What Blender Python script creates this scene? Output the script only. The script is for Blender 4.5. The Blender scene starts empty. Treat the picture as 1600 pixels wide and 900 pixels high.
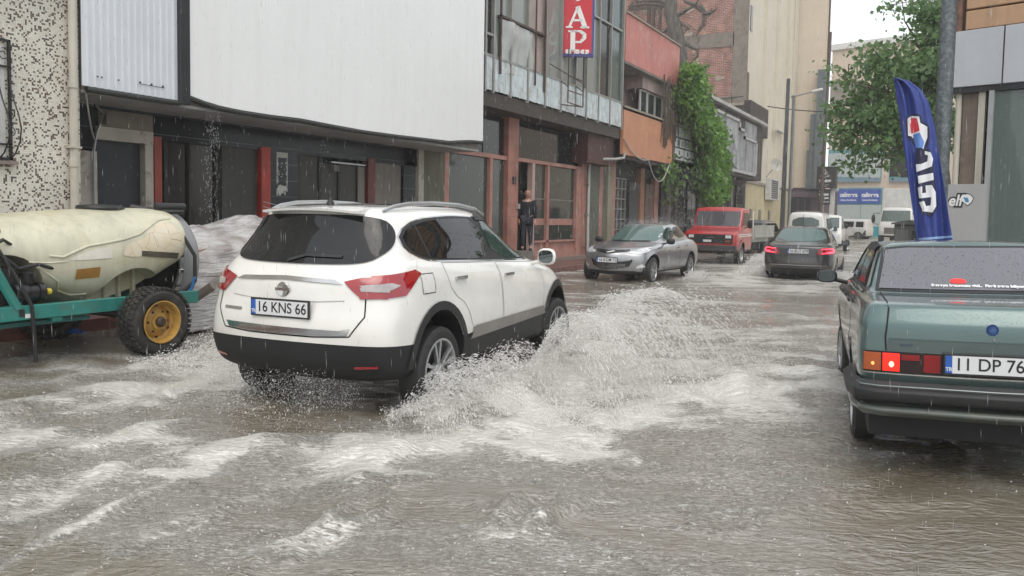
import bpy, bmesh, math, random
import numpy as np
from mathutils import Vector, Matrix, geometry
from mathutils.bvhtree import BVHTree

random.seed(7)
RNG = np.random.default_rng(7)
scn = bpy.context.scene
COL = scn.collection
PI = math.pi
R = math.radians

# ------------------------------------------------------------------ camera
CAM_H = 1.53
YAW, PITCH, ROLL = R(28.9), R(3.5), 0.018
FPX, CXP, CYP = 1250.0, 800.0, 413.0
cd = bpy.data.cameras.new('camera')
cam = bpy.data.objects.new('camera', cd)
COL.objects.link(cam)
cam.matrix_world = (Matrix.Translation((0, 0, CAM_H)) @ Matrix.Rotation(YAW, 4, 'Z')
                    @ Matrix.Rotation(R(90) - PITCH, 4, 'X') @ Matrix.Rotation(ROLL, 4, 'Z'))
cd.sensor_width = 36.0
cd.lens = 36.0 * FPX / 1600.0
cd.shift_y = -37.0 / 1600.0
cd.clip_start = 0.05
cd.clip_end = 1500
scn.camera = cam

# ------------------------------------------------------------------ world, overcast rainy sky
w = bpy.data.worlds.new("World")
scn.world = w
w.use_nodes = True
nt = w.node_tree
nt.nodes.clear()
wo = nt.nodes.new('ShaderNodeOutputWorld')
sky = nt.nodes.new('ShaderNodeTexSky')
sky.sky_type = 'NISHITA'
sky.sun_disc = False
SUN_EL, SUN_AZ = R(58), R(150)
sky.sun_elevation = SUN_EL
sky.sun_rotation = SUN_AZ
sky.dust_density = 4.0
b1 = nt.nodes.new('ShaderNodeBackground'); b1.inputs[1].default_value = 0.05
b2 = nt.nodes.new('ShaderNodeBackground'); b2.inputs[1].default_value = 0.85
b2.inputs[0].default_value = (1.0, 0.985, 0.955, 1)
nz = nt.nodes.new('ShaderNodeTexNoise'); nz.inputs['Scale'].default_value = 2.0; nz.inputs['Detail'].default_value = 4
tc = nt.nodes.new('ShaderNodeTexCoord')
cr = nt.nodes.new('ShaderNodeValToRGB')
cr.color_ramp.elements[0].color = (0.80, 0.815, 0.81, 1); cr.color_ramp.elements[0].position = .3
cr.color_ramp.elements[1].color = (.985, 1.0, .985, 1); cr.color_ramp.elements[1].position = .65
nt.links.new(tc.outputs['Generated'], nz.inputs['Vector'])
nt.links.new(nz.outputs['Fac'], cr.inputs[0])
nt.links.new(cr.outputs[0], b2.inputs[0])
ad = nt.nodes.new('ShaderNodeAddShader')
nt.links.new(sky.outputs[0], b1.inputs[0])
nt.links.new(b1.outputs[0], ad.inputs[0]); nt.links.new(b2.outputs[0], ad.inputs[1])
nt.links.new(ad.outputs[0], wo.inputs[0])

sd = bpy.data.lights.new('sun', 'SUN'); sd.energy = 0.6; sd.angle = R(40); sd.color = (1, .97, .92)
so = bpy.data.objects.new('sun', sd); COL.objects.link(so)
so.rotation_euler = (R(90) - SUN_EL, 0, PI - SUN_AZ)
scn.view_settings.view_transform = 'Standard'
scn.view_settings.look = 'None'
scn.view_settings.exposure = 0.45
scn.view_settings.gamma = 1.0
scn.view_settings.use_curve_mapping = False
scn.render.engine = 'CYCLES'
scn.cycles.max_bounces = 6
scn.cycles.transparent_max_bounces = 14
scn.cycles.volume_bounces = 1

# ------------------------------------------------------------------ geometry of the place (pixel of the 1600x900 photo -> point on a real plane)
def ray(px, py):
    a = px - CXP; b = CYP - py
    c, s = math.cos(ROLL), math.sin(ROLL)
    r = (a * c - b * s) / FPX; u = (a * s + b * c) / FPX
    fy = math.cos(PITCH) + u * math.sin(PITCH); fz = -math.sin(PITCH) + u * math.cos(PITCH)
    return Vector((r * math.cos(YAW) - fy * math.sin(YAW), r * math.sin(YAW) + fy * math.cos(YAW), fz))

def P(px, py, x=None, y=None, z=None):
    d = ray(px, py)
    t = x / d.x if x is not None else (y / d.y if y is not None else (z - CAM_H) / d.z)
    return Vector((d.x * t, d.y * t, CAM_H + d.z * t))

def PD(px, py, depth):
    d = ray(px, py)
    f = -d.x * math.sin(YAW) + d.y * math.cos(YAW)
    t = depth / f
    return Vector((d.x * t, d.y * t, CAM_H + d.z * t))

def YX(px, x=-11.0, py=330):
    return P(px, py, x=x).y

# ------------------------------------------------------------------ materials
MATS = {}
def new_mat(name):
    m = bpy.data.materials.new(name); m.use_nodes = True
    nt = m.node_tree; b = nt.nodes['Principled BSDF']
    return m, nt, b

def mat(name, col, rough=0.6, metal=0.0, var=0.15, scale=2.0, streak=0.0, bump=0.0, bscale=40.0, coat=0.0,
        dirt=None, dirt_amt=0.35, dirt_scale=1.5, spec=0.5, emit=None, emit_s=0.0, alpha=None, zs=1.0):
    """procedural surface: base colour broken up by noise, vertical rain streaks, dirt patches and a fine bump"""
    if name in MATS: return MATS[name]
    m, nt, b = new_mat(name)
    N = nt.nodes; L = nt.links
    tc = N.new('ShaderNodeTexCoord')
    mp = N.new('ShaderNodeMapping'); L.new(tc.outputs['Object'], mp.inputs[0])
    mp.inputs['Scale'].default_value = (1, 1, zs)
    n1 = N.new('ShaderNodeTexNoise'); n1.inputs['Scale'].default_value = scale; n1.inputs['Detail'].default_value = 8
    n1.inputs['Roughness'].default_value = .65
    L.new(mp.outputs[0], n1.inputs['Vector'])
    mr = N.new('ShaderNodeMapRange'); mr.inputs[1].default_value = .3; mr.inputs[2].default_value = .7
    mr.inputs[3].default_value = 1 - var; mr.inputs[4].default_value = 1 + var
    L.new(n1.outputs['Fac'], mr.inputs[0])
    mul = N.new('ShaderNodeVectorMath'); mul.operation = 'SCALE'
    mul.inputs[0].default_value = col[:3]
    L.new(mr.outputs[0], mul.inputs['Scale'])
    out = mul.outputs[0]
    if streak > 0:
        m2 = N.new('ShaderNodeMapping'); m2.inputs['Scale'].default_value = (6, 6, .35); L.new(tc.outputs['Object'], m2.inputs[0])
        n2 = N.new('ShaderNodeTexNoise'); n2.inputs['Scale'].default_value = 1.6; n2.inputs['Detail'].default_value = 6
        L.new(m2.outputs[0], n2.inputs['Vector'])
        r2 = N.new('ShaderNodeMapRange'); r2.inputs[1].default_value = .48; r2.inputs[2].default_value = .72
        r2.inputs[3].default_value = 0; r2.inputs[4].default_value = streak
        L.new(n2.outputs['Fac'], r2.inputs[0])
        mx = N.new('ShaderNodeMix'); mx.data_type = 'RGBA'
        L.new(r2.outputs[0], mx.inputs[0]); L.new(out, mx.inputs[6])
        mx.inputs[7].default_value = (col[0] * .35, col[1] * .33, col[2] * .3, 1)
        out = mx.outputs[2]
    if dirt is not None:
        n3 = N.new('ShaderNodeTexNoise'); n3.inputs['Scale'].default_value = dirt_scale; n3.inputs['Detail'].default_value = 10
        n3.inputs['Roughness'].default_value = .7
        L.new(tc.outputs['Object'], n3.inputs['Vector'])
        r3 = N.new('ShaderNodeMapRange'); r3.inputs[1].default_value = .52; r3.inputs[2].default_value = .62
        r3.inputs[3].default_value = 0; r3.inputs[4].default_value = dirt_amt
        L.new(n3.outputs['Fac'], r3.inputs[0])
        mx = N.new('ShaderNodeMix'); mx.data_type = 'RGBA'
        L.new(r3.outputs[0], mx.inputs[0]); L.new(out, mx.inputs[6])
        mx.inputs[7].default_value = (*dirt[:3], 1)
        out = mx.outputs[2]
    L.new(out, b.inputs['Base Color'])
    b.inputs['Roughness'].default_value = rough
    b.inputs['Metallic'].default_value = metal
    b.inputs['Coat Weight'].default_value = coat
    b.inputs['Coat Roughness'].default_value = .06
    b.inputs['Specular IOR Level'].default_value = spec
    if bump > 0:
        nb = N.new('ShaderNodeTexNoise'); nb.inputs['Scale'].default_value = bscale; nb.inputs['Detail'].default_value = 5
        L.new(tc.outputs['Object'], nb.inputs['Vector'])
        bp = N.new('ShaderNodeBump'); bp.inputs['Strength'].default_value = bump; bp.inputs['Distance'].default_value = .02
        L.new(nb.outputs['Fac'], bp.inputs['Height']); L.new(bp.outputs[0], b.inputs['Normal'])
    if emit is not None:
        b.inputs['Emission Color'].default_value = (*emit, 1); b.inputs['Emission Strength'].default_value = emit_s
    if alpha is not None: b.inputs['Alpha'].default_value = alpha
    MATS[name] = m
    return m

def lin(r, g, b):
    f = lambda v: (v / 255 / 12.92) if v / 255 <= .04045 else ((v / 255 + .055) / 1.055) ** 2.4
    return (f(r), f(g), f(b))

def glass_mat(name, col, rough=.03, tr=0.0, drops=0.0):
    """window glass: dark tinted body with sharp reflections; tr > 0 lets part of the view through"""
    if name in MATS: return MATS[name]
    m, nt, b = new_mat(name)
    N = nt.nodes; L = nt.links
    b.inputs['Base Color'].default_value = (*col, 1)
    b.inputs['Roughness'].default_value = rough
    b.inputs['IOR'].default_value = 1.5
    tc = N.new('ShaderNodeTexCoord')
    nz = N.new('ShaderNodeTexNoise'); nz.inputs['Scale'].default_value = 1.2; nz.inputs['Detail'].default_value = 2
    L.new(tc.outputs['Object'], nz.inputs['Vector'])
    bp = N.new('ShaderNodeBump'); bp.inputs['Strength'].default_value = .12; bp.inputs['Distance'].default_value = .03
    L.new(nz.outputs['Fac'], bp.inputs['Height'])
    last = bp
    if drops > 0:
        vo = N.new('ShaderNodeTexVoronoi'); vo.inputs['Scale'].default_value = 55
        L.new(tc.outputs['Object'], vo.inputs['Vector'])
        th = N.new('ShaderNodeMapRange'); th.inputs[1].default_value = .12; th.inputs[2].default_value = .3
        th.inputs[3].default_value = 1; th.inputs[4].default_value = 0
        L.new(vo.outputs['Distance'], th.inputs[0])
        gt = N.new('ShaderNodeMath'); gt.operation = 'GREATER_THAN'; gt.inputs[1].default_value = .62
        sp = N.new('ShaderNodeSeparateColor'); L.new(vo.outputs['Color'], sp.inputs[0]); L.new(sp.outputs[0], gt.inputs[0])
        mm = N.new('ShaderNodeMath'); mm.operation = 'MULTIPLY'; L.new(th.outputs[0], mm.inputs[0]); L.new(gt.outputs[0], mm.inputs[1])
        b2 = N.new('ShaderNodeBump'); b2.inputs['Strength'].default_value = drops; b2.inputs['Distance'].default_value = .004
        L.new(mm.outputs[0], b2.inputs['Height']); L.new(bp.outputs[0], b2.inputs['Normal'])
        last = b2
    L.new(last.outputs[0], b.inputs['Normal'])
    if tr > 0:
        out = N['Material Output']
        t = N.new('ShaderNodeBsdfTransparent'); t.inputs[0].default_value = (.95, .98, .97, 1)
        ms = N.new('ShaderNodeMixShader'); ms.inputs[0].default_value = 1 - tr
        L.new(t.outputs[0], ms.inputs[1]); L.new(b.outputs[0], ms.inputs[2]); L.new(ms.outputs[0], out.inputs[0])
    MATS[name] = m
    return m

# ------------------------------------------------------------------ object helpers
def tag(o, label=None, cat=None, group=None, kind=None):
    if label: o['label'] = label
    if cat: o['category'] = cat
    if group: o['group'] = group
    if kind: o['kind'] = kind
    return o

def thing(name, label, cat, loc=(0, 0, 0), rotz=0.0, group=None, rot=None):
    o = bpy.data.objects.new(name, None)
    COL.objects.link(o)
    o.location = loc
    o.rotation_euler = rot if rot else (0, 0, rotz)
    o.empty_display_size = .2
    o['wloc'] = 0
    del o['wloc']
    return tag(o, label, cat, group)

def setp(o, parent, world):
    """world=True: mesh coordinates are world ones although the parent's origin is elsewhere"""
    if parent is not None:
        o.parent = parent
        if world:
            root = parent
            if parent.parent is None and parent.type == 'EMPTY':
                o.matrix_parent_inverse = Matrix.LocRotScale(parent.location, parent.rotation_euler, None).inverted()

class MB:
    def __init__(s): s.v = []; s.f = []; s.mi = []; s.cm = 0
    def add(s, vs, fs):
        n = len(s.v); s.v += [tuple(v) for v in vs]
        s.f += [tuple(i + n for i in f) for f in fs]; s.mi += [s.cm] * len(fs); return s
    def box(s, x0, x1, y0, y1, z0, z1):
        if x0 > x1: x0, x1 = x1, x0
        if y0 > y1: y0, y1 = y1, y0
        if z0 > z1: z0, z1 = z1, z0
        return s.add([(x0, y0, z0), (x1, y0, z0), (x1, y1, z0), (x0, y1, z0), (x0, y0, z1), (x1, y0, z1), (x1, y1, z1), (x0, y1, z1)],
                     [(0, 3, 2, 1), (4, 5, 6, 7), (0, 1, 5, 4), (1, 2, 6, 5), (2, 3, 7, 6), (3, 0, 4, 7)])
    def obox(s, c, ex, ey, ez):
        c, ex, ey, ez = map(Vector, (c, ex, ey, ez))
        vs = [c + a * ex + b * ey + d * ez for d in (-1, 1) for a, b in ((-1, -1), (1, -1), (1, 1), (-1, 1))]
        return s.add(vs, [(0, 3, 2, 1), (4, 5, 6, 7), (0, 1, 5, 4), (1, 2, 6, 5), (2, 3, 7, 6), (3, 0, 4, 7)])
    def tube(s, pts, r, n=8, cap=True):
        pts = [Vector(p) for p in pts]
        rs = r if isinstance(r, (list, tuple)) else [r] * len(pts)
        prev = None; base = len(s.v)
        for i, p in enumerate(pts):
            d = (pts[min(i + 1, len(pts) - 1)] - pts[max(i - 1, 0)]).normalized()
            if prev is None:
                a = d.orthogonal().normalized()
            else:
                a = (prev - d * prev.dot(d)).normalized()
            prev = a; b = d.cross(a)
            s.v += [tuple(p + (a * math.cos(2 * PI * k / n) + b * math.sin(2 * PI * k / n)) * rs[i]) for k in range(n)]
        for i in range(len(pts) - 1):
            for k in range(n):
                k2 = (k + 1) % n
                s.f.append((base + i * n + k, base + i * n + k2, base + (i + 1) * n + k2, base + (i + 1) * n + k)); s.mi.append(s.cm)
        if cap:
            s.f.append(tuple(base + k for k in range(n))[::-1]); s.mi.append(s.cm)
            e = base + (len(pts) - 1) * n
            s.f.append(tuple(e + k for k in range(n))); s.mi.append(s.cm)
        return s
    def lathe(s, prof, c=(0, 0, 0), axis='z', n=32, closed=False, cap=True):
        """prof = [(radius, height)]"""
        base = len(s.v); c = Vector(c)
        for (r, h) in prof:
            for k in range(n):
                a = 2 * PI * k / n; u, v_ = r * math.cos(a), r * math.sin(a)
                p = (u, v_, h) if axis == 'z' else ((h, u, v_) if axis == 'x' else (v_, h, u))
                s.v.append(tuple(c + Vector(p)))
        m = len(prof)
        for i in range(m if closed else m - 1):
            j = (i + 1) % m
            for k in range(n):
                k2 = (k + 1) % n
                s.f.append((base + i * n + k, base + i * n + k2, base + j * n + k2, base + j * n + k)); s.mi.append(s.cm)
        if not closed and cap:
            s.f.append(tuple(base + k for k in range(n))[::-1]); s.mi.append(s.cm)
            s.f.append(tuple(base + (m - 1) * n + k for k in range(n))); s.mi.append(s.cm)
        return s
    def prism(s, poly, d0, d1, axis='x'):
        """poly of 2D points extruded along an axis; x: (y,z)  y: (x,z)  z: (x,y)"""
        n = len(poly); base = len(s.v)
        for d in (d0, d1):
            for (a, b) in poly:
                s.v.append((d, a, b) if axis == 'x' else ((a, d, b) if axis == 'y' else (a, b, d)))
        s.f.append(tuple(base + k for k in range(n))[::-1]); s.f.append(tuple(base + n + k for k in range(n))); s.mi += [s.cm] * 2
        for k in range(n):
            k2 = (k + 1) % n
            s.f.append((base + k, base + k2, base + n + k2, base + n + k)); s.mi.append(s.cm)
        return s
    def build(s, name, m, parent=None, smooth=False, world=True, bevel=0.0, bseg=1, sharp=None):
        me = bpy.data.meshes.new(name)
        me.from_pydata(s.v, [], s.f)
        ms = m if isinstance(m, (list, tuple)) else [m]
        for q in ms: me.materials.append(q)
        if len(ms) > 1: me.polygons.foreach_set('material_index', s.mi)
        bm = bmesh.new(); bm.from_mesh(me)
        bmesh.ops.recalc_face_normals(bm, faces=bm.faces[:])
        if smooth:
            for f in bm.faces: f.smooth = True
            for e in bm.edges:
                if len(e.link_faces) == 2 and e.calc_face_angle(0) > R(sharp or 40): e.smooth = False
        bm.to_mesh(me); bm.free()
        o = bpy.data.objects.new(name, me); COL.objects.link(o)
        setp(o, parent, world)
        if bevel > 0:
            md = o.modifiers.new('bevel', 'BEVEL'); md.width = bevel; md.segments = bseg; md.limit_method = 'ANGLE'; md.angle_limit = R(35)
            md.harden_normals = False
        return o

def bx(name, m, dims, parent=None, bevel=0.0, world=True):
    b = MB(); b.box(*dims); return b.build(name, m, parent, world=world, bevel=bevel)

def struct(name, b, m, **k):
    o = b.build(name, m, **k); tag(o, kind='structure'); return o

def text_mesh(txt, size=1.0, bold=0.0, extrude=0.002, sx=1.0, align='CENTER', shear=0.0, spacing=1.0):
    cu = bpy.data.curves.new('t', 'FONT'); cu.body = txt; cu.size = size; cu.offset = bold; cu.extrude = extrude
    cu.align_x = align; cu.align_y = 'CENTER'; cu.shear = shear; cu.space_character = spacing
    o = bpy.data.objects.new('t', cu); COL.objects.link(o)
    bpy.context.view_layer.update()
    dg = bpy.context.evaluated_depsgraph_get()
    me = bpy.data.meshes.new_from_object(o.evaluated_get(dg))
    bpy.data.objects.remove(o); bpy.data.curves.remove(cu)
    me.transform(Matrix.Diagonal((sx, 1, 1, 1)))
    return me

def lettering(txt, m, mtx, size, parent=None, name='lettering', world=True, **k):
    """flat letters: local x = writing direction, y = up, z = out of the sign"""
    me = text_mesh(txt, size, **k); me.transform(mtx)
    me.materials.clear(); me.materials.append(m); me.name = name
    o = bpy.data.objects.new(name, me); COL.objects.link(o); setp(o, parent, world)
    return o

def frame_mtx(o, ex, ey):
    ex = Vector(ex).normalized(); ey = Vector(ey).normalized(); ez = ex.cross(ey)
    return Matrix(((ex.x, ey.x, ez.x, o[0]), (ex.y, ey.y, ez.y, o[1]), (ex.z, ey.z, ez.z, o[2]), (0, 0, 0, 1)))

def copy_tree(o, parent=None):
    c = o.copy(); COL.objects.link(c)
    if parent is not None: c.parent = parent
    for ch in list(o.children): copy_tree(ch, c)
    return c

# wrapped smooth noise tiles for numpy work
def make_tile(n=256, sig=6.0, seed=0):
    r = np.random.default_rng(seed).standard_normal((n, n))
    fx = np.fft.fftfreq(n)[:, None]; fy = np.fft.fftfreq(n)[None, :]
    g = np.exp(-2 * (PI * sig) ** 2 * (fx ** 2 + fy ** 2))
    t = np.real(np.fft.ifft2(np.fft.fft2(r) * g)); t /= t.std()
    return t
TILES = [make_tile(256, 3.0, i) for i in range(6)]
def noise2(x, y, scale, k=0):
    """~unit variance smooth noise; features about 6*scale wide"""
    t = TILES[k % 6]; n = t.shape[0]
    u = np.asarray(x) / scale * 1.0 + 37.3 * k; v = np.asarray(y) / scale + 11.7 * k
    i = np.floor(u).astype(int); j = np.floor(v).astype(int); fu = u - i; fv = v - j
    i %= n; j %= n; i2 = (i + 1) % n; j2 = (j + 1) % n
    return (t[i, j] * (1 - fu) + t[i2, j] * fu) * (1 - fv) + (t[i, j2] * (1 - fu) + t[i2, j2] * fu) * fv
# ================================================================== SETTING: ground, flood water, pavements
M_asph = mat('asphalt_wet', (.05, .048, .045), .35, bump=.3, bscale=60)
struct('ground', MB().box(-400, 400, -60, 700, -.5, -.14), M_asph)

# flood water: one wave mesh, fine near the camera, plus fine rain ripples in the shader
HX, HY = -.07, .997           # heading of the white car (wakes follow it)
def seg_d(x, y, a, b):
    ax, ay = a; bx_, by = b
    dx, dy = bx_ - ax, by - ay; L2 = dx * dx + dy * dy
    t = np.clip(((x - ax) * dx + (y - ay) * dy) / L2, 0, 1)
    return np.hypot(x - ax - t * dx, y - ay - t * dy), t
def gauss(d, s): return np.exp(-(d / s) ** 2)

def water_fields(x, y):
    """height and foam density of the flood at world x,y"""
    # current runs down the street towards the camera-left: stretched ripples
    a = R(24); u = x * math.cos(a) + y * math.sin(a); v = -x * math.sin(a) + y * math.cos(a)
    r = np.hypot(x, y)
    far = np.clip((r - 3) / 30, 0, 1)
    h = .009 * noise2(u, v, .16, 0) + .007 * noise2(u * .6, v * 1.3, .06, 1) + .0055 * noise2(u * .6, v * 1.2, .022, 2)
    foam = .58 + .13 * noise2(u * .30, v, .09, 3) + .09 * noise2(u * .4, v, .03, 0)
    brown = 0 * x
    # long white tracks that the white car left behind it
    W_ = lambda a, b_: tuple(P(a, b_, z=0)[:2])
    tracks = [(W_(-40, 895), W_(225, 768), .065, .55), (W_(225, 768), W_(330, 715), .08, .6), (W_(240, 735), W_(300, 738), .10, .55), (W_(300, 715), W_(400, 690), .08, .35),
              (W_(-30, 690), W_(90, 672), .12, .35), (W_(-20, 640), W_(330, 590), .26, .34), (W_(60, 650), W_(200, 640), .2, .2), (W_(330, 600), W_(420, 640), .3, .25),
              (W_(330, 700), W_(560, 690), .2, .16), (W_(430, 745), W_(700, 690), .16, .24), (W_(560, 700), W_(860, 655), .20, .42), (W_(640, 640), W_(820, 610), .22, .36),
              (W_(830, 690), W_(940, 655), .22, .50), (W_(930, 655), W_(1190, 600), .16, .34), (W_(950, 565), W_(1200, 580), .22, .26), (W_(480, 850), W_(620, 745), .10, .16),
              (W_(1340, 760), W_(1480, 700), .05, .10), (W_(0, 560), W_(240, 575), .2, .22), (W_(0, 760), W_(200, 730), .08, .12), (W_(1000, 480), W_(1330, 500), .5, .16), (W_(1100, 520), W_(1330, 560), .35, .14),
              (W_(0, 800), W_(330, 680), .10, .22), (W_(60, 720), W_(300, 660), .09, .24), (W_(100, 900), W_(420, 760), .09, .2), (W_(380, 900), W_(700, 720), .08, .06), (W_(700, 880), W_(960, 720), .12, .12), (W_(0, 610), W_(300, 560), .12, .25)]
    wob = .13 * noise2(x, y, .07, 4) + .07 * noise2(x, y, .025, 2)
    for (p, q, s, amp) in tracks:
        d, t = seg_d(x, y, p, q)
        g = gauss(d + wob * min(1.2, s * 4.5), s)
        amp = amp * 1.12
        foam = foam + amp * g
        h = h + .018 * g * (1 + .9 * noise2(x, y, .035, 5))
    # churned water alongside and behind the car
    for (p, q, s, amp, hh) in [((-3.55, 8.6), (-3.3, 5.4), .38, .6, .05), ((-2.9, 7.2), (-1.2, 8.1), .5, .36, .03), ((-2.9, 6.4), (-1.4, 7.2), .40, .42, .04),
                               ((-1.4, 7.2), (-.5, 8.4), .35, .34, .02), ((-5.8, 8.4), (-5.9, 4.2), .5, .28, .04), ((-4.9, 4.2), (-4.7, 3.2), .5, .35, .03),
                               ((-7.2, 7.4), (-6.4, 5.2), .5, .32, .03),
                               # the far cars
                               ((-5.3, 21.), (-5.5, 30.), .8, .35, .02), ((-4.6, 19.), (-4.4, 24.), .5, .4, .02), ((-3.0, 18.5), (-2.6, 23.), .5, .4, .02),
                               ((-7.9, 17.3), (-6.3, 16.9), .3, .25, .01), ((-2.6, 10.), (-1.2, 14.), .6, .16, .01)]:
        d, t = seg_d(x, y, p, q)
        g = gauss(d + wob * .8, s)
        foam = foam + amp * g
        h = h + hh * .6 * g * (1 + .9 * noise2(x, y, .04, 1))
    # two raised folds of water peeling away from the rear wheel
    d, t = seg_d(x, y, (-3.25, 6.3), (-3.05, 4.7)); h = h + .11 * gauss(d, .14) * np.sin(PI * np.clip(t, 0.02, 1)) * (1 + .25 * noise2(x, y, .06, 2))
    d, t = seg_d(x, y, (-3.45, 7.9), (-2.6, 6.5)); h = h + .07 * gauss(d, .2) * (1 + .25 * noise2(x, y, .05, 2))
    # thin calm sheets: right foreground and close to the green car, brown road showing through
    brown = brown + 1.0 * gauss(np.hypot((x - .1) / .85, (y - 4.2) / 1.5), 1.0) + .9 * gauss(np.hypot((x - .9) / 1.3, (y - 7.4) / 2.6), .9)
    brown = brown + .8 * gauss(np.hypot((x + 8.3) / 1.0, (y - 5.2) / 2.2), 1.0) + .5 * gauss(np.hypot((x + 7.2) / 1.0, (y - 16.8) / 1.6), 1.)
    brown = brown + .6 * gauss(np.hypot((x + 1.45) / .35, (y - 3.6) / .12), 1.0)
    foam = foam - .42 * np.clip(brown, 0, 1)
    foam = foam - .85 * gauss(np.hypot((x + 4.55) / .85, (y - 5.6) / 1.8), 1.0)  # foam thinned under the white car, painting in its shade and dark reflection
    # crossing ripple lines in front of the green car
    for (p, q) in [((-1.75, 3.1), (-.35, 4.75)), ((-1.2, 4.2), (-.2, 4.9)), ((-2.2, 3.6), (-1.1, 3.3)), ((-5., 12.6), (-3.4, 16.5)), ((-3.6, 12.8), (-1.6, 13.6))]:
        d, t = seg_d(x, y, p, q)
        g = gauss(d + .07 * noise2(x, y, .06, 3), .03)
        h = h + .014 * g; foam = foam + .28 * g
    return h * (1 - .5 * far), np.clip(foam, 0, 1.4)

def build_water():
    nr, na = 560, 620
    rr = 1.0 * (170.0 / 1.0) ** (np.linspace(0, 1, nr) ** .93)
    aa = np.linspace(R(-35), R(96), na)            # angle left of +Y, wider than the view on both sides
    RRR, AAA = np.meshgrid(rr, aa, indexing='ij')
    x = -RRR * np.sin(AAA); y = RRR * np.cos(AAA)
    h, f = water_fields(x, y)
    v = np.stack([x, y, h], -1).reshape(-1, 3)
    idx = np.arange(nr * na).reshape(nr, na)
    q = np.stack([idx[:-1, :-1], idx[1:, :-1], idx[1:, 1:], idx[:-1, 1:]], -1).reshape(-1, 4)
    me = bpy.data.meshes.new('flood_water')
    me.vertices.add(len(v)); me.vertices.foreach_set('co', v.ravel())
    me.loops.add(q.size); me.loops.foreach_set('vertex_index', q.ravel())
    me.polygons.add(len(q)); me.polygons.foreach_set('loop_start', np.arange(0, q.size, 4)); me.polygons.foreach_set('loop_total', np.full(len(q), 4))
    me.update(calc_edges=True)
    me.polygons.foreach_set('use_smooth', np.ones(len(q), bool))
    at = me.attributes.new('foam', 'FLOAT', 'POINT'); at.data.foreach_set('value', f.ravel().astype(np.float32))
    if me.polygons[0].normal.z < 0: me.flip_normals()
    o = bpy.data.objects.new('flood_water', me); COL.objects.link(o); tag(o, kind='structure')
    m, nt, b = new_mat('flood_water'); N = nt.nodes; L = nt.links
    tc = N.new('ShaderNodeTexCoord')
    def noise(scale, det, mapscale, rot=24, rough=.6, dist=0.0):
        mp = N.new('ShaderNodeMapping'); mp.vector_type = 'TEXTURE'; mp.inputs['Rotation'].default_value = (0, 0, R(rot)); mp.inputs['Scale'].default_value = mapscale
        L.new(tc.outputs['Object'], mp.inputs[0])
        n = N.new('ShaderNodeTexNoise'); n.inputs['Scale'].default_value = scale; n.inputs['Detail'].default_value = det; n.inputs['Roughness'].default_value = rough
        n.inputs['Distortion'].default_value = dist
        L.new(mp.outputs[0], n.inputs['Vector']); return n
    fa = N.new('ShaderNodeAttribute'); fa.attribute_name = 'foam'
    nf = noise(34, 9, (1.9, .7, 1), 24, .82, .7)
    nf2 = noise(2.2, 4, (1.6, .8, 1), 24, .6, .4)
    mixn = N.new('ShaderNodeMath'); mixn.operation = 'MULTIPLY_ADD'; mixn.inputs[1].default_value = .45
    L.new(nf2.outputs['Fac'], mixn.inputs[0]); L.new(nf.outputs['Fac'], mixn.inputs[2])
    thr = N.new('ShaderNodeMath'); thr.operation = 'MULTIPLY_ADD'; thr.inputs[1].default_value = .42; thr.inputs[2].default_value = -.93
    L.new(fa.outputs['Fac'], thr.inputs[0])
    s = N.new('ShaderNodeMath'); s.operation = 'ADD'; L.new(thr.outputs[0], s.inputs[0]); L.new(mixn.outputs[0], s.inputs[1])
    mr = N.new('ShaderNodeMapRange'); mr.inputs[1].default_value = .02; mr.inputs[2].default_value = .17; mr.interpolation_type = 'SMOOTHSTEP'
    L.new(s.outputs[0], mr.inputs[0])
    # fine pale specks everywhere, painting glints and foam into the colour, denser where the foam field is high
    sp1 = noise(62, 5, (2.0, .62, 1), 22, .7, .5)
    s2 = N.new('ShaderNodeMath'); s2.operation = 'MULTIPLY_ADD'; s2.inputs[1].default_value = .30; L.new(fa.outputs['Fac'], s2.inputs[0]); L.new(sp1.outputs['Fac'], s2.inputs[2])
    spr = N.new('ShaderNodeMapRange'); spr.inputs[1].default_value = .645; spr.inputs[2].default_value = .79; spr.inputs[4].default_value = .6; L.new(s2.outputs[0], spr.inputs[0])
    n6 = noise(24, 6, (2.4, .6, 1), 26, .75, 1.2)
    tx = N.new('ShaderNodeMapRange'); tx.inputs[1].default_value = .45; tx.inputs[2].default_value = .55; tx.inputs[3].default_value = .06; tx.inputs[4].default_value = 1; L.new(n6.outputs['Fac'], tx.inputs[0])
    fm = N.new('ShaderNodeMath'); fm.operation = 'MULTIPLY'; L.new(mr.outputs[0], fm.inputs[0]); L.new(tx.outputs[0], fm.inputs[1])
    mxx = N.new('ShaderNodeMath'); mxx.operation = 'MAXIMUM'; L.new(spr.outputs[0], mxx.inputs[0]); L.new(fm.outputs[0], mxx.inputs[1])
    base = N.new('ShaderNodeMix'); base.data_type = 'RGBA'
    L.new(nf2.outputs['Fac'], base.inputs[0]); base.inputs[6].default_value = (.095, .078, .055, 1); base.inputs[7].default_value = (.22, .195, .145, 1)
    c = N.new('ShaderNodeMix'); c.data_type = 'RGBA'
    L.new(mxx.outputs[0], c.inputs[0]); L.new(base.outputs[2], c.inputs[6]); c.inputs[7].default_value = (.64, .625, .575, 1)
    L.new(c.outputs[2], b.inputs['Base Color'])
    rg = N.new('ShaderNodeMapRange'); rg.inputs[3].default_value = .06; rg.inputs[4].default_value = .40
    L.new(mr.outputs[0], rg.inputs[0]); L.new(rg.outputs[0], b.inputs['Roughness'])
    b.inputs['IOR'].default_value = 2.1
    b.inputs['Specular IOR Level'].default_value = .7
    n1 = noise(19, 2, (1.8, .8, 1), 24, .5, .6)
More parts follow.
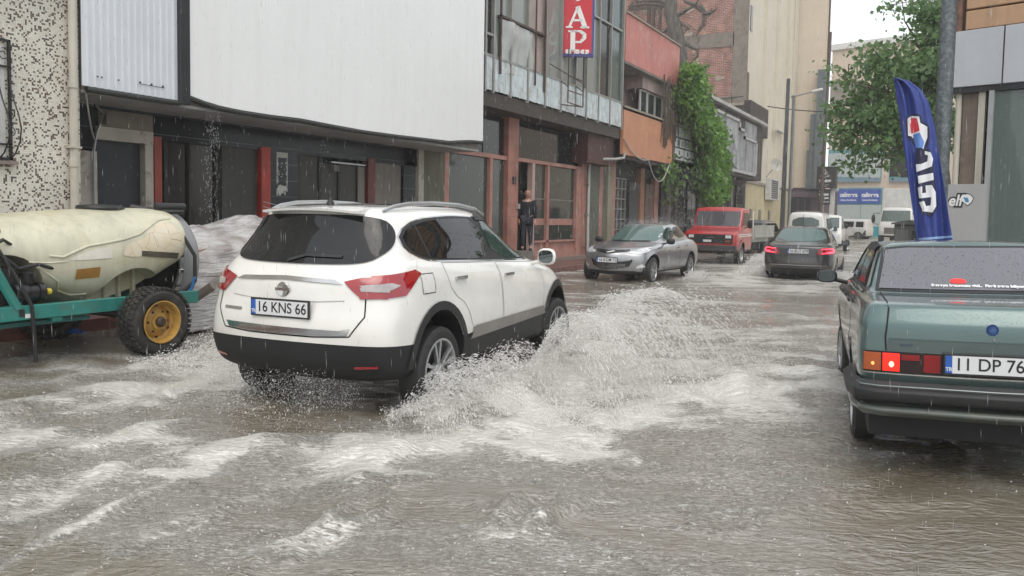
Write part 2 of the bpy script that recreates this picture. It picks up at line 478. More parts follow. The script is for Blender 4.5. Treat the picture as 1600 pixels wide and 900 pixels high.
    ba = N.new('ShaderNodeBump'); ba.inputs['Strength'].default_value = 1; ba.inputs['Distance'].default_value = .021
    L.new(n1.outputs['Fac'], ba.inputs['Height'])
    bb = N.new('ShaderNodeBump'); bb.inputs['Strength'].default_value = 1; bb.inputs['Distance'].default_value = .004
    L.new(sp1.outputs['Fac'], bb.inputs['Height']); L.new(ba.outputs[0], bb.inputs['Normal'])
    bc = N.new('ShaderNodeBump'); bc.inputs['Strength'].default_value = .7; bc.inputs['Distance'].default_value = .02
    L.new(mr.outputs[0], bc.inputs['Height']); L.new(bb.outputs[0], bc.inputs['Normal'])
    L.new(bc.outputs[0], b.inputs['Normal'])
    me.materials.append(m)
    return o
water = build_water()

# pavements
def brick_mat(name, c1, c2, mort, scale=1.0, bw=.24, rh=.075, rough=.7, ms=.012, rot=(0, 0, 0), bump=.4, off=.5):
    if name in MATS: return MATS[name]
    m, nt, b = new_mat(name); N = nt.nodes; L = nt.links
    tc = N.new('ShaderNodeTexCoord'); mp = N.new('ShaderNodeMapping'); mp.inputs['Rotation'].default_value = rot
    L.new(tc.outputs['Object'], mp.inputs[0])
    br = N.new('ShaderNodeTexBrick'); br.inputs['Scale'].default_value = scale; br.inputs['Brick Width'].default_value = bw; br.inputs['Row Height'].default_value = rh
    br.inputs['Mortar Size'].default_value = ms; br.inputs['Color1'].default_value = (*c1, 1); br.inputs['Color2'].default_value = (*c2, 1); br.inputs['Mortar'].default_value = (*mort, 1)
    br.offset = off
    L.new(mp.outputs[0], br.inputs['Vector'])
    nz = N.new('ShaderNodeTexNoise'); nz.inputs['Scale'].default_value = 1.3; nz.inputs['Detail'].default_value = 9; L.new(tc.outputs['Object'], nz.inputs['Vector'])
    mr = N.new('ShaderNodeMapRange'); mr.inputs[1].default_value = .3; mr.inputs[2].default_value = .7; mr.inputs[3].default_value = .6; mr.inputs[4].default_value = 1.3
    L.new(nz.outputs['Fac'], mr.inputs[0])
    sc_ = N.new('ShaderNodeVectorMath'); sc_.operation = 'SCALE'; L.new(br.outputs['Color'], sc_.inputs[0]); L.new(mr.outputs[0], sc_.inputs['Scale'])
    L.new(sc_.outputs[0], b.inputs['Base Color']); b.inputs['Roughness'].default_value = rough
    bp = N.new('ShaderNodeBump'); bp.inputs['Strength'].default_value = bump; bp.inputs['Distance'].default_value = .01; bp.invert = True
    L.new(br.outputs['Fac'], bp.inputs['Height']); L.new(bp.outputs[0], b.inputs['Normal'])
    MATS[name] = m; return m
M_pave = brick_mat('paving', (.20, .10, .085), (.16, .09, .075), (.09, .06, .05), bw=.22, rh=.11, rough=.3)
M_kerb = mat('kerb_red', (.17, .065, .055), .35, var=.3, scale=5, bump=.2, dirt=(.06, .04, .03))
struct('pavement', MB().box(-13, -9.58, -8, 62, -.14, .14), M_pave)
kb = MB()
yy = -8.0
while yy < 62:
    kb.box(-9.58, -9.40, yy + .005, yy + .795, -.14, .15); yy += .8
struct('kerb', kb, M_kerb, bevel=.012)
struct('far_pavement', MB().box(-40, 30, 0, 8, -.14, .12), mat('concrete_pave', (.30, .28, .25), .5, bump=.2)).matrix_world = Matrix.Translation((-6.5, 79.3, 0)) @ Matrix.Rotation(R(-15), 4, 'Z')

# ================================================================== LEFT SIDE OF THE STREET
# ---- building faced with speckled mosaic
def mosaic_mat():
    m, nt, b = new_mat('mosaic'); N = nt.nodes; L = nt.links
    tc = N.new('ShaderNodeTexCoord')
    sc_ = N.new('ShaderNodeVectorMath'); sc_.operation = 'SCALE'; sc_.inputs['Scale'].default_value = 1 / .0225
    L.new(tc.outputs['Object'], sc_.inputs[0])
    fl = N.new('ShaderNodeVectorMath'); fl.operation = 'FLOOR'; L.new(sc_.outputs[0], fl.inputs[0])
    wn = N.new('ShaderNodeTexWhiteNoise'); wn.noise_dimensions = '3D'; L.new(fl.outputs[0], wn.inputs['Vector'])
    nb = N.new('ShaderNodeTexNoise'); nb.inputs['Scale'].default_value = .35; nb.inputs['Detail'].default_value = 1; L.new(fl.outputs[0], nb.inputs['Vector'])
    ad = N.new('ShaderNodeMath'); ad.operation = 'MULTIPLY_ADD'; ad.inputs[1].default_value = 1.1; L.new(nb.outputs['Fac'], ad.inputs[0]); L.new(wn.outputs['Value'], ad.inputs[2])
    cr = N.new('ShaderNodeValToRGB'); cr.color_ramp.interpolation = 'CONSTANT'; e = cr.color_ramp.elements
    e[0].position = 0; e[0].color = (.74, .71, .62, 1)
    e[1].position = .50; e[1].color = (.66, .62, .53, 1)
    for p, c in ((.60, (.78, .75, .67, 1)), (.645, (.13, .09, .07, 1)), (.73, (.05, .04, .035, 1)), (.80, (.30, .22, .17, 1)), (.82, (.74, .71, .62, 1))):
        q = e.new(p); q.color = c
    hf = N.new('ShaderNodeMath'); hf.operation = 'MULTIPLY'; hf.inputs[1].default_value = .5; L.new(ad.outputs[0], hf.inputs[0])
    L.new(hf.outputs[0], cr.inputs[0])
    # grout
    fr = N.new('ShaderNodeVectorMath'); fr.operation = 'FRACTION'; L.new(sc_.outputs[0], fr.inputs[0])
    sp = N.new('ShaderNodeSeparateXYZ'); L.new(fr.outputs[0], sp.inputs[0])
    g1 = N.new('ShaderNodeMath'); g1.operation = 'LESS_THAN'; g1.inputs[1].default_value = .14; L.new(sp.outputs['Y'], g1.inputs[0])
    g2 = N.new('ShaderNodeMath'); g2.operation = 'LESS_THAN'; g2.inputs[1].default_value = .14; L.new(sp.outputs['Z'], g2.inputs[0])
    g = N.new('ShaderNodeMath'); g.operation = 'MAXIMUM'; L.new(g1.outputs[0], g.inputs[0]); L.new(g2.outputs[0], g.inputs[1])
    gm = N.new('ShaderNodeMath'); gm.operation = 'MULTIPLY'; gm.inputs[1].default_value = .55; L.new(g.outputs[0], gm.inputs[0])
    mx = N.new('ShaderNodeMix'); mx.data_type = 'RGBA'; L.new(gm.outputs[0], mx.inputs[0]); L.new(cr.outputs[0], mx.inputs[6]); mx.inputs[7].default_value = (.40, .37, .31, 1)
    # damp, dirty streaks
    n2 = N.new('ShaderNodeTexNoise'); n2.inputs['Scale'].default_value = .8; n2.inputs['Detail'].default_value = 6; L.new(tc.outputs['Object'], n2.inputs['Vector'])
    mr = N.new('ShaderNodeMapRange'); mr.inputs[1].default_value = .35; mr.inputs[2].default_value = .7; mr.inputs[3].default_value = .75; mr.inputs[4].default_value = 1.05; L.new(n2.outputs['Fac'], mr.inputs[0])
    sv = N.new('ShaderNodeVectorMath'); sv.operation = 'SCALE'; L.new(mx.outputs[2], sv.inputs[0]); L.new(mr.outputs[0], sv.inputs['Scale'])
    L.new(sv.outputs[0], b.inputs['Base Color']); b.inputs['Roughness'].default_value = .35
    bp = N.new('ShaderNodeBump'); bp.inputs['Strength'].default_value = .3; bp.inputs['Distance'].default_value = .004; bp.invert = True
    L.new(g.outputs[0], bp.inputs['Height']); L.new(bp.outputs[0], b.inputs['Normal'])
    return m
t = thing('mosaic_building', 'building faced in cream mosaic speckled with dark brown tiles, at the left edge', 'building', (-12, 3, 0))
bx('wall', mosaic_mat(), (-14, -10, -4, 6.44, 0, 9), t)
pipe = thing('downpipe', 'cream painted rainwater pipe on the speckled mosaic wall', 'drainpipe', (-9.93, 6.31, 0), 0, 'rainwater pipes down the facades')
M_cream_p = mat('pipe_cream', (.50, .47, .40), .4, streak=.35, var=.1)
MB().tube([(-9.93, 6.31, .1), (-9.93, 6.33, 9)], .055, 12).build('pipe', M_cream_p, pipe, smooth=True)
for z in (1.0, 2.05, 3.05, 4.3):
    MB().tube([(-9.93, 6.31, z), (-9.93, 6.31, z + .10)], .064, 12).build('socket', M_cream_p, pipe, smooth=True)
for z in (2.3, 4.25):
    MB().box(-10.0, -9.865, 6.24, 6.38, z - .012, z + .012).build('bracket', M_cream_p, pipe)
# belly grille of the window that starts beyond the left edge
g = thing('window_grille', 'black wrought iron belly grille bulging from the mosaic wall', 'window grille', (-9.9, 5.2, 2.1))
M_iron = mat('wrought_iron', (.012, .012, .012), .4, var=.2)
M_pvc = mat('white_pvc', (.55, .55, .53), .35)
b = MB(); b.box(-9.98, -9.95, 5.53, 5.56, 2.08, 3.5); b.box(-9.98, -9.95, 4.0, 5.56, 3.48, 3.51); b.box(-9.98, -9.95, 4.0, 5.56, 3.18, 3.2); b.box(-9.98, -9.95, 4.0, 5.56, 2.08, 2.11); b.box(-9.98, -9.95, 4.0, 5.56, 2.26, 2.28)
b.build('frame', M_iron, g)
for k in range(10):
    y0 = 5.54 - k * .13
    pts = [(-9.95, y0, 3.18), (-9.94, y0, 2.95), (-9.88, y0, 2.8), (-9.78, y0, 2.62), (-9.73, y0, 2.45), (-9.76, y0, 2.3), (-9.86, y0, 2.16), (-9.96, y0, 2.1)]
    MB().tube(pts, .009, 6).build('bar', M_iron, g, smooth=True)
for k in range(7):
    yc = 5.47 - k * .2
    for zc, s_ in ((2.42, 1), (2.62, -1), (3.33, 1)):
        pts = [( -9.85 + .05 * math.sin(a * .5) if zc < 3 else -9.955, yc + (.02 + .007 * a) * math.cos(a * s_), zc + (.02 + .007 * a) * math.sin(a * s_)) for a in np.linspace(0, 8, 22)]
        MB().tube(pts, .006, 5).build('scroll', M_iron, g)
w_ = thing('window', 'window behind the wrought iron grille at the left edge', 'window', (-10, 4.7, 2.1))
bx('frame', M_pvc, (-10.02, -9.985, 4.0, 5.5, 2.12, 3.45), w_)
bx('glass', glass_mat('glass_dark', (.02, .022, .022)), (-10.0, -9.98, 4.06, 5.42, 2.2, 3.38), w_)
bx('sill', mat('sill', (.25, .2, .17), .6, streak=.3), (-10.02, -9.90, 3.9, 5.6, 2.03, 2.07), w_)

# ---- showroom building with the big white cladding
Z_TOP = 9.2
t = thing('showroom_building', 'closed showroom with white metal cladding above a dark tiled shop front', 'building', (-11, 11, 0))
M_dark = mat('dark_plaster', (.012, .012, .012), .55, var=.3)
M_wallgrey = mat('grey_plaster', (.20, .185, .165), .8, streak=.4, dirt=(.08, .07, .06), bump=.2)
def tile_mat():
    return brick_mat('black_tile', (.010, .012, .016), (.016, .018, .022), (.09, .10, .11), bw=.30, rh=.30, ms=.006, rough=.18, rot=(R(90), 0, R(90)), bump=.3, off=0)
M_tile = tile_mat()
M_tile.node_tree.nodes['Principled BSDF'].inputs['Specular IOR Level'].default_value = .25
M_redd = mat('dull_red_post', (.12, .022, .016), .45, var=.4, streak=.6)
M_red = mat('red_post', (.36, .035, .018), .4, var=.35, streak=.5, dirt=(.10, .03, .02))
M_brownp = mat('brown_glass', (.014, .009, .007), .12, var=.25)
M_gpanel = mat('grey_board', (.036, .035, .031), .5, var=.15, streak=.25)
M_white_old = mat('old_white_plaster', (.42, .39, .34), .8, dirt=(.16, .13, .1), dirt_amt=.7, dirt_scale=4, bump=.3, var=.2)
M_conc = mat('raw_concrete', (.20, .175, .145), .85, dirt=(.08, .07, .06), dirt_scale=3, bump=.5, var=.2)
M_gconc = mat('greenish_render', (.13, .127, .09), .75, streak=.5, var=.25, dirt=(.09, .085, .06), dirt_scale=1.2)
M_slab = mat('dark_slab', (.024, .027, .033), .35, var=.2, streak=.2)
M_chrome = mat('dull_steel', (.35, .36, .37), .3, metal=.8)
Y0, Y1 = 6.45, 16.32
bx('wall', M_dark, (-16, -11.25, Y0, Y1, 0, Z_TOP), t)
bx('soffit', mat('soffit_grey', (.34, .34, .33), .6, var=.2), (-11.25, -9.97, Y0, Y1, 3.02, 3.06), t)
bx('upper_wall', M_wallgrey, (-11.25, -9.97, Y0, Y1 - .02, 3.06, Z_TOP), t)
# ribbed sheet
rib = MB(); M_rib = mat('ribbed_sheet', (.66, .69, .73), .35, metal=.05, var=.04, streak=.08)
y = Y0 - .04; pts = []
while y < 7.82:
    pts += [(-9.90, y), (-9.90, y + .06), (-9.878, y + .07), (-9.878, y + .09), (-9.90, y + .10)]; y += .10
n = len(pts); vs = [(a, b_, 3.10) for a, b_ in pts] + [(a, b_, Z_TOP) for a, b_ in pts]
rib.add(vs, [(i, i + 1, n + i + 1, n + i) for i in range(n - 1)])
rib.build('ribbed_panel', M_rib, t)
b = MB()
for yv in (6.6, 6.66, 6.9): b.box(-9.875, -9.868, yv, yv + .02, 3.23, 3.25)
b.box(-9.872, -9.866, 7.24, 7.62, 3.235, 3.243)
for yv in (7.22, 7.40, 7.58): b.box(-9.872, -9.862, yv, yv + .02, 3.24, 3.27)
b.build('screw', M_iron, t)
M_bp = mat('black_metal', (.018, .02, .023), .35, var=.2)
bx('post', M_bp, (-9.93, -9.83, 7.86, 8.03, 3.05, Z_TOP), t, bevel=.006)
# white hoarding, its lower edge hangs in a slack wave
edge = [(8.03, 3.20), (8.3, 3.15), (8.6, 3.115), (9.0, 3.10), (9.6, 3.10), (10.3, 3.12), (11.15, 3.10), (12.0, 3.09), (13., 3.105), (14., 3.13), (14.9, 3.15), (15.3, 3.20), (15.8, 3.25), (16.30, 3.27)]
def edge_z(y): return float(np.interp(y, [e[0] for e in edge], [e[1] for e in edge]))
vs, fs = [], []; ny, nzz = 60, 12
for i in range(ny + 1):
    y = 8.03 + (Y1 - 8.03) * i / ny; z0 = edge_z(y)
    for j in range(nzz + 1):
        z = z0 + (Z_TOP - z0) * j / nzz
        vs.append((-9.88 + .006 * math.sin(y * 1.1 + z), y, z))
for i in range(ny):
    for j in range(nzz): fs.append((i * (nzz + 1) + j, (i + 1) * (nzz + 1) + j, (i + 1) * (nzz + 1) + j + 1, i * (nzz + 1) + j + 1))
o = MB().add(vs, fs).build('white_hoarding', mat('white_sheet', (.80, .81, .80), .32, var=.025, scale=.6, streak=.06), t)
s_ = o.modifiers.new('s', 'SOLIDIFY'); s_.thickness = .02
MB().tube([(-9.89, e[0], e[1] - .035) for e in edge], .042, 8).build('gasket', mat('gasket', (.025, .028, .024), .5), t, smooth=True)
MB().tube([(-9.9, Y0 + .02, 3.06), (-9.9, 7.2, 3.06), (-9.89, 7.86, 3.06), (-9.89, 8.05, 3.15)], .04, 8).build('gasket', mat('gasket', (.025, .028, .024), .5), t, smooth=True)
X = -11.0
# shop front at ground level, left to right
bx('tile_band', M_tile, (-11.2, X, Y0, 15.3, 2.62, 3.02), t)
bx('tile_pillar', M_tile, (-11.2, X - .01, Y0, 7.30, .14, 2.62), t)
bx('plaster_patch', M_white_old, (-11.0, X + .015, 6.95, 7.33, .14, 2.35), t)
MB().tube([(-10.93, 7.24, .2), (-10.93, 7.24, 2.35), (-10.95, 7.3, 2.6), (-10.95, 7.42, 2.9), (-10.95, 7.3, 3.02)], .02, 6).build('conduit', M_chrome, t)
bx('lintel', M_conc, (-11.15, X + .03, 7.36, 8.26, 2.72, 2.98), t, bevel=.01)
bx('lintel_plaster', M_white_old, (-11.15, X + .02, 7.32, 8.27, 2.53, 2.72), t)
bx('wall_lamp', M_wallgrey, (-11., X + .12, 7.42, 7.52, 2.75, 2.90), t)
d_ = bx('door', M_slab, (-11.3, -11.12, 7.34, 8.16, .14, 2.53), t)
bx('door_jamb', M_white_old, (-11.15, X + .01, 8.13, 8.27, .14, 2.53), t)
bx('red_post', mat('worn_red_post', (.25, .045, .03), .5, var=.4, streak=.6), (-11.15, X + .03, 8.28, 8.41, .14, 2.66), t)
bx('shop_window', M_brownp, (-11.3, -11.15, 8.42, 9.64, .14, 2.62), t)
for (ya, yb, za, zb) in ((8.55, 8.62, .14, 2.62), (9.02, 9.06, .14, 2.62), (8.42, 9.64, 1.02, 1.10), (9.58, 9.66, .14, 2.62)):
    bx('mullion', M_dark, (-11.15, -11.10, ya, yb, za, zb), t)
bx('shutter_panel', M_gpanel, (-11.2, -11.05, 9.66, 10.44, .14, 2.71), t)
bx('red_post', M_red, (-11.15, X + .05, 10.46, 10.68, .14, 2.68), t)
bx('tile_pillar', M_tile, (-11.2, X + .01, 10.68, 11.42, .14, 2.62), t)
# torn remains of a poster on the tile pillar
rng = random.Random(4)
b = MB(); b.box(X + .012, X + .018, 10.86, 11.14, 2.52, 2.62)
for k in range(16):
    for (ya, s1) in ((10.86, 1), (11.14, -1)):
        z = 1.95 + k * .036; b.box(X + .012, X + .0165, ya, ya + s1 * rng.uniform(.015, .05), z, z + .037)
for k in range(10):
    y = 10.86 + k * .028; b.box(X + .012, X + .0165, y, y + .029, 1.93 - rng.uniform(.0, .12), 2.0 + rng.uniform(-.01, .03))
for k in range(10):
    y = rng.uniform(10.9, 11.1); z = rng.uniform(2.1, 2.42); b.box(X + .012, X + .0155, y, y + rng.uniform(.01, .03), z, z + rng.uniform(.01, .04))
b.build('torn_poster', mat('paper_rest', (.42, .42, .40), .8), t)
b = MB()
for k in range(6):
    z = 1.2 + k * .09; b.tube([(X + .05, 10.5, z + .05), (X + .06, 10.8, z - .01), (X + .05, 11.0 + .05 * (k % 3), z + .03 * (k % 2))], .008, 4)
b.build('rag', mat('paper_rest', (.42, .42, .40), .8), t)
for (pa, pb, zt, mm) in ((470, 500, 2.62, M_gpanel), (504, 530, 2.5, M_gpanel), (533, 559, 2.5, M_gpanel), (561, 573, 2.5, M_wallgrey), (586, 629, 2.72, mat('light_board', (.17, .155, .135), .6, streak=.3))):
    bx('shutter_panel', mm, (-11.22, -11.06, YX(pa), YX(pb), .14, zt), t)
for (pa, pb) in ((465, 470), (500, 504), (530, 533), (559, 561)):
    bx('mullion', M_dark, (-11.2, -11.03, YX(pa), YX(pb), .14, 2.62), t)
bx('crossbar', M_chrome, (-11.1, -11.02, YX(519), YX(572), 2.52, 2.55), t)
bx('bell_box', M_wallgrey, (-11.1, -10.98, YX(521), YX(529), 2.35, 2.48), t)
bx('red_post', M_redd, (-11.15, X + .02, YX(574), YX(585), .14, 2.7), t)
bx('dark_column', M_tile, (-11.2, X, YX(630), YX(648), .14, 3.02), t)
bx('plaster_column', M_white_old, (-11.2, X + .05, YX(651), YX(659), .14, 3.04), t)
bx('rendered_wall', M_gconc, (-11.2, X + .01, YX(660), YX(693), .14, 3.04), t)

# ---- glazed workshop building with the red sign
t = thing('workshop_building', 'old workshop with glazed upper floor on tin panels and salmon framed shop windows below', 'building', (-11, 21, 0))
M_salmon = mat('salmon_paint', (.40, .195, .155), .6, var=.25, streak=.35, dirt=(.30, .27, .23), dirt_amt=.5, dirt_scale=3)
M_salmon_t = brick_mat('salmon_tiles', (.38, .165, .125), (.35, .15, .11), (.24, .13, .10), bw=.5, rh=.28, ms=.008, rough=.5, rot=(R(90), 0, R(90)), off=0)
M_tin = mat('tin_sheet', (.56, .62, .64), .4, metal=.1, var=.18, scale=4, streak=.4, dirt=(.30, .26, .20), dirt_amt=.5, dirt_scale=3)
M_alu = mat('weathered_alu', (.30, .30, .28), .5, metal=.3, streak=.35, var=.2)
M_rust = mat('rusty_frame', (.07, .045, .035), .7, var=.4)
G_shop = glass_mat('shop_glass', (.045, .055, .047), .06)
G_shop2 = glass_mat('upper_glass', (.24, .26, .24), .08)
G_black = glass_mat('black_glass', (.008, .010, .012), .08)
G_teal = glass_mat('teal_glass', (.05, .085, .08), .05)
Y0, Y1 = 16.42, 26.35
bx('wall', M_dark, (-16, -11.35, Y0, Y1, 0, 10), t)
bx('floor_slab', mat('slab_dark', (.06, .05, .04), .7, streak=.4), (-11.35, -10.35, Y0, Y1 - .05, 4.25, 4.62), t)
bx('roof_slab', M_wallgrey, (-16, -10.2, Y0, Y1, 10, 10.3), t)
bx('plinth', M_salmon, (-11.35, -10.97, YX(835), 24.6, .14, .33), t)
bx('step', mat('old_stone', (.24, .19, .16), .6, streak=.3), (-11.3, -10.8, YX(830), YX(914), .14, .24), t)
# ground floor frames
def hbar(ya, yb, za, zb, m=M_salmon, xo=0.0, nm='frame'): return bx(nm, m, (-11.15, X + .02 + xo, ya, yb, za, zb), t)
ypil0, ypil1 = YX(790), YX(806)
hbar(YX(693), YX(700), .14, 3.1, M_salmon)
hbar(YX(700), ypil0, 3.06, 3.17)
hbar(YX(764), YX(768), .6, 3.06)
hbar(YX(700), ypil0, .14, .6)
bx('shop_window', G_shop, (-11.2, -11.08, YX(700), YX(764), .6, 3.06), t)
bx('shop_window', G_shop, (-11.2, -11.08, YX(768), ypil0, .6, 3.06), t)
bx('tiled_pillar', M_salmon_t, (-11.2, X + .06, ypil0, ypil1, .14, 4.25), t)
bx('meter_box', M_bp, (X + .05, X + .10, YX(797), YX(801), 2.42, 2.62), t)
bx('wall_light', M_white_old, (X + .05, X + .14, YX(803.5), YX(806), 1.72, 1.86), t)
hbar(ypil1, YX(906), 3.08, 3.18)
yd = YX(830)
hbar(yd, YX(834), .33, 3.08, mat('pink_frame', (.45, .32, .28), .5, streak=.2))
hbar(YX(834), YX(900), .33, .45); hbar(YX(834), YX(900), .72, .78); hbar(YX(854), YX(857), .33, 3.08); hbar(YX(899), YX(907), .33, 3.08)
bx('kick_panel', M_salmon, (-11.15, -11.05, YX(834), YX(900), .45, .72), t)
bx('shop_window', G_shop, (-11.15, -11.08, YX(834), YX(854), .78, 3.08), t)
bx('shop_window', G_shop, (-11.15, -11.08, YX(857), YX(899), .78, 3.08), t)
bx('counter', M_salmon, (-11.079, -11.07, YX(836), YX(898), 1.25, 1.45), t)
bx('counter', M_wallgrey, (-11.079, -11.07, YX(836), YX(898), 2.02, 2.06), t)
bx('doorway', M_dark, (-11.345, -11.30, ypil1, yd, .5, 3.08), t)
bx('door_sill', M_wallgrey, (-11.35, -10.9, ypil1, yd, .14, .50), t)
bx('corner_pillar', M_salmon, (-11.2, X + .04, YX(907), YX(914), .14, 4.25), t)
for (a, b_) in ((758, 790), (810, 905)):
    bx('transom_glass', G_black, (-11.2, -11.1, YX(a), YX(b_), 3.18, 4.2), t)
bx('transom_glass', G_black, (-11.2, -11.1, Y0 + .1, YX(756), 3.18, 4.2), t)
bx('rusty_panel', mat('rusty_red_sheet', (.07, .025, .02), .6, streak=.4, var=.3), (-11.25, -10.55, YX(914, -10.6), 26.3, 3.3, 4.25), t)
# upper floor: tin apron, window posts, panes
XU = -10.3
Yu = lambda px, py=100: P(px, py, x=XU).y
posts = [757, 770, 797, 824, 851, 876, 899, 916, 935, 953, 972]
for i in range(len(posts) - 1):
    ya, yb = Yu(posts[i], 150) + .04, Yu(posts[i + 1], 150) - .04
    n = max(3, int((yb - ya) / .12)); pts = []
    for k in range(n):
        y = ya + (yb - ya) * k / n; d = (yb - ya) / n
        pts += [(XU, y), (XU, y + d * .55), (XU - .02, y + d * .65), (XU - .02, y + d * .9)]
    pts.append((XU, yb)); m_ = len(pts)
    o = MB().add([(a, q, 4.64 + .02 * rng.random()) for a, q in pts] + [(a, q, 5.46) for a, q in pts], [(k, k + 1, m_ + k + 1, m_ + k) for k in range(m_ - 1)]).build('tin_panel', M_tin, t)
    sm = o.modifiers.new('s', 'SOLIDIFY'); sm.thickness = .01
    if 1 <= i <= 2 and i == 1: pass
    gm = {0: G_black, 1: G_shop2, 2: G_shop2, 3: mat('pink_curtain', (.42, .33, .30), .6), 4: G_shop2, 5: G_shop2, 6: G_shop2, 7: G_shop2, 8: G_black, 9: G_teal}[i]
    bx('upper_window', gm, (XU - .12, XU - .06, ya, yb, 5.5, 10), t)
for px in posts:
    yv = Yu(px, 150); bx('post', M_alu, (XU - .08, XU + .03, yv - .035, yv + .035, 4.58, 10), t)
bx('window_rail', M_alu, (XU - .08, XU + .02, Y0, 26.3, 5.46, 5.52), t)
for (a, b_, z) in ((780, 850, 6.55), (905, 972, 7.9), (757, 770, 6.0)):
    bx('transom', M_rust if a == 780 else M_alu, (XU - .08, XU + .025, Yu(a, 60), Yu(b_, 60), z - .03, z + .03), t)
b = MB(); ya, yb = Yu(779, 60), Yu(850, 90)
for (p0, p1, z0, z1) in ((ya, ya + .06, 5.1, 9.5), (yb - .07, yb, 5.0, 9.5), (ya, yb, 6.52, 6.58), (ya, yb, 8.8, 8.86)): b.box(XU + .03, XU + .07, p0, p1, z0, z1)
ym = ya + (yb - ya) * .76; b.box(XU + .03, XU + .06, ym, ym + .05, 5.1, 9.5)
b.build('window_frame', M_rust, t)
# crumpled plastic behind one pane
vs, fs = [], []
for i in range(25):
    for j in range(25):
        y = ya + .1 + (ym - ya - .15) * i / 24; z = 5.2 + 1.3 * j / 24
        vs.append((XU + .0 + .025 * float(noise2(y * 3, z * 2 - y, .12, 2)), y, z))
for i in range(24):
    for j in range(24): fs.append((i * 25 + j, i * 25 + 25 + j, i * 25 + 26 + j, i * 25 + j + 1))
MB().add(vs, fs).build('plastic_sheet', mat('plastic_film', (.42, .44, .42), .25, var=.1), t, smooth=True)
# ladder-like bracket under the sign
b = MB()
ya, yb = Yu(876, 120), Yu(900, 120)
for yv in (ya, yb): b.tube([(XU + .25, yv, 4.85), (XU + .25, yv, 6.4)], .02, 6); b.tube([(XU, yv, 5.5), (XU + .25, yv, 5.3)], .015, 6)
for z in (4.85, 5.2, 5.62): b.tube([(XU + .25, ya, z), (XU + .25, yb, z)], .018, 6)
b.tube([(XU + .25, ya - 1.2, 5.75), (XU + .25, yb, 5.55)], .015, 6); b.tube([(XU + .3, ya - .5, 4.72), (XU + .25, yb, 4.85)], .02, 6)
b.build('sign_bracket', M_rust, t)
# drain pipes
pp = thing('downpipe', 'grey white rainwater pipe bending down between the salmon shop and the orange panels', 'drainpipe', (-10.8, 24.8, 0), 0, 'rainwater pipes down the facades')
M_gp = mat('pipe_grey', (.40, .40, .37), .4, streak=.3)
MB().tube([(-10.1, 26.2, 3.75), (-10.1, 26.15, 3.58), (-10.3, 25.9, 3.52), (-10.75, 25.1, 3.48), (-10.85, 24.95, 3.38), (-10.85, 24.9, 3.1), (-10.85, 24.9, 1.2), (-10.8, 24.8, 1.0), (-10.8, 24.8, .15)], .05, 10).build('pipe', M_gp, pp, smooth=True)
for z in (.5, 1.6, 2.6): MB().box(-11.0, -10.79, 24.83, 24.97, z, z + .03).build('bracket', M_alu, pp)

# projecting red sign with blue border
sg = thing('projecting_sign', 'red shop sign with blue border and white serif letters hanging off the glazed upper floor', 'shop sign', (XU + .3, 22.5, 6.2))
sy0, sy1 = 21.36, 23.7
# the sign face looks towards the camera, perpendicular-ish to the wall
pA = PD(876, 86, 24.0); pB = PD(927, 87, 24.0)
ex = (pB - pA); ex.z = 0; wS = ex.length; ex.normalize(); nrm = ex.cross(Vector((0, 0, 1)))
zS = pA.z
M_signblue = mat('sign_blue', (.05, .05, .22), .35); M_signred = mat('sign_red', (.55, .015, .03), .35, var=.08); M_white = mat('white_letters', (.80, .80, .78), .4, var=.02)
def on_sign(u, v, off=0): return pA + ex * u + Vector((0, 0, v)) + nrm * off
c_ = on_sign(wS / 2, 2.2); MB().obox(c_, ex * wS / 2, nrm * .07, (0, 0, 2.25)).build('sign_box', M_signblue, sg)
c_ = on_sign(wS / 2, 2.2, .07); MB().obox(c_, ex * (wS / 2 - .07), nrm * .006, (0, 0, 2.2 - .05)).build('sign_face', M_signred, sg)
def glyph(parts, cx, cz, name='letter'):
    b = MB(); ez = Vector((0, 0, 1))
    for (x0, z0, x1, z1, wd) in parts:
        a = on_sign(cx + x0, cz + z0, .082); q = on_sign(cx + x1, cz + z1, .082); d = (q - a); L_ = d.length; d.normalize(); pn = nrm.cross(d)
        b.obox((a + q) / 2, d * (L_ / 2 + .0), pn * wd / 2, nrm * .005)
    return b.build(name, M_white, sg)
u0 = wS / 2 - .02
glyph([(-.24, 0, 0.02, .62, .07), (.0, .62, .24, 0, .14), (-.14, .22, .14, .22, .06), (-.33, .02, -.13, .02, .05), (.1, .02, .36, .02, .05)], u0, .78 + .0)
glyph([(-.12, 0, -.12, .60, .14), (-.26, .02, .03, .02, .05), (-.26, .58, .02, .58, .05), (-.1, .585, .14, .585, .06), (.1, .58, .22, .50, .09), (.22, .52, .22, .36, .11), (.22, .38, .12, .29, .09), (-.08, .27, .14, .27, .06)], u0, .0 + .02 + .08)
for g_ in sg.children[-2:]: pass
glyph([(.0, .0, .06, -.04, .05), (.06, -.03, .06, -.12, .05), (.06, -.13, -.04, -.15, .04), (-.22, .12, .05, .06, .06), (.05, .06, .26, .14, .07), (.26, .14, .30, .2, .05), (-.22, .12, -.3, .32, .14), (-.3, .32, -.3, .5, .14), (-.3, .5, -.2, .68, .13), (-.2, .68, .05, .76, .06), (.05, .76, .26, .68, .06), (.28, .55, .28, .78, .05)], u0, 1.72)
lettering('0536 953 45 29', M_white, frame_mtx(on_sign(wS / 2, .085, .082), ex, (0, 0, 1)), .15, sg, bold=.012, sx=.72, name='phone_number')
sg['group'] = ''
del sg['group']

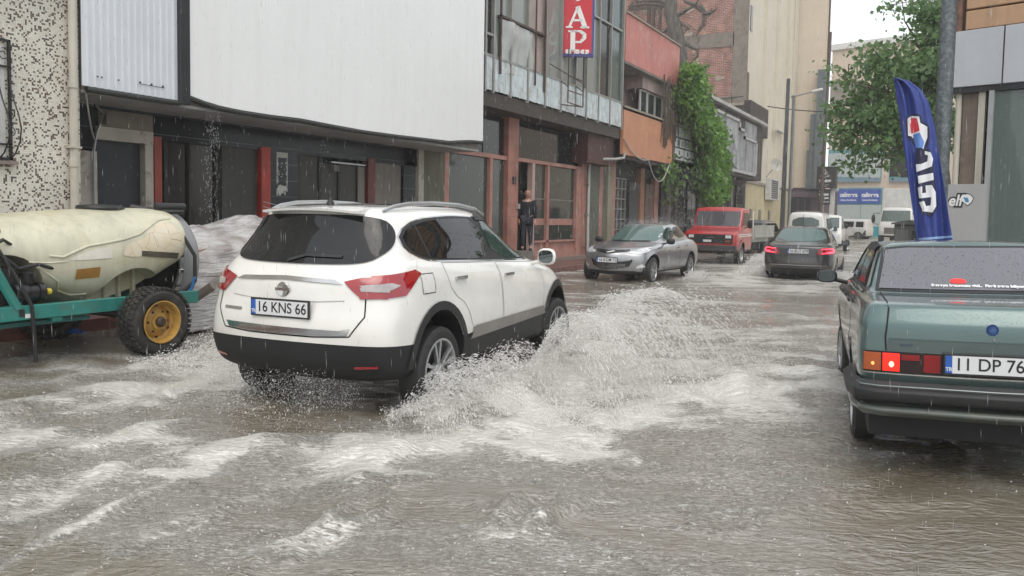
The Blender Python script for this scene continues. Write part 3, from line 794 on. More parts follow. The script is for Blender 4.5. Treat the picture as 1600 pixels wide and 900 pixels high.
# ---- pink building with orange panels
t = thing('pink_building', 'faded pink building with balcony parapet above and orange panels over dark shops', 'building', (-11, 30, 0))
M_pink = mat('faded_pink', (.52, .20, .17), .7, var=.12, scale=1.2, streak=.25, dirt=(.55, .35, .3), dirt_amt=.45, dirt_scale=1.6)
M_pinkw = mat('pale_pink_wall', (.42, .33, .31), .75, streak=.4, var=.15)
M_orange = mat('orange_panel', (.52, .235, .13), .5, var=.12, streak=.18)
M_stone = mat('coping_stone', (.30, .26, .21), .7, streak=.4)
Y0, Y1 = 26.55, 36.0
bx('wall', M_pinkw, (-18, -11.35, Y0, Y1, 3.6, 8.4), t)
bx('ground_wall', mat('dark_shop_wall', (.02, .018, .017), .6, var=.3), (-18, -11.25, Y0, Y1, 0, 3.6), t)
bx('parapet', M_pink, (-10.5, -10.3, Y0, 32.7, 6.98, 8.62), t)
bx('coping', M_stone, (-10.55, -10.24, Y0, 32.75, 8.62, 8.68), t)
bx('balcony_slab', M_wallgrey, (-11.4, -10.31, Y0, 32.7, 6.9, 6.98), t)
bx('parapet', M_pink, (-11.4, -10.5, 32.6, 32.7, 6.98, 8.62), t)
bx('bay_head', M_pinkw, (-11.4, -10.6, 29.2, 32.4, 6.45, 6.92), t)
for (ya, yb) in ((27.2, 28.6), (29.3, 30.0), (30.1, 30.9), (31.0, 31.8), (31.9, 32.4)):
    xw = -11.3 if ya < 29 else -10.72
    f_ = bx('window', M_pvc, (xw - .06, xw, ya, yb, 5.5, 6.43), t)
    g_ = bx('pane', G_shop, (xw - .01, xw + .006, ya + .1, yb - .06, 5.58, 6.37), f_, world=False)
bx('terrace_floor', M_wallgrey, (-11.4, -10.3, Y0, Y1, 5.3, 5.42), t)
for (ya, yb) in ((Y0, 29.15), (29.18, 31.62), (31.65, 32.1)):
    bx('orange_panel', M_orange, (-10.42, -10.3, ya, yb, 3.74, 5.36), t)
bx('panel_trim', M_rust, (-10.42, -10.28, 32.1, 32.3, 3.7, 5.44), t)
bx('coping', M_stone, (-10.48, -10.26, Y0, 36, 5.37, 5.44), t)
bx('canopy', M_dark, (-11.3, -10.43, Y0, Y1, 3.6, 3.73), t)
for (pa, pb, za, zb, mm, nm) in ((922, 938, .14, 3.5, mat('damp_green_render', (.12, .125, .10), .6, streak=.6, var=.3), 'render_panel'), (938, 943, .14, 3.6, M_salmon, 'post'),
                                 (943, 951, .6, 3.4, M_gconc, 'render_panel'), (951, 959, .14, 3.5, mat('pale_render', (.30, .27, .2), .7, streak=.5), 'render_panel'),
                                 (959, 963, .14, 3.6, M_salmon, 'post'), (985, 999, .14, 2.9, M_slab, 'door'), (1002, 1008, .14, 3.5, mat('ochre_post', (.32, .16, .09), .6), 'post'),
                                 (1010, 1022, .3, 2.9, mat('pale_render2', (.17, .11, .09), .7, streak=.6, var=.4), 'render_panel'), (1024, 1030, .14, 3.2, M_salmon, 'post'), (1034, 1046, .14, 3.2, M_slab, 'shop_window'),
                                 (1046, 1050, .14, 3.4, M_wallgrey, 'post')):
    bx(nm, mm, (-11.25, -11.05, YX(pa), YX(pb), za, zb), t)
b = MB()
ya, yb = YX(964), YX(983)
for k in range(4): y = ya + (yb - ya) * k / 3; b.box(-11.2, -11.15, y - .02, y + .02, .3, 3.0)
for k in range(8): z = .3 + k * .385; b.box(-11.2, -11.14, ya, yb, z - .02, z + .02)
b.build('window_grid', M_alu, t)
bx('shop_window', G_shop, (-11.24, -11.2, ya, yb, .3, 3.0), t)
# hanging cables
def cable(name, pts, r, m, label, cat='cable'):
    o = MB().tube(pts, r, 6).build(name, m, None, smooth=True); tag(o, label, cat, 'loose cables along the facades'); return o
def sag(a, b_, s, n=14): 
    a, b_ = Vector(a), Vector(b_); return [a.lerp(b_, i / n) - Vector((0, 0, s * 4 * (i / n) * (1 - i / n))) for i in range(n + 1)]
M_wire = mat('pale_cable', (.4, .39, .37), .5); M_wireb = mat('black_cable', (.02, .02, .02), .5)
cable('loose_cable', sag((-10.25, 26.4, 4.3), (-10.25, 29.1, 3.72), .25) + sag((-10.25, 29.1, 3.72), (-10.25, 31.6, 3.7), .75)[1:], .022, M_wire, 'pale loose cable sagging in two loops under the orange panels')
cable('loose_cable', sag((-10.25, 31.6, 3.7), (-10.4, 34.2, 3.75), .55), .015, M_wireb, 'thin dark cable loop hanging below the black and white sign board')
cable('loose_cable', sag((-9.95, 6.5, 3.0), (-10.9, 7.25, 2.5), .12) , .012, M_wire, 'thin grey cables drooping over the blue grey door beside the mosaic wall')

# sign board beside the vine
sb = thing('sign_board', 'black and white advertising board half hidden by the climbing plant', 'sign', (-10.3, 34, 3.9))
bx('board', M_bp, (-10.42, -10.3, 32.35, 36.0, 3.93, 5.40), sb)
M_sgw = mat('faded_white_sign', (.52, .55, .54), .5, var=.15, scale=5, dirt=(.2, .2, .2), dirt_scale=4)
for (ya, yb, za, zb) in ((32.5, 34.6, 4.95, 5.34), (34.7, 35.9, 4.95, 5.34), (32.45, 33.1, 4.52, 4.86), (33.15, 33.75, 4.52, 4.86), (33.9, 34.9, 4.52, 4.86), (35.0, 35.9, 4.52, 4.86), (32.45, 33.65, 3.98, 4.45), (33.75, 34.75, 3.98, 4.45), (34.85, 35.9, 3.98, 4.45)):
    bx('sign_field', M_sgw, (-10.3, -10.292, ya, yb, za, zb), sb)
b = MB()
for yc in (32.9, 33.5, 34.1, 34.5, 35.3):
    for k in range(3): b.box(-10.292, -10.288, yc - .18 + k * .13, yc - .12 + k * .13, 4.58, 4.80)
for yc in (33.05, 34.25, 35.35):
    b.add([(-10.29, yc - .5, 4.1), (-10.29, yc, 4.02), (-10.29, yc + .45, 4.12), (-10.29, yc + .45, 4.2), (-10.29, yc, 4.1), (-10.29, yc - .5, 4.18)], [(0, 1, 4, 5), (1, 2, 3, 4)])
    b.box(-10.292, -10.288, yc - .1, yc + .05, 4.2, 4.38)
for k in range(3): b.box(-10.292, -10.288, 34.9, 35.6, 5.0 + k * .12, 5.05 + k * .12)
b.build('sign_print', M_bp, sb)

# ---- poster building
t = thing('poster_building', 'dark shop building carrying a weathered grey stepped billboard under a metal eave', 'building', (-11, 43, 0))
M_sooty = mat('sooty_board', (.055, .045, .042), .7, var=.5, scale=1.5, streak=.5)
Y0, Y1 = 36.05, 49.8
bx('wall', M_dark, (-18, -11.3, Y0, Y1, 0, 7.0), t)
bx('upper_front', M_sooty, (-11.3, -10.4, Y0, Y1, 3.86, 7.1), t)
bx('eave', mat('eave_metal', (.42, .42, .41), .4, metal=.3), (-12, -10.1, Y0 - .2, Y1 + .1, 7.1, 7.28), t, bevel=.02)
M_post = mat('weathered_poster', (.30, .31, .32), .6, var=.5, scale=1.2, streak=.8, dirt=(.07, .07, .08), dirt_amt=.6, dirt_scale=1.1, zs=.3)
M_postf = mat('billboard_frame', (.40, .40, .40), .5, streak=.3)
poly = [(38.4, 4.1), (47.6, 4.1), (47.6, 6.0), (44.6, 6.0), (44.6, 6.35), (43.4, 6.35), (43.4, 6.75), (38.4, 6.75)]
MB().prism(poly, -10.4, -10.3).build('billboard', M_post, t)
for i in range(len(poly)):
    a, b_ = poly[i], poly[(i + 1) % len(poly)]
    ya, yb = sorted((a[0], b_[0])); za, zb = sorted((a[1], b_[1]))
    bx('billboard_frame', M_postf, (-10.32, -10.22, ya - .12, yb + .12, za - .07, zb + .07), t)
bx('side_poster', M_post, (-10.4, -10.36, 45.0, 48.0, 6.15, 6.95), t)
b = MB()
for k in range(5): b.obox((-10.29, 41.5 + k * .35, 4.5 - k * .05), (0, .5, -.16), (0, .01, .025), (.006, 0, 0))
b.build('billboard_print', M_bp, t)
for k in range(7):
    y = 37.5 + k * 1.6; bx('pilaster' if k % 2 else 'shop_window', M_wallgrey if k % 2 else G_black, (-11.3, -11.1 if k % 2 else -11.2, y, y + (.4 if k % 2 else 1.5), .14, 3.5), t)

# ---- tall brick building behind
t = thing('brick_building', 'tall unplastered red brick gable with grey concrete beams behind the low shops', 'building', (-20, 52, 0))
M_brick = brick_mat('red_brick', (.34, .125, .085), (.22, .085, .06), (.34, .31, .28), scale=1.0, bw=.26, rh=.10, ms=.014, rough=.85, rot=(R(90), 0, 0))
YB = 50.0
bx('brick_wall', M_brick, (-32, -11.52, YB, YB + .045, 0, 26), t)
bx('concrete_column', M_conc, (-12.4, -11.48, YB - .05, YB, 6, 26), t)
def Zb(py, px=1120): return P(px, py, y=YB).z
for (pa, pb) in ((52, 74), (152, 168)):
    bx('concrete_beam', M_conc, (-19.5 if pa < 100 else -14.5, -12.35, YB - .05, YB, Zb(pb), Zb(pa)), t)
bx('ledge', M_stone, (-14.8, -11.4, YB - .25, YB - .04, Zb(165) - .08, Zb(163)), t)
b = MB(); rr_ = random.Random(3)
for k in range(46):
    x = rr_.uniform(-22, -12.5); z = rr_.uniform(8.8, 17)
    if rr_.random() < .5: x, z = rr_.uniform(-15.6, -14.2), rr_.uniform(8.5, 15)
    s_ = rr_.uniform(.08, .28); n = 9
    pl = [(x + s_ * 1.6 * rr_.uniform(.5, 1) * math.cos(2 * PI * i / n), z + s_ * rr_.uniform(.4, 1) * math.sin(2 * PI * i / n)) for i in range(n)]
    b.prism(pl, YB - .03, YB + .01, 'y')
b.build('mortar_smear', mat('mortar_smears', (.36, .30, .24), .9, bump=.5, var=.2), t)
b = MB(); b.tube([(-15.0, YB - .3, 8.7), (-13.2, YB - .3, 8.9), (-11.6, YB - .3, 9.0)], .03, 5); b.build('cable', M_wireb, t)
# steel stair frame by the brick wall
for px in (1014, 1021, 1031):
    p_ = P(px, 20, y=48.5); bx('steel_post', M_rust, (p_.x - .09, p_.x + .09, 48.4, 48.6, 6, 22), t)
pa, pb = P(983, 12, y=48.5), P(1052, 14, y=48.5)
bx('steel_beam', M_rust, (pa.x, pb.x, 48.35, 48.65, pa.z - .2, pa.z + .1), t)

# ---- tall cream building with pilasters
t = thing('cream_building', 'tall cream rendered building with vertical pilasters behind the lamp post', 'building', (-13, 58, 0))
M_creamw = mat('cream_render', (.60, .55, .45), .7, var=.06, scale=.7, streak=.22)
M_yell = mat('yellow_base', (.52, .45, .28), .7, var=.1, streak=.35)
bx('wall', M_creamw, (-30, -11.5, 50.05, 65.9, 3.9, 26), t)
bx('base_wall', M_yell, (-30, -11.4, 50.05, 65.9, 0, 3.8), t)
bx('string_course', M_stone, (-11.5, -11.3, 50.0, 60.5, 3.8, 3.98), t)
for (pa, pb) in ((1186, 1194), (1205, 1214), (1221, 1227), (1229, 1235)):
    bx('pilaster', M_creamw, (-11.5, -11.3, YX(pa, -11.4), YX(pb, -11.4), 3.98, 26), t)
bx('dark_panel', mat('maroon_panel', (.025, .018, .02), .5), (-11.5, -11.1, P(1173, 170, x=-11.1).y, P(1201, 170, x=-11.1).y, P(1173, 205, x=-11.1).z, P(1175, 157, x=-11.1).z), t)
for (pa, pb, py0, py1) in ((1174, 1177, 8, 48), (1168, 1171, 112, 155)):
    bx('window', G_black, (-11.5, -11.46, P(pa, py0, x=-11.47).y, P(pb, py0, x=-11.47).y, P(pa, py1, x=-11.47).z, P(pa, py0, x=-11.47).z), t)
for px in (1171, 1185, 1200): 
    y = YX(px, -11.4); bx('vent', mat('vent_grey', (.2, .19, .17), .6), (-11.4, -11.33, y, y + .5, .6, 2.2), t)
bx('awning_bracket', M_pvc, (-11.3, -11.0, YX(1207, -11.2), YX(1223, -11.2), P(1215, 205, x=-11.2).z, P(1215, 203, x=-11.2).z), t)

# AC unit, dish
ac = thing('air_conditioner', 'white outdoor air conditioning unit on the cream wall under the satellite dish', 'air conditioner', (-11.1, 57, 2.6))
q0, q1 = P(1203, 312, x=-11.0), P(1215, 283, x=-11.0)
bx('casing', M_pvc, (-11.35, -10.95, q0.y, q1.y + .6, q0.z, q1.z + .1), ac, bevel=.02)
b = MB()
for k in range(9): z = q0.z + .12 + k * (q1.z - q0.z - .1) / 9; b.box(-10.95, -10.93, q0.y + .15, q1.y - .1, z, z + (q1.z - q0.z) / 16)
b.build('grille', M_bp, ac)
dsh = thing('satellite_dish', 'round grey satellite dish on an arm above the air conditioner', 'satellite dish', (-11.1, 58.5, 4))
pc = P(1212, 258, x=-10.7)
dd = ray(1212, 258).normalized() * -1; dd = (dd + Vector((.4, -.1, .25))).normalized()
prof = [(.02, .0), (.15, .012), (.28, .045), (.40, .10), (.405, .115), (.39, .11), (.27, .06), (.02, .02)]
o = MB().lathe(prof, n=28).build('dish', mat('dish_grey', (.42, .41, .38), .45), dsh, smooth=True, world=False)
o.matrix_world = Matrix.Translation(pc) @ dd.to_track_quat('Z', 'Y').to_matrix().to_4x4() ; o.parent = None; o.parent = dsh; o.matrix_parent_inverse = Matrix.Translation(-Vector(dsh.location))
MB().tube([pc, pc - Vector((.25, 0, .35)), (-11.5, pc.y, pc.z - 1.1)], .03, 6).build('arm', M_alu, dsh)
MB().tube([pc - Vector((.0, 0, .38)), pc + dd * .45, pc + dd * .5], .015, 5).build('receiver', M_alu, dsh)

# ---- beige windowless block standing forward
t = thing('beige_block', 'tall plain beige windowless gable beside the cream building', 'building', (-10, 70, 0))
M_beige = mat('beige_render', (.60, .52, .42), .75, var=.05, scale=.6, streak=.10)
YF = 66.0
def XF(px, py): return P(px, py, y=YF).x
xr = XF(1290, 150)
bx('wall', M_beige, (-24, xr, YF, YF + 1.0, 4.1, 26), t)
bx('edge_flashing', M_rust, (xr, xr + .08, YF - .05, YF + .3, 4.1, 26), t)
M_plum = mat('plum_frame', (.07, .045, .06), .5, var=.2)
bx('garage_wall', M_plum, (-24, xr + .1, YF, YF + 9, 0, 4.1), t)
za, zb = P(1250, 308, y=YF).z, P(1250, 299, y=YF).z
bx('garage_beam', mat('plum_light', (.12, .09, .12), .5), (XF(1232, 300), XF(1277, 300), YF - .2, YF - .01, za, zb), t)
bx('garage_opening', mat('dusk_blue', (.02, .022, .035), .3), (XF(1232, 320), XF(1266, 320), YF - .06, YF - .01, .1, za - .1), t)
b = MB()
for k in range(5): x = XF(1234, 320) + k * .55; b.box(x, x + .08, YF - .1, YF - .05, .1, za - .1)
b.build('garage_bar', M_plum, t)
duct = thing('ventilation_duct', 'grey sheet metal flue rising in three steps beside the beige gable', 'duct', (xr - .5, YF - .6, 0))
M_duct = mat('galvanised', (.13, .15, .165), .5, metal=.3, var=.2, streak=.3)
for (px0, px1, pyt) in ((1262, 1283, 235), (1266, 1284, 180), (1275, 1287, 112)):
    bx('duct_section', M_duct, (XF(px0, 240), XF(px1, 240), YF - .5 - (px0 - 1262) * .02, YF - .02, 4.0, P(1270, pyt, y=YF).z), duct)
# ================================================================== END OF THE STREET AND THE RIGHT SIDE
def plane_frame(px, py, depth, ang):
    """origin on the ground below the pixel at that depth; local x runs to the right along the facade"""
    o = PD(px, py, depth); o.z = 0
    ex = Vector((math.cos(ang), math.sin(ang), 0)); nrm = Vector((ex.y, -ex.x, 0))   # towards the camera
    def loc(qx, qy, off=0.0):
        d = ray(qx, qy); t = (o + nrm * off - Vector((0, 0, CAM_H))).dot(nrm) / d.dot(nrm)
        p = Vector((0, 0, CAM_H)) + d * t
        return (p - o).dot(ex), p.z
    return o, ex, nrm, loc

# ---- furniture shop across the junction
A_ = R(-15)
o0, exC, nC, LC = plane_frame(1340, 346, 76, A_)
t = thing('furniture_shop_building', 'beige building across the junction with two blue shop signs over pale windows', 'building', o0, A_)
M_bfac = mat('beige_facade', (.60, .50, .40), .7, var=.05, streak=.12)
M_tealf = mat('teal_frame', (.10, .27, .30), .5)
M_palew = mat('pale_blind', (.42, .47, .46), .35, var=.05)
def fbox(nm, m, px0, py0, px1, py1, off0, off1, par=t, LL=LC, bevel=0):
    a, z1 = LL(px0, py0); b_, z0 = LL(px1, py1)
    return bx(nm, m, (a, b_, -off1, -off0, z0, z1), par, world=False, bevel=bevel)
zt = LC(1298, 80)[1]; xl = LC(1296, 200)[0]; xr2 = LC(1470, 300)[0]
bx('wall', M_bfac, (xl, xr2 + 22, 0, 12, 0, zt), t, world=False)
bx('parapet', mat('roof_edge', (.62, .62, .60), .5), (xl - .2, xr2 + 22, -.25, 12, zt, zt + .55), t, world=False)
fbox('render_band', mat('grey_band', (.26, .23, .20), .7), 1298, 130, 1345, 162, .0, .03)
fbox('ledge', M_stone, 1290, 178, 1322, 182, .0, .6)
for (a, b_) in ((1295, 1377), (1391, 1424), (1432, 1480)):
    w_ = fbox('window', M_tealf, a, 234, b_, 281, .0, .06)
    n = 4 if a == 1295 else 2
    for k in range(n):
        u0 = a + (b_ - a) * (k + .06) / n; u1 = a + (b_ - a) * (k + .94) / n
        p_ = fbox('pane', M_palew if a == 1295 else G_black, u0, 240, u1, 276 + (k / n) * 2, .06, .075, w_)
    fbox('sill', mat('blue_sill', (.16, .24, .30), .5), a, 279, b_, 284, .0, .25)
fbox('shopfront', M_tealf, 1302, 294, 1378, 373, .0, .08)
for (a, b_) in ((1304, 1311), (1313, 1343), (1346, 1375)):
    fbox('shop_window', M_palew, a, 320, b_, 371, .08, .10)
fbox('teal_panel', mat('teal_panel', (.03, .28, .33), .5), 1356, 354, 1375, 372, .10, .12)
fbox('kerb', M_stone, 1296, 373, 1480, 377, .0, .6)
M_bs = mat('blue_sign', (.05, .10, .38), .4, var=.08)
for k, (a, b_) in enumerate(((1311, 1343), (1345, 1376))):
    sgn = thing('shop_sign', ('left' if k == 0 else 'right') + ' one of two blue furniture shop signs with white lettering across the junction', 'shop sign', o0, A_, 'blue furniture shop signs')
    u0, z1 = LC(a, 296); u1, z0 = LC(b_, 318)
    bx('panel', M_bs, (u0, u1, -.16, -.10, z0, z1), sgn, world=False)
    m_ = frame_mtx(((u0 + u1) / 2, -.165, z0 + (z1 - z0) * .60), (1, 0, 0), (0, 0, 1))
    lettering('calimera', M_white, m_, .56, sgn, bold=.02, sx=.92 * (u1 - u0) / 2.1, world=False)
    m_ = frame_mtx(((u0 + u1) / 2, -.165, z0 + (z1 - z0) * .24), (1, 0, 0), (0, 0, 1))
    lettering('home furniture', M_white, m_, .24, sgn, bold=.006, sx=1.05 * (u1 - u0) / 2.1, world=False)

# ---- dark two-part totem sign
o1, ex1, n1_, L1 = plane_frame(1290, 346, 57, R(-8))
t = thing('totem_sign', 'dark grey two part sign with crest and TANEW lettering on posts', 'sign', o1, R(-8))
M_char = mat('charcoal_sign', (.035, .035, .035), .5)
fb = lambda nm, m, a, b_, c_, d_, e, f: fbox(nm, m, a, b_, c_, d_, e, f, t, L1)
fb('upper_panel', M_char, 1279, 261, 1308, 294, .0, .35)
fb('lower_panel', M_char, 1278, 296, 1297, 320, .0, .3)
fb('post', M_pvc, 1281, 320, 1284, 374, -.1, .0); fb('post', M_pvc, 1297, 296, 1301, 374, -.1, .0)
fb('post_bracket', M_pvc, 1297, 294, 1310, 298, -.1, .0)
cu, cz = L1(1289, 283, .35)
sc_ = L1(1300, 300)[0] - L1(1290, 300)[0]; px_ = sc_ / 10
lettering('TANEW', M_white, frame_mtx((cu, -.36, cz), (1, 0, 0), (0, 0, 1)), 5.6 * px_, t, bold=.01, sx=.95, world=False)
cu, cz = L1(1289, 272, .35)
b = MB()
for s in (-1, 1):
    b.tube([(cu + s * 3.4 * px_, -.36, cz - 2.2 * px_), (cu + s * 3.6 * px_, -.36, cz + 3 * px_), (cu, -.36, cz + 5.5 * px_)], .25 * px_, 5)
    b.tube([(cu + s * 3.2 * px_, -.36, cz - 2 * px_), (cu + s * 6.5 * px_, -.36, cz - 1.5 * px_), (cu + s * 6.8 * px_, -.36, cz - 4 * px_), (cu + s * 2 * px_, -.36, cz - 4.2 * px_), (cu, -.36, cz - 5.6 * px_)], .35 * px_, 5)
    b.tube([(cu + s * 1.2 * px_, -.36, cz + 5 * px_), (cu, -.36, cz + 8.2 * px_)], .3 * px_, 5)
b.build('crest', M_white, t, world=False)
lettering('T', M_white, frame_mtx((cu, -.36, cz + .3 * px_), (1, 0, 0), (0, 0, 1)), 5.5 * px_, t, bold=.02, name='crest_letter', world=False)
b = MB()
for (px0, px1, py) in ((1282, 1295, 289), (1284, 1292, 291.3)):
    a, z = L1(px0, py, .35); c_, _ = L1(px1, py, .35); b.box(a, c_, -.365, -.355, z - .2 * px_, z + .2 * px_)
for (px0, px1, py, th) in ((1280, 1284, 298.5, .7), (1280, 1295, 304, 1.6), (1280, 1286, 309, .5), (1288, 1295, 309.5, 1.3), (1280, 1286, 312, .5), (1280, 1295, 315.5, .6)):
    a, z = L1(px0, py, .3); c_, _ = L1(px1, py, .3); n = max(2, int((px1 - px0) / 1.6))
    for k in range(n): u0 = a + (c_ - a) * k / n; b.box(u0, u0 + (c_ - a) / n * .8, -.315, -.305, z - th * px_, z + th * px_)
b.build('small_print', M_white, t, world=False)

# ---- posts
M_pole = mat('pole_dark', (.06, .065, .068), .5, var=.25, streak=.4)
t = thing('street_lamp', 'dark square street lamp with white head on a long arm by the cream building', 'street lamp', P(1227, 350, y=52))
a, b_ = P(1222, 352, y=52), P(1232, 123, y=52); a.z = 0
MB().tube([a, b_], [.19, .13], 4).build('pole', M_pole, t)
a2 = Vector((b_.x + .35, b_.y - .1, 0)); MB().tube([a2, (b_.x + .38, b_.y - .1, P(1236, 150, y=52).z)], .09, 10).build('pole', mat('pole_grey', (.14, .15, .15), .5, streak=.3), t, smooth=True)
c0, c1, c2 = P(1236, 152, y=52), P(1266, 144, y=52), P(1283, 140, y=52)
MB().tube([c0, c1, c2], [.05, .05, .04], 8).build('arm', M_alu, t)
MB().obox((c1 + c2) / 2 + Vector((.1, 0, .02)), (c2 - c1) * .5, (0, .16, 0), (0, 0, .07)).build('lamp_head', M_pvc, t, bevel=.03)
t = thing('slim_pole', 'tall thin brown pole at the edge of the beige gable', 'pole', P(1284, 350, y=60))
a, b_ = P(1281, 352, y=60), P(1298, 50, y=60); a.z = 0
MB().tube([a, b_], [.14, .09], 10).build('pole', mat('pole_brown', (.08, .055, .05), .6, streak=.4), t, smooth=True)
pA_, pB_ = P(1199, 166, y=54), P(1400, 171, y=50)
cable('overhead_wire', sag(pA_, pB_, .25), .03, M_wireb, 'black overhead wire crossing from the cream building to the right')

# ---- big grey pole close to the shop on the right
t = thing('utility_pole', 'thick leaning grey galvanised pole between the tree and the panelled shop', 'pole', (0, 0, 0))
a, b_ = PD(1462, 410, 12.6), PD(1484, 0, 12.9)
dr = (b_ - a) / (b_.z - a.z)
p0 = a - dr * a.z; p1 = a + dr * (7.5 - a.z); t.location = p0
def galv():
    m, nt, b = new_mat('spotted_zinc'); N = nt.nodes; L = nt.links
    tc = N.new('ShaderNodeTexCoord'); n = N.new('ShaderNodeTexNoise'); n.inputs['Scale'].default_value = 14; n.inputs['Detail'].default_value = 8; n.inputs['Roughness'].default_value = .75
    L.new(tc.outputs['Object'], n.inputs['Vector']); cr = N.new('ShaderNodeValToRGB')
    cr.color_ramp.elements[0].position = .45; cr.color_ramp.elements[0].color = (.075, .09, .10, 1); cr.color_ramp.elements[1].position = .72; cr.color_ramp.elements[1].color = (.22, .25, .25, 1)
    L.new(n.outputs['Fac'], cr.inputs[0]); L.new(cr.outputs[0], b.inputs['Base Color']); b.inputs['Roughness'].default_value = .45; b.inputs['Metallic'].default_value = .3
    bp = N.new('ShaderNodeBump'); bp.inputs['Strength'].default_value = .3; bp.inputs['Distance'].default_value = .01; L.new(n.outputs['Fac'], bp.inputs['Height']); L.new(bp.outputs[0], b.inputs['Normal'])
    return m
MB().tube([p0, p1], [.125, .108], 20).build('pole', galv(), t, smooth=True)

# ---- panelled lubricant shop on the right
AR = R(-15)
oR, exR, nR, LR = plane_frame(1487, 350, 14.3, AR)
t = thing('corner_shop', 'corner shop with grey metal panels, orange cladding above and a glass showroom below', 'building', oR, AR)
rb = lambda nm, m, a, b_, c_, d_, e, f, bev=0: fbox(nm, m, a, b_, c_, d_, e, f, t, LR, bev)
M_gp2 = mat('grey_cladding', (.42, .44, .47), .35, metal=.1, var=.05, streak=.06)
u1, z1 = LR(1489, 52); _, z0 = LR(1489, 138)
pitchw = LR(1570, 90)[0] - u1
for k in range(4):
    bx('cladding_panel', M_gp2, (u1 + k * pitchw + .005, u1 + (k + 1) * pitchw - .018, -.08, -.02, z0, z1), t, world=False, bevel=.006)
bx('fascia_core', M_dark, (u1, u1 + 8, -.02, 3, z0, z1), t, world=False)
bx('upper_wall', mat('core', (.1, .07, .05), .7), (u1 + .02, u1 + 8, .12, 4, z1, 9), t, world=False)
M_och = mat('ochre_cladding', (.42, .26, .15), .5, var=.1, streak=.2)
for k in range(8): bx('cladding_board', M_och, (u1 + .18, u1 + 8, .04, .12, z1 + .03 + k * .36, z1 + .03 + k * .36 + .33), t, world=False, bevel=.012)
MB().tube([(u1 + .08, .02, z1), (u1 + .08, .02, 9)], .06, 10).build('rusty_pipe', mat('rusty_pipe', (.14, .07, .05), .7, var=.4, scale=6), t, smooth=True, world=False)
bx('soffit', M_bp, (u1, u1 + 8, -.02, .5, z0 - .10, z0 - .003), t, world=False)
# left bay: two pale pipes and a stained brown panel
zb_ = LR(1500, 288)[1]
xa = LR(1487, 200)[0]; xb = LR(1541, 200)[0]
bx('back_wall', M_dark, (xa, xb, .25, .5, 0, z0 - .1), t, world=False)
u = LR(1494, 200)[0]; MB().tube([(u, .1, zb_), (u, .1, z0 - .1)], .05, 12).build('pale_pipe', M_cream_p, t, smooth=True, world=False)
ua, ub = LR(1500, 200)[0], LR(1526, 200)[0]
bx('stained_panel', mat('stained_brown', (.14, .11, .085), .5, var=.3, scale=1.5, streak=.6, dirt=(.30, .27, .23), dirt_amt=.5, dirt_scale=1.8), (ua, ub, .1, .2, zb_, z0 - .1), t, world=False)
u = LR(1531, 200)[0]; bx('pale_post', M_cream_p, (u - .055, u + .05, .05, .15, zb_, z0 - .1), t, world=False)
# low grey wall panel with the oil brand mark
ua, ub = LR(1478, 330)[0], LR(1542, 330)[0]
bx('low_wall', mat('low_grey_wall', (.36, .36, .36), .45, var=.06, streak=.1), (ua - .35, ub, -.06, .25, 0, zb_), t, world=False)
cx_, cz_ = LR(1499, 313)
s_ = (LR(1510, 313)[0] - LR(1500, 313)[0]) / 10
M_blk = mat('black_print', (.015, .015, .018), .4); M_wht2 = mat('white_print', (.75, .75, .74), .4, var=.02)
lettering('elf', M_blk, frame_mtx((LR(1494, 313)[0], -.063, LR(1494, 314)[1]), (1, 0, 0), (0, 0, 1)), 27 * s_, t, bold=.035, sx=.85, shear=.2, world=False)
lettering('elf', M_wht2, frame_mtx((LR(1494, 313)[0], -.067, LR(1494, 314)[1]), (1, 0, 0), (0, 0, 1)), 27 * s_, t, bold=.006, sx=.85, shear=.2, world=False)
def shield(b, cx, cz, s, yo, k=1.0):
    pts = [(-.9, .35), (-.5, .75), (0, .95), (.5, .75), (.9, .2), (.6, -.5), (.1, -.95), (-.35, -.65), (-.8, -.25)]
    b.prism([(cx + p * s * k, cz + q * s * k) for p, q in pts], yo, yo - .004, 'y')
cx_, cz_ = LR(1513, 312)
b = MB(); shield(b, cx_, cz_, 10 * s_, -.061, 1.15); b.build('emblem_outline', M_blk, t, world=False)
b = MB(); shield(b, cx_, cz_, 10 * s_, -.0655); b.build('emblem', M_wht2, t, world=False)
b = MB(); b.prism([(cx_ - 6 * s_, cz_ + 4 * s_), (cx_ + 1 * s_, cz_ + 3 * s_), (cx_ + 3 * s_, cz_ - 4 * s_), (cx_ - 2 * s_, cz_ - 5 * s_)], -.070, -.0725, 'y'); b.build('emblem_blue', mat('emblem_blue', (.05, .25, .45), .4), t, world=False)
# glass showroom
M_frm = mat('showroom_frame', (.33, .35, .35), .4, metal=.2, streak=.2)
for (a, b_) in ((1541, 1549),):
    ua, ub = LR(a, 250)[0], LR(b_, 250)[0]; bx('frame', M_frm, (ua, ub, -.05, .12, 0, z0 - .1), t, world=False)
ug = LR(1549, 250)[0]
bx('glass_pane', glass_mat('showroom_glass', (.15, .185, .175), .01, tr=.38), (ug, ug + 2.6, .02, .035, .1, z0 - .12), t, world=False)
bx('frame', M_frm, (ug + 2.6, ug + 2.7, -.05, .12, 0, z0 - .1), t, world=False)
bx('glass_pane', glass_mat('showroom_glass', (.15, .185, .175), .01, tr=.38), (ug + 2.7, ug + 5, .02, .035, .1, z0 - .12), t, world=False)
bx('showroom_floor', M_wallgrey, (ug, ug + 5, .04, 4, .1, .3), t, world=False)
bx('showroom_back', mat('showroom_back', (.62, .66, .64), .6), (ug - .1, ug + 5, 3, 3.2, .1, z0), t, world=False)
bx('showroom_side', mat('showroom_side', (.65, .70, .66), .6), (ug - .1, ug + .02, .13, 3, .1, z0), t, world=False)
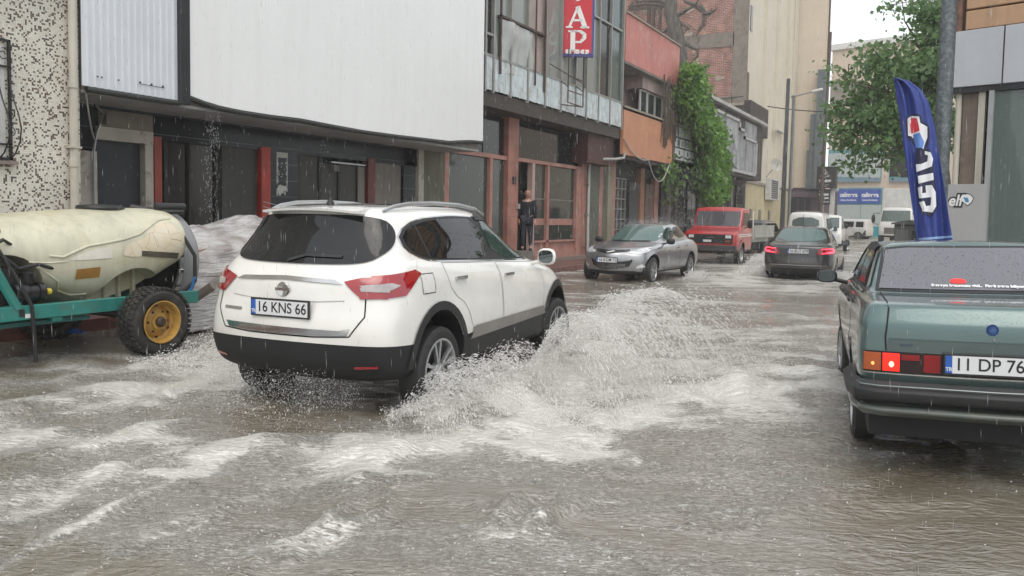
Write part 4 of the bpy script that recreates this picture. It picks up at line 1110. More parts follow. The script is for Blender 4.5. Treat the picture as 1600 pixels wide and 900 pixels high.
for (a, b_, d_) in ((1558, 1561, .3), (1566, 1574, .5), (1578, 1583, 1.4), (1590, 1592, .3)):
    ua, ub = LR(a, 250)[0], LR(b_, 250)[0]; bx('inner_post', M_pvc, (ua, ub, d_, d_ + .1, .3, z0 - .6), t, world=False)
for k in range(4): bx('shelf', M_pvc, (ug + .45, ug + 3, 1.0, 1.5, .9 + k * .55, .94 + k * .55), t, world=False)
rs = random.Random(2)
b = MB()
for k in range(4):
    for j in range(9):
        u = ug + .5 + j * .26; b.box(u, u + .16, 1.05, 1.3, .94 + k * .55, .94 + k * .55 + rs.uniform(.18, .4))
b.build('goods_on_shelves', mat('dark_goods', (.04, .04, .045), .4, var=.5), t, world=False)
bx('notice', M_wht2, (ug + .22, ug + .55, .01, .016, 1.08, 1.16), t, world=False)

# motorcycle behind the glass: only its bars, tank and seat show
mc = thing('motorcycle', 'dark motorcycle with chrome crash bars standing behind the showroom glass', 'motorcycle', oR + exR * 1.6 - nR * .7, AR)
# local coordinates: x along the facade
MB().tube([(-.45, -.2, 1.35), (-.42, -.25, 1.7), (-.1, -.28, 1.82), (.1, -.25, 1.72), (.15, -.2, 1.5)], .018, 8).build('crash_bar', M_chrome, mc, smooth=True, world=False)
MB().tube([(-.45, -.2, 1.35), (-.45, -.22, .95), (-.38, -.1, .7)], .018, 8).build('crash_bar', M_chrome, mc, smooth=True, world=False)
MB().tube([(-.44, -.22, 1.5), (.12, -.22, 1.55)], .014, 8).build('crash_bar', M_chrome, mc, smooth=True, world=False)
b = MB(); b.lathe([(.02, -.1), (.22, -.09), (.3, -.05), (.31, 0), (.3, .05), (.22, .09), (.02, .1)], (-.2, 0, .62), 'y', 28); b.lathe([(.02, -.1), (.22, -.09), (.3, -.05), (.31, 0), (.3, .05), (.22, .09), (.02, .1)], (1.1, 0, .62), 'y', 28); b.build('tyre', M_bp, mc, smooth=True, world=False)
b = MB(); b.tube([(-.05, 0, 1.25), (.2, 0, 1.38), (.45, 0, 1.34), (.65, 0, 1.2), (1.0, 0, 1.18), (1.3, 0, 1.25)], [.1, .2, .2, .14, .13, .06], 12); b.tube([(-.2, 0, .62), (.0, 0, 1.35)], .04, 8); b.tube([(.0, 0, .9), (.5, 0, .75), (.9, 0, .8)], [.12, .22, .1], 10); b.build('tank_and_seat', M_bp, mc, smooth=True, world=False)

# side pavement of the shop, a step above the flood
o_ = MB().box(-.5, 12, -.9, 6, -.14, .13).build('side_pavement', mat('side_pave', (.26, .25, .23), .4, bump=.2)); tag(o_, kind='structure')
o_.matrix_world = Matrix.Translation(oR) @ Matrix.Rotation(AR, 4, 'Z')

# ---- feather flag
o2 = PD(1440, 380, 12.2); o2.z = .13
fl = thing('feather_flag', 'tall blue feather flag with a shield and white letters behind the green car', 'flag', o2)
exF = Vector((math.cos(R(-5)), math.sin(R(-5)), 0)); nF = Vector((exF.y, -exF.x, 0))
depthF = 12.2
def FP(px, py, off=0.0):
    d = ray(px, py); p = PD(1440, 380, depthF)
    t_ = (p + nF * off - Vector((0, 0, CAM_H))).dot(nF) / d.dot(nF)
    return Vector((0, 0, CAM_H)) + d * t_
Lft = [(121, 1397), (135, 1400), (160, 1404), (200, 1409), (250, 1416), (300, 1423), (340, 1429), (377, 1435), (395, 1437)]
Rgt = [(121, 1399), (127, 1421), (140, 1439), (160, 1451), (200, 1461), (250, 1469), (300, 1477), (340, 1483), (377, 1489), (395, 1491)]
def ed(tb, y): return float(np.interp(y, [a for a, _ in tb], [b for _, b in tb]))
ny, nx = 90, 30; vs = []; fs = []
def fold(s, y):
    return .05 * math.sin(s * 9 + y * .012) * (.35 + .65 * s) + .03 * math.sin(s * 17 + y * .03) + .04 * math.exp(-((s - .18 - (y - 121) * .0006) / .06) ** 2)
def flag_pt(s, y, off=0.0):
    a, b_ = ed(Lft, y), ed(Rgt, y)
    return FP(a + (b_ - a) * s, y, fold(s, y) + off)
for i in range(ny + 1):
    y = 121 + (390 - 121) * i / ny
    for j in range(nx + 1): vs.append(flag_pt(j / nx, y))
for i in range(ny):
    for j in range(nx): fs.append((i * (nx + 1) + j, i * (nx + 1) + j + 1, (i + 1) * (nx + 1) + j + 1, (i + 1) * (nx + 1) + j))
M_fb = mat('flag_blue', (.028, .05, .235), .55, var=.12, scale=3)
o = MB().add(vs, fs).build('flag_cloth', M_fb, fl, smooth=True, sharp=180); md = o.modifiers.new('s', 'SOLIDIFY'); md.thickness = .004; md.offset = -1
MB().tube([o2 + Vector((0, 0, 0)), FP(1437, 395, -.02), FP(1423, 300, -.02), FP(1409, 200, -.02), FP(1398, 124, -.02), FP(1399, 121, -.02)], .011, 8).build('pole', M_fb, fl, smooth=True)
MB().tube([o2 + Vector((-.35, -.1, .02)), o2 + Vector((.35, .1, .02))], .02, 6).tube([o2 + Vector((-.1, .35, .02)), o2 + Vector((.1, -.35, .02))], .02, 6).build('cross_base', M_iron, fl)
def flag_patch(poly_px, m, nm, off, step=4.0):
    """polygon given in the photo's pixels, laid on the folded cloth"""
    vs2, faces = cdt_fill(poly_px, step)
    out = []
    for (px, py) in vs2:
        a, b_ = ed(Lft, py), ed(Rgt, py); s = (px - a) / (b_ - a)
        out.append(FP(px, py, fold(s, py) + off))
    return MB().add(out, faces).build(nm, m, fl, smooth=True, sharp=180)
def cdt_fill(poly, step):
    poly = [Vector((float(p[0]), float(p[1]))) for p in poly]
    n0 = len(poly)
    # densify edges
    pts = []
    for i in range(n0):
        a, b_ = poly[i], poly[(i + 1) % n0]; k = max(1, int(math.ceil((b_ - a).length / step)))
        pts += [a.lerp(b_, j / k) for j in range(k)]
    n = len(pts); edges = [(i, (i + 1) % n) for i in range(n)]
    xs = [p.x for p in pts]; ys = [p.y for p in pts]
    x = min(xs) + step * .53; inner = []
    while x < max(xs):
        y = min(ys) + step * .47
        while y < max(ys): inner.append(Vector((x, y))); y += step
        x += step
    def inside(q):
        c = False
        for i in range(n):
            a, b_ = pts[i], pts[(i + 1) % n]
            if (a.y > q.y) != (b_.y > q.y) and q.x < (b_.x - a.x) * (q.y - a.y) / (b_.y - a.y) + a.x: c = not c
        return c
    def far(q):
        return all((q - p).length > step * .35 for p in pts)
    inner = [q for q in inner if inside(q) and far(q)]
    res = geometry.delaunay_2d_cdt(pts + inner, edges, [list(range(n))], 1, 1e-6)
    return [(v.x, v.y) for v in res[0]], [tuple(f) for f in res[2]]
def smooth_poly(p, k=2):
    for _ in range(k):
        q = []
        for i in range(len(p)):
            a, b_ = p[i], p[(i + 1) % len(p)]
            q += [(a[0] * .75 + b_[0] * .25, a[1] * .75 + b_[1] * .25), (a[0] * .25 + b_[0] * .75, a[1] * .25 + b_[1] * .75)]
        p = q
    return p
M_fd = mat('flag_navy', (.012, .014, .05), .55); M_fw = mat('flag_white', (.72, .73, .76), .55, var=.05)
M_fr = mat('flag_red', (.60, .03, .05), .5); M_fl = mat('flag_sky', (.10, .22, .55), .5)
sh = [(1418, 186), (1424, 181), (1436, 182), (1438, 192), (1449, 198), (1449, 215), (1444, 228), (1443, 233), (1433, 226), (1424, 213), (1419, 212)]
flag_patch(smooth_poly([(1415, 184), (1423, 178), (1439, 178), (1441, 190), (1452, 196), (1453, 216), (1447, 232), (1441, 236), (1430, 229), (1420, 217), (1416, 214)], 1), M_fd, 'shield_shadow', .014)
flag_patch(sh, M_fw, 'shield', .022)
flag_patch([(1421, 188), (1426, 184), (1433, 185), (1437, 204), (1424, 209)], M_fr, 'shield_red', .030)
flag_patch([(1426, 211), (1437, 207), (1444, 222), (1442, 231), (1431, 231)], M_fl, 'shield_blue', .030)
flag_patch(smooth_poly([(1429, 233), (1452, 230), (1458, 250), (1463, 300), (1466, 325), (1455, 340), (1440, 334), (1433, 315), (1432, 290), (1430, 262)], 1), M_fd, 'letter_shadow', .014)
for pl in ([(1431, 257), (1440, 256), (1449, 252), (1450, 243), (1445, 241), (1445, 236), (1454, 238), (1458, 248), (1456, 260), (1432, 269)],
           [(1434, 275), (1458, 270), (1459, 281), (1435, 287)],
           [(1434, 293), (1441, 291), (1441, 302), (1447, 301), (1446, 290), (1456, 289), (1462, 300), (1463, 322), (1457, 332), (1442, 330), (1436, 316), (1444, 314), (1447, 322), (1454, 321), (1455, 308), (1436, 310)]):
    flag_patch(pl, M_fw, 'letter', .022, 3.0)
flag_patch([(1435, 372), (1488, 368), (1489, 371), (1435, 376)], mat('flag_hem', (.25, .38, .62), .5), 'hem', .014)

# ---- electrical cabinet
o3 = PD(1425, 385, 15.5); o3.z = 0
cb = thing('utility_cabinet', 'grey metal utility cabinet behind the blue flag', 'cabinet', o3, R(-15))
M_cab = mat('cabinet_grey', (.10, .105, .10), .55, streak=.3)
h_ = P(1425, 347, y=o3.y).z
bx('casing', M_cab, (-.28, .28, -.2, .25, 0, h_ - .05), cb, world=False, bevel=.01)
MB().prism([(-.32, h_ - .05), (.32, h_ - .05), (.32, h_ - .02), (.0, h_ + .04), (-.32, h_ - .02)], -.25, .3, 'y').build('roof', M_cab, cb, world=False)
b = MB(); 
for k in range(6): b.box(.05, .2, -.215, -.2, h_ - .45 + k * .05, h_ - .425 + k * .05)
b.build('louvre', M_bp, cb, world=False)
bx('door', mat('cabinet_door', (.13, .135, .13), .5, streak=.3), (-.24, .0, -.212, -.2, .15, h_ - .15), cb, world=False)

# ================================================================== TREES
def leaf_mesh(name, pts, size, m, parent, rnd, stretch=1.5, droop=.3):
    n = len(pts); pts = np.asarray(pts)
    d = rnd.standard_normal((n, 3)); d[:, 2] -= droop; d /= np.linalg.norm(d, axis=1)[:, None]
    e = rnd.standard_normal((n, 3)); e -= d * (e * d).sum(1)[:, None]; e /= np.linalg.norm(e, axis=1)[:, None]
    nn = np.cross(d, e)
    s = size * rnd.uniform(.4, 1.45, (n, 1))
    v = np.stack([pts, pts + d * s * stretch * .45 + e * s * .5 - nn * s * .12, pts + d * s * stretch, pts + d * s * stretch * .45 - e * s * .5 - nn * s * .12], 1).reshape(-1, 3)
    idx = np.arange(n)[:, None] * 4
    f = np.concatenate([idx + np.array([[0, 1, 2]]), idx + np.array([[0, 2, 3]])], 0)
    me = bpy.data.meshes.new(name); me.vertices.add(len(v)); me.vertices.foreach_set('co', v.ravel())
    me.loops.add(f.size); me.loops.foreach_set('vertex_index', f.ravel().astype(np.int32))
    me.polygons.add(len(f)); me.polygons.foreach_set('loop_start', np.arange(0, f.size, 3)); me.polygons.foreach_set('loop_total', np.full(len(f), 3)); me.update(calc_edges=True)
    me.materials.append(m); o = bpy.data.objects.new(name, me); COL.objects.link(o); setp(o, parent, True); return o
def leaf_mat(name, c1, c2, tr=.35):
    m, nt, b = new_mat(name); N = nt.nodes; L = nt.links
    tc = N.new('ShaderNodeTexCoord'); n = N.new('ShaderNodeTexNoise'); n.inputs['Scale'].default_value = 1.7; n.inputs['Detail'].default_value = 4; L.new(tc.outputs['Object'], n.inputs['Vector'])
    ob = N.new('ShaderNodeNewGeometry'); ad = N.new('ShaderNodeMath'); ad.operation = 'MULTIPLY_ADD'; ad.inputs[1].default_value = .5; L.new(ob.outputs['Random Per Island'], ad.inputs[0]); L.new(n.outputs['Fac'], ad.inputs[2])
    mr = N.new('ShaderNodeMapRange'); mr.inputs[1].default_value = .4; mr.inputs[2].default_value = 1.05; L.new(ad.outputs[0], mr.inputs[0])
    mx = N.new('ShaderNodeMix'); mx.data_type = 'RGBA'; L.new(mr.outputs[0], mx.inputs[0]); mx.inputs[6].default_value = (*c1, 1); mx.inputs[7].default_value = (*c2, 1)
    L.new(mx.outputs[2], b.inputs['Base Color']); b.inputs['Roughness'].default_value = .35
    t_ = N.new('ShaderNodeBsdfTranslucent'); L.new(mx.outputs[2], t_.inputs[0]); ms = N.new('ShaderNodeMixShader'); ms.inputs[0].default_value = tr
    L.new(b.outputs[0], ms.inputs[1]); L.new(t_.outputs[0], ms.inputs[2]); L.new(ms.outputs[0], N['Material Output'].inputs[0]); return m
M_bark = mat('bark', (.09, .07, .055), .85, var=.4, scale=9, bump=.8, bscale=14, zs=.3)
def branchy(b, start, end, r0, r1, rr, wob=.12, n=6):
    s, e = Vector(start), Vector(end); L_ = (e - s).length
    pts = [s.lerp(e, i / n) + Vector((rr.uniform(-1, 1), rr.uniform(-1, 1), rr.uniform(-1, 1))) * L_ * wob * (1 if 0 < i < n else 0) * .5 for i in range(n + 1)]
    b.tube(pts, [r0 + (r1 - r0) * i / n for i in range(n + 1)], 7); return pts

# street tree on the right
rr = random.Random(11); rn = np.random.default_rng(5)
DT = 25.0
tb = PD(1478, 380, DT); tb.z = 0
tree = thing('street_tree', 'broad leafed green street tree spreading over the junction behind the flag', 'tree', tb)
def TP(px, py, dz=0.0): return PD(px, py, DT + dz)
b = MB()
tr_ = [tb, TP(1478, 300), TP(1470, 220), TP(1450, 160)]
b.tube(tr_, [.2, .17, .14, .09], 10)
limbs = []
clumps = [(1330, 205, 22, 14), (1360, 155, 42, 28), (1400, 112, 44, 28), (1440, 130, 50, 40), (1385, 190, 48, 34), (1350, 232, 30, 10), (1318, 222, 20, 9), (1420, 180, 50, 45), (1460, 200, 40, 50),
          (1375, 90, 30, 20), (1334, 128, 18, 10), (1310, 118, 18, 8), (1300, 205, 16, 10), (1400, 232, 26, 14), (1470, 110, 34, 44), (1348, 190, 38, 22), (1368, 262, 9, 12), (1330, 258, 18, 9), (1313, 175, 18, 12),
          (1440, 60, 20, 10), (1462, 50, 22, 34), (1450, 10, 34, 12), (1410, 4, 26, 7), (1475, 20, 20, 24), (1460, 90, 24, 26), (1500, 70, 40, 50), (1452, 35, 22, 22), (1468, 60, 16, 30)]
for (cx, cy, sx_, sy_) in clumps:
    e = TP(cx, cy, rr.uniform(-1.2, 1.2)); st = tr_[2].lerp(tr_[3], rr.random()) if cy > 60 else TP(1478, 120)
    limbs.append(branchy(b, st, e, .05, .012, rr, .16))
b.tube([tr_[3], TP(1462, 90), TP(1468, 20), TP(1470, -60)], [.1, .08, .06, .04], 8)
b.build('trunk', M_bark, tree, smooth=True)
pts = []
tw = MB()
for (cx, cy, sx_, sy_) in clumps:
    n = int(sx_ * sy_ * .62); k = max(3, int(sx_ * sy_ / 85))
    subs = [(cx + rr.gauss(0, .5) * sx_, cy + rr.gauss(0, .5) * sy_, rr.gauss(0, .8)) for _ in range(k)]
    for (qx, qy, qd) in subs:
        c_ = TP(qx, qy, qd); m_ = int(n / k)
        a_ = TP(cx, cy, 0); tw.tube([a_, a_.lerp(c_, .6) + Vector((0, 0, .05)), c_], [.015, .01, .005], 4)
        q = rn.normal(0, 1, (m_, 3)) * np.array([.30, .30, .13]) + np.array(c_); pts.append(q)
pts = np.concatenate(pts)
tw.build('twig', M_bark, tree)
M_leaf = leaf_mat('tree_leaves', (.06, .125, .045), (.20, .33, .125), .5)
leaf_mesh('crown', pts, .115, M_leaf, tree, rn)

# climbing plant over the shops
vb = Vector((-10.1, 34.5, 0)); vine = thing('climbing_plant', 'bright green climbing plant cascading over the front of the low shops', 'climbing plant', vb)
pts = []; b = MB()
prof_v = [(112, 1076, 1094), (128, 1066, 1098), (150, 1062, 1100), (178, 1064, 1106), (200, 1084, 1126), (235, 1092, 1138), (265, 1082, 1138), (290, 1092, 1134), (312, 1102, 1128)]
for k in range(215):
    py = 310 - 196 * rr.random() ** 1.2; xl_ = np.interp(py, [p[0] for p in prof_v], [p[1] for p in prof_v]); xr_ = np.interp(py, [p[0] for p in prof_v], [p[2] for p in prof_v])
    px = rr.uniform(xl_ + 5, xr_ - 5); off = rr.uniform(0, .75) * math.sin(PI * np.clip((px - xl_) / (xr_ - xl_), .1, .9))
    c_ = P(px, py, x=-10.25 + off)
    m_ = 85; q = rn.normal(0, 1, (m_, 3)) * np.array([.2, .24, .22]) + np.array(c_)
    pts.append(q)
    if k % 6 == 0: b.tube([c_, c_ + Vector((rr.uniform(-.1, .1), rr.uniform(-.4, .4), -.9)), c_ + Vector((rr.uniform(-.1, .2), rr.uniform(-.5, .5), -1.6))], .012, 4)
# a few hanging dead strands at the left side
for k in range(26):
    px = rr.uniform(1038, 1062); c_ = P(px, rr.uniform(115, 140), x=-10.25)
    b.tube([c_, c_ + Vector((0, rr.uniform(-.2, .2), -1.2)), c_ + Vector((0, rr.uniform(-.3, .3), -2.4))], .02, 4)
for k in range(16):
    c_ = P(rr.uniform(1034, 1082), rr.uniform(262, 285), x=-10.4); b.tube([c_, c_ + Vector((0, rr.uniform(-.2, .2), -1.8))], .015, 4)
    q = rn.normal(0, 1, (18, 3)) * np.array([.1, .3, .45]) + np.array(c_); pts.append(q)
b.build('stem', M_bark, vine)
M_vine = leaf_mat('vine_leaves', (.05, .12, .032), (.23, .42, .075), .45)
leaf_mesh('foliage', np.concatenate(pts), .15, M_vine, vine, rn, 1.3, .9)

# bare dead tree above the pink parapet
rr = random.Random(21)
db = Vector((-11.2, 35.5, 5)); dt = thing('bare_tree', 'leafless dead tree with a thick grey trunk behind the pink parapet', 'tree', P(1066, 110, y=36.5))
T = lambda px, py, yy=36.5: P(px, py, y=yy)
b = MB()
b.tube([T(1068, 120), T(1064, 80), T(1056, 50), T(1048, 20), T(1050, -30)], [.24, .28, .34, .30, .24], 12)
b.tube([T(1068, 120), T(1066, 160)], [.24, .2], 10)
for pl in ([(1060, 24), (1075, 14), (1088, 8), (1093, -8)], [(1062, 60), (1078, 72), (1090, 78), (1090, 88), (1078, 100), (1068, 106)], [(1048, 18), (1035, 8), (1010, 6), (985, 10)],
           [(1046, 8), (1030, 0), (1000, 2), (984, -2)], [(1088, 10), (1100, 20), (1098, 40), (1088, 55)], [(1062, 35), (1070, 40), (1078, 46)], [(1093, 8), (1108, 24), (1112, 14)], [(1050, 40), (1038, 50), (1030, 48)], [(1098, 22), (1110, 20), (1120, 14)],
           [(1086, 8), (1070, 2), (1066, -8)]):
    p3 = [T(x, y) for x, y in pl]; b.tube(p3, [.09 * (1 - .75 * i / (len(p3) - 1)) + .01 for i in range(len(p3))], 7)
for k in range(70):
    x0 = rr.uniform(984, 1046); y0 = rr.uniform(0, 10); b.tube([T(x0, y0), T(x0 + rr.uniform(-6, 6), y0 + rr.uniform(5, 14)), T(x0 + rr.uniform(-9, 9), y0 + rr.uniform(12, 26))], [.02, .014, .007], 4)
for k in range(40):
    x0, y0 = rr.choice([(1100, 25), (1090, 60), (1075, 45), (1040, 50), (1108, 20), (1096, 40)]); x0 += rr.uniform(-6, 6); y0 += rr.uniform(-6, 6)
    b.tube([T(x0, y0), T(x0 + rr.uniform(-8, 8), y0 + rr.uniform(-6, 10)), T(x0 + rr.uniform(-14, 14), y0 + rr.uniform(-10, 16))], [.018, .012, .006], 4)
b.build('trunk', mat('grey_bark', (.10, .09, .08), .9, var=.5, scale=7, bump=1.0, bscale=9, zs=.25), dt, smooth=True)
# ================================================================== VEHICLES
# local axes: +Y forward, X right, Z up; y = 0 at the rear bumper, z = 0 at the road
def zi(z, y):
    return float(np.interp(y, [a for a, _ in z], [b for _, b in z])) if isinstance(z, (list, tuple)) else z
def half_ring(r):
    yr, yf, w = r['yr'], r['yf'], r['w']
    cr, cf = r.get('cr', .2), r.get('cf', .25); br, bf = r.get('br', .05), r.get('bf', .12)
    tap = r.get('tap', [(0, 1), (1, 1)])
    wr, wf = w * zi(tap, 0), w * zi(tap, 1)
    pts = [(0, yr), (.5 * (wr - cr), yr + br * .25), (wr - cr, yr + br), (wr - cr * .3, yr + br + cr * .3)]
    ya, yb = yr + br + cr, yf - bf - cf
    n = 9
    for i in range(n):
        t = i / (n - 1); pts.append((w * zi(tap, t), ya + (yb - ya) * t))
    pts += [(wf - cf * .3, yf - bf - cf * .3), (wf - cf, yf - bf), (.5 * (wf - cf), yf - bf * .25), (0, yf)]
    return [(x, y, zi(r['z'], y) + r.get('crown', 0) * (1 - (x / max(w, .01)) ** 2)) for x, y in pts]

def body_mesh(rings, rowmat, topmat=0, botmat=1, crown=.0, level=3, creases={}):
    V, F, MI, CR = [], [], [], []
    H = [half_ring(r) for r in rings]; m = len(H[0]); N = 2 * m - 2
    for h in H:
        V += h + [(-x, y, z) for (x, y, z) in h[-2:0:-1]]
    for k in range(len(H) - 1):
        for i in range(N):
            j = (i + 1) % N
            F.append((k * N + i, k * N + j, (k + 1) * N + j, (k + 1) * N + i)); MI.append(rowmat[k])
        if k in creases:
            CR += [((k * N + i), (k * N + (i + 1) % N), creases[k]) for i in range(N)]
    def cap(k, mi, c):
        mid = []
        for i in range(m):
            if i in (0, m - 1): mid.append(k * N + i)
            else:
                x, y, z = H[k][i]; V.append((0, y, z + c)); mid.append(len(V) - 1)
        L_ = lambda i: k * N + (N - i) % N
        for i in range(m - 1):
            a, b_ = k * N + i, k * N + i + 1
            if i == 0: F.append((a, b_, mid[1])); F.append((a, mid[1], L_(1))); MI.extend([mi, mi])
            elif i == m - 2: F.append((a, b_, mid[i])); F.append((mid[i], b_, L_(i))); MI.extend([mi, mi])
            else:
                F.append((a, b_, mid[i + 1], mid[i])); F.append((mid[i], mid[i + 1], L_(i + 1), L_(i))); MI.extend([mi, mi])
    cap(0, botmat, 0); cap(len(H) - 1, topmat, crown)
    me = bpy.data.meshes.new('tmp'); me.from_pydata(V, [], F); me.polygons.foreach_set('material_index', MI)
    bm = bmesh.new(); bm.from_mesh(me)
    cl = bm.edges.layers.float.get('crease_edge') or bm.edges.layers.float.new('crease_edge')
    bm.verts.ensure_lookup_table()
    for a, b_, c in CR:
        e = bm.edges.get((bm.verts[a], bm.verts[b_]))
        if e: e[cl] = c
    bmesh.ops.recalc_face_normals(bm, faces=bm.faces[:]); bm.to_mesh(me); bm.free()
    for i in range(4): me.materials.append(None)
    o = bpy.data.objects.new('tmp', me); COL.objects.link(o)
    md = o.modifiers.new('s', 'SUBSURF'); md.levels = level; md.render_levels = level
    bpy.context.view_layer.update()
    dg = bpy.context.evaluated_depsgraph_get()
    return o, dg

M_seam = mat('seam_black', (.01, .01, .01), .8)
class Car:
    def __init__(s, name, label, cat, loc, head, paint, rings, rowmat, arches, glass, level=3, crown=0, creases={}, under=None, tilt=0.0, group=None, botrows='lower_trim', topmat=0):
        """head: radians the nose points left of +Y; arches [(y, z, r)]"""
        s.root = thing(name, label, cat, loc, group=group, rot=(0, tilt, head))
        s.paint = paint; s.glass = glass; s.gap = M_seam
        s.under = under or mat('underbody', (.012, .012, .013), .7, var=.3)
        o, dg = body_mesh(rings, rowmat, topmat=topmat, level=level, crown=crown, creases=creases)
        me0 = bpy.data.meshes.new_from_object(o.evaluated_get(dg))
        s.bvh = BVHTree.FromPolygons([v.co.copy() for v in me0.vertices], [tuple(p.vertices) for p in me0.polygons])
        s.W = max(r['w'] for r in rings); s.L = max(r['yf'] for r in rings)
        # wheel arches
        bpy.data.meshes.remove(me0)
        cb_ = MB()
        for (y, z, r) in arches:
            for sd_ in (-1, 1):
                x0, x1 = (s.W - .26, s.W + .3) if sd_ > 0 else (-s.W - .3, -s.W + .26)
                cb_.lathe([(r, x0), (r, x1)], (0, y, z), 'x', 40)
        if arches:
            # lathe axis 'x' places (h,u,v)
            co = cb_.build('cut', [s.under], None); co.data.materials.clear()
            for i in range(4): co.data.materials.append(None)
            for p in co.data.polygons: p.material_index = 3
            md = o.modifiers.new('b', 'BOOLEAN'); md.operation = 'DIFFERENCE'; md.object = co; md.solver = 'EXACT'
            bpy.context.view_layer.update(); dg = bpy.context.evaluated_depsgraph_get()
        me = bpy.data.meshes.new_from_object(o.evaluated_get(dg))
        bpy.data.objects.remove(o)
        if arches: bpy.data.objects.remove(co)
        # split by material slot into named parts
        mats = [paint, s.under, glass, s.under]
        names = ['body', botrows, 'glasshouse', 'wheel_well']
        s.parts = {}
        for k in range(3):
            bm = bmesh.new(); bm.from_mesh(me)
            kill = [f for f in bm.faces if f.material_index != k and not (k == 0 and f.material_index == 3)]
            if len(kill) == len(bm.faces): bm.free(); continue
            bmesh.ops.delete(bm, geom=kill, context='FACES')
            for f in bm.faces: f.smooth = True; f.material_index = 1 if f.material_index == 3 else 0
            for e in bm.edges:
                if len(e.link_faces) == 2 and e.calc_face_angle(0) > R(38): e.smooth = False
            m2 = bpy.data.meshes.new(names[k]); bm.to_mesh(m2); bm.free()
            m2.materials.append(mats[k]); m2.materials.append(mats[3])
            q = bpy.data.objects.new(names[k], m2); COL.objects.link(q); q.parent = s.root; s.parts[names[k]] = q
    def cast(s, a, b_, side):
        """side: 'R','L' (a=y,b=z), 'B' rear, 'F' front (a=x,b=z), 'T' top (a=x,b=y)"""
        if side in 'RL':
            sg = 1 if side == 'R' else -1; o, d = Vector((sg * 3, a, b_)), Vector((-sg, 0, 0))
        elif side == 'B': o, d = Vector((a, -3, b_)), Vector((0, 1, 0))
        elif side == 'F': o, d = Vector((a, s.L + 3, b_)), Vector((0, -1, 0))
        else: o, d = Vector((a, b_, 5)), Vector((0, 0, -1))
        h = s.bvh.ray_cast(o, d)
        if h[0] is None:
            h = s.bvh.find_nearest(o + d * 3)
            return h[0], -d
        n = h[1]
        if n.dot(d) > 0: n = -n
        return h[0], n
    def patch(s, name, outline, side, m, off=.004, step=.06, rnd=0, parent=None, label=None, inset=0, ret=False):
        sides = side if isinstance(side, (list, tuple)) else [side]
        outs = outline if isinstance(side, (list, tuple)) else [outline]
        VV, FF = [], []
        for sd_, ol in zip(sides, outs):
            if rnd: ol = smooth_poly(ol, rnd)
            pts, fs = cdt_fill(ol, step)
            base = len(VV); ok_ = []
            for (a, b_) in pts:
                p, n = s.cast(a, b_, sd_); VV.append(p + n * off)
                ok_.append((abs(n.x) > .30) if sd_ in 'RL' else ((abs(n.y) > .12) if sd_ in 'BF' else True))
            FF += [tuple(i + base for i in f) for f in fs if all(ok_[i] for i in f)]
        me = bpy.data.meshes.new(name); me.from_pydata(VV, [], FF)
        bm = bmesh.new(); bm.from_mesh(me)
        cen = Vector((0, s.L / 2, .5))
        for f in bm.faces:
            if f.normal.dot(f.calc_center_median() - cen) < 0: f.normal_flip()
            f.smooth = True
        bm.to_mesh(me); bm.free(); me.materials.append(m)
        o = bpy.data.objects.new(name, me); COL.objects.link(o); o.parent = parent or s.root
        if label: o['label'] = label
        return o
    def line(s, name, poly, side, m, w=.008, off=.002, step=.05, parent=None, closed=False):
        """strip following the body"""
        pts = []
        P2 = [Vector(p) for p in poly] + ([Vector(poly[0])] if closed else [])
        for i in range(len(P2) - 1):
            a, b_ = P2[i], P2[i + 1]; k = max(1, int((b_ - a).length / step)); pts += [a.lerp(b_, j / k) for j in range(k)]
        pts.append(P2[-1]); VV, FF = [], []
        for i, p in enumerate(pts):
            d = (pts[min(i + 1, len(pts) - 1)] - pts[max(i - 1, 0)]).normalized(); n2 = Vector((-d.y, d.x)) * w / 2
            for q in (p + n2, p - n2):
                c_, n = s.cast(q.x, q.y, side); VV.append(c_ + n * off)
        for i in range(len(pts) - 1): FF.append((2 * i, 2 * i + 1, 2 * i + 3, 2 * i + 2))
        return MB().add(VV, FF).build(name, m, parent or s.root, smooth=True, world=False, sharp=180)
    def both(s, name, outline, m, **k):
        r = s.patch(name, outline, 'R', m, **k); l = s.patch(name, outline, 'L', m, **k); return r, l
    def door(s, outline, side, lip=.007, rnd=0, name='door', gw=.008):
        ol = smooth_poly(outline, rnd) if rnd else outline
        o = s.line(name, ol, side, M_seam, w=gw, off=.0018, step=.04, closed=True)
        q = s.patch('door_skin', ol, side, s.paint, off=.0012, step=.05)
        bm = bmesh.new(); bm.from_mesh(q.data); n0 = len(bm.faces)
        me = q.data
        # one part: skin plus its dark gap
        o2 = MB(); o2.v = [tuple(v.co) for v in me.vertices]; o2.f = [tuple(p.vertices) for p in me.polygons]; o2.mi = [0] * len(o2.f)
        o2.cm = 1; o2.add([tuple(v.co) for v in o.data.vertices], [tuple(p.vertices) for p in o.data.polygons]); bm.free()
        bpy.data.objects.remove(q); bpy.data.objects.remove(o)
        return o2.build(name, [s.paint, s.gap], s.root, smooth=True, world=False, sharp=180)

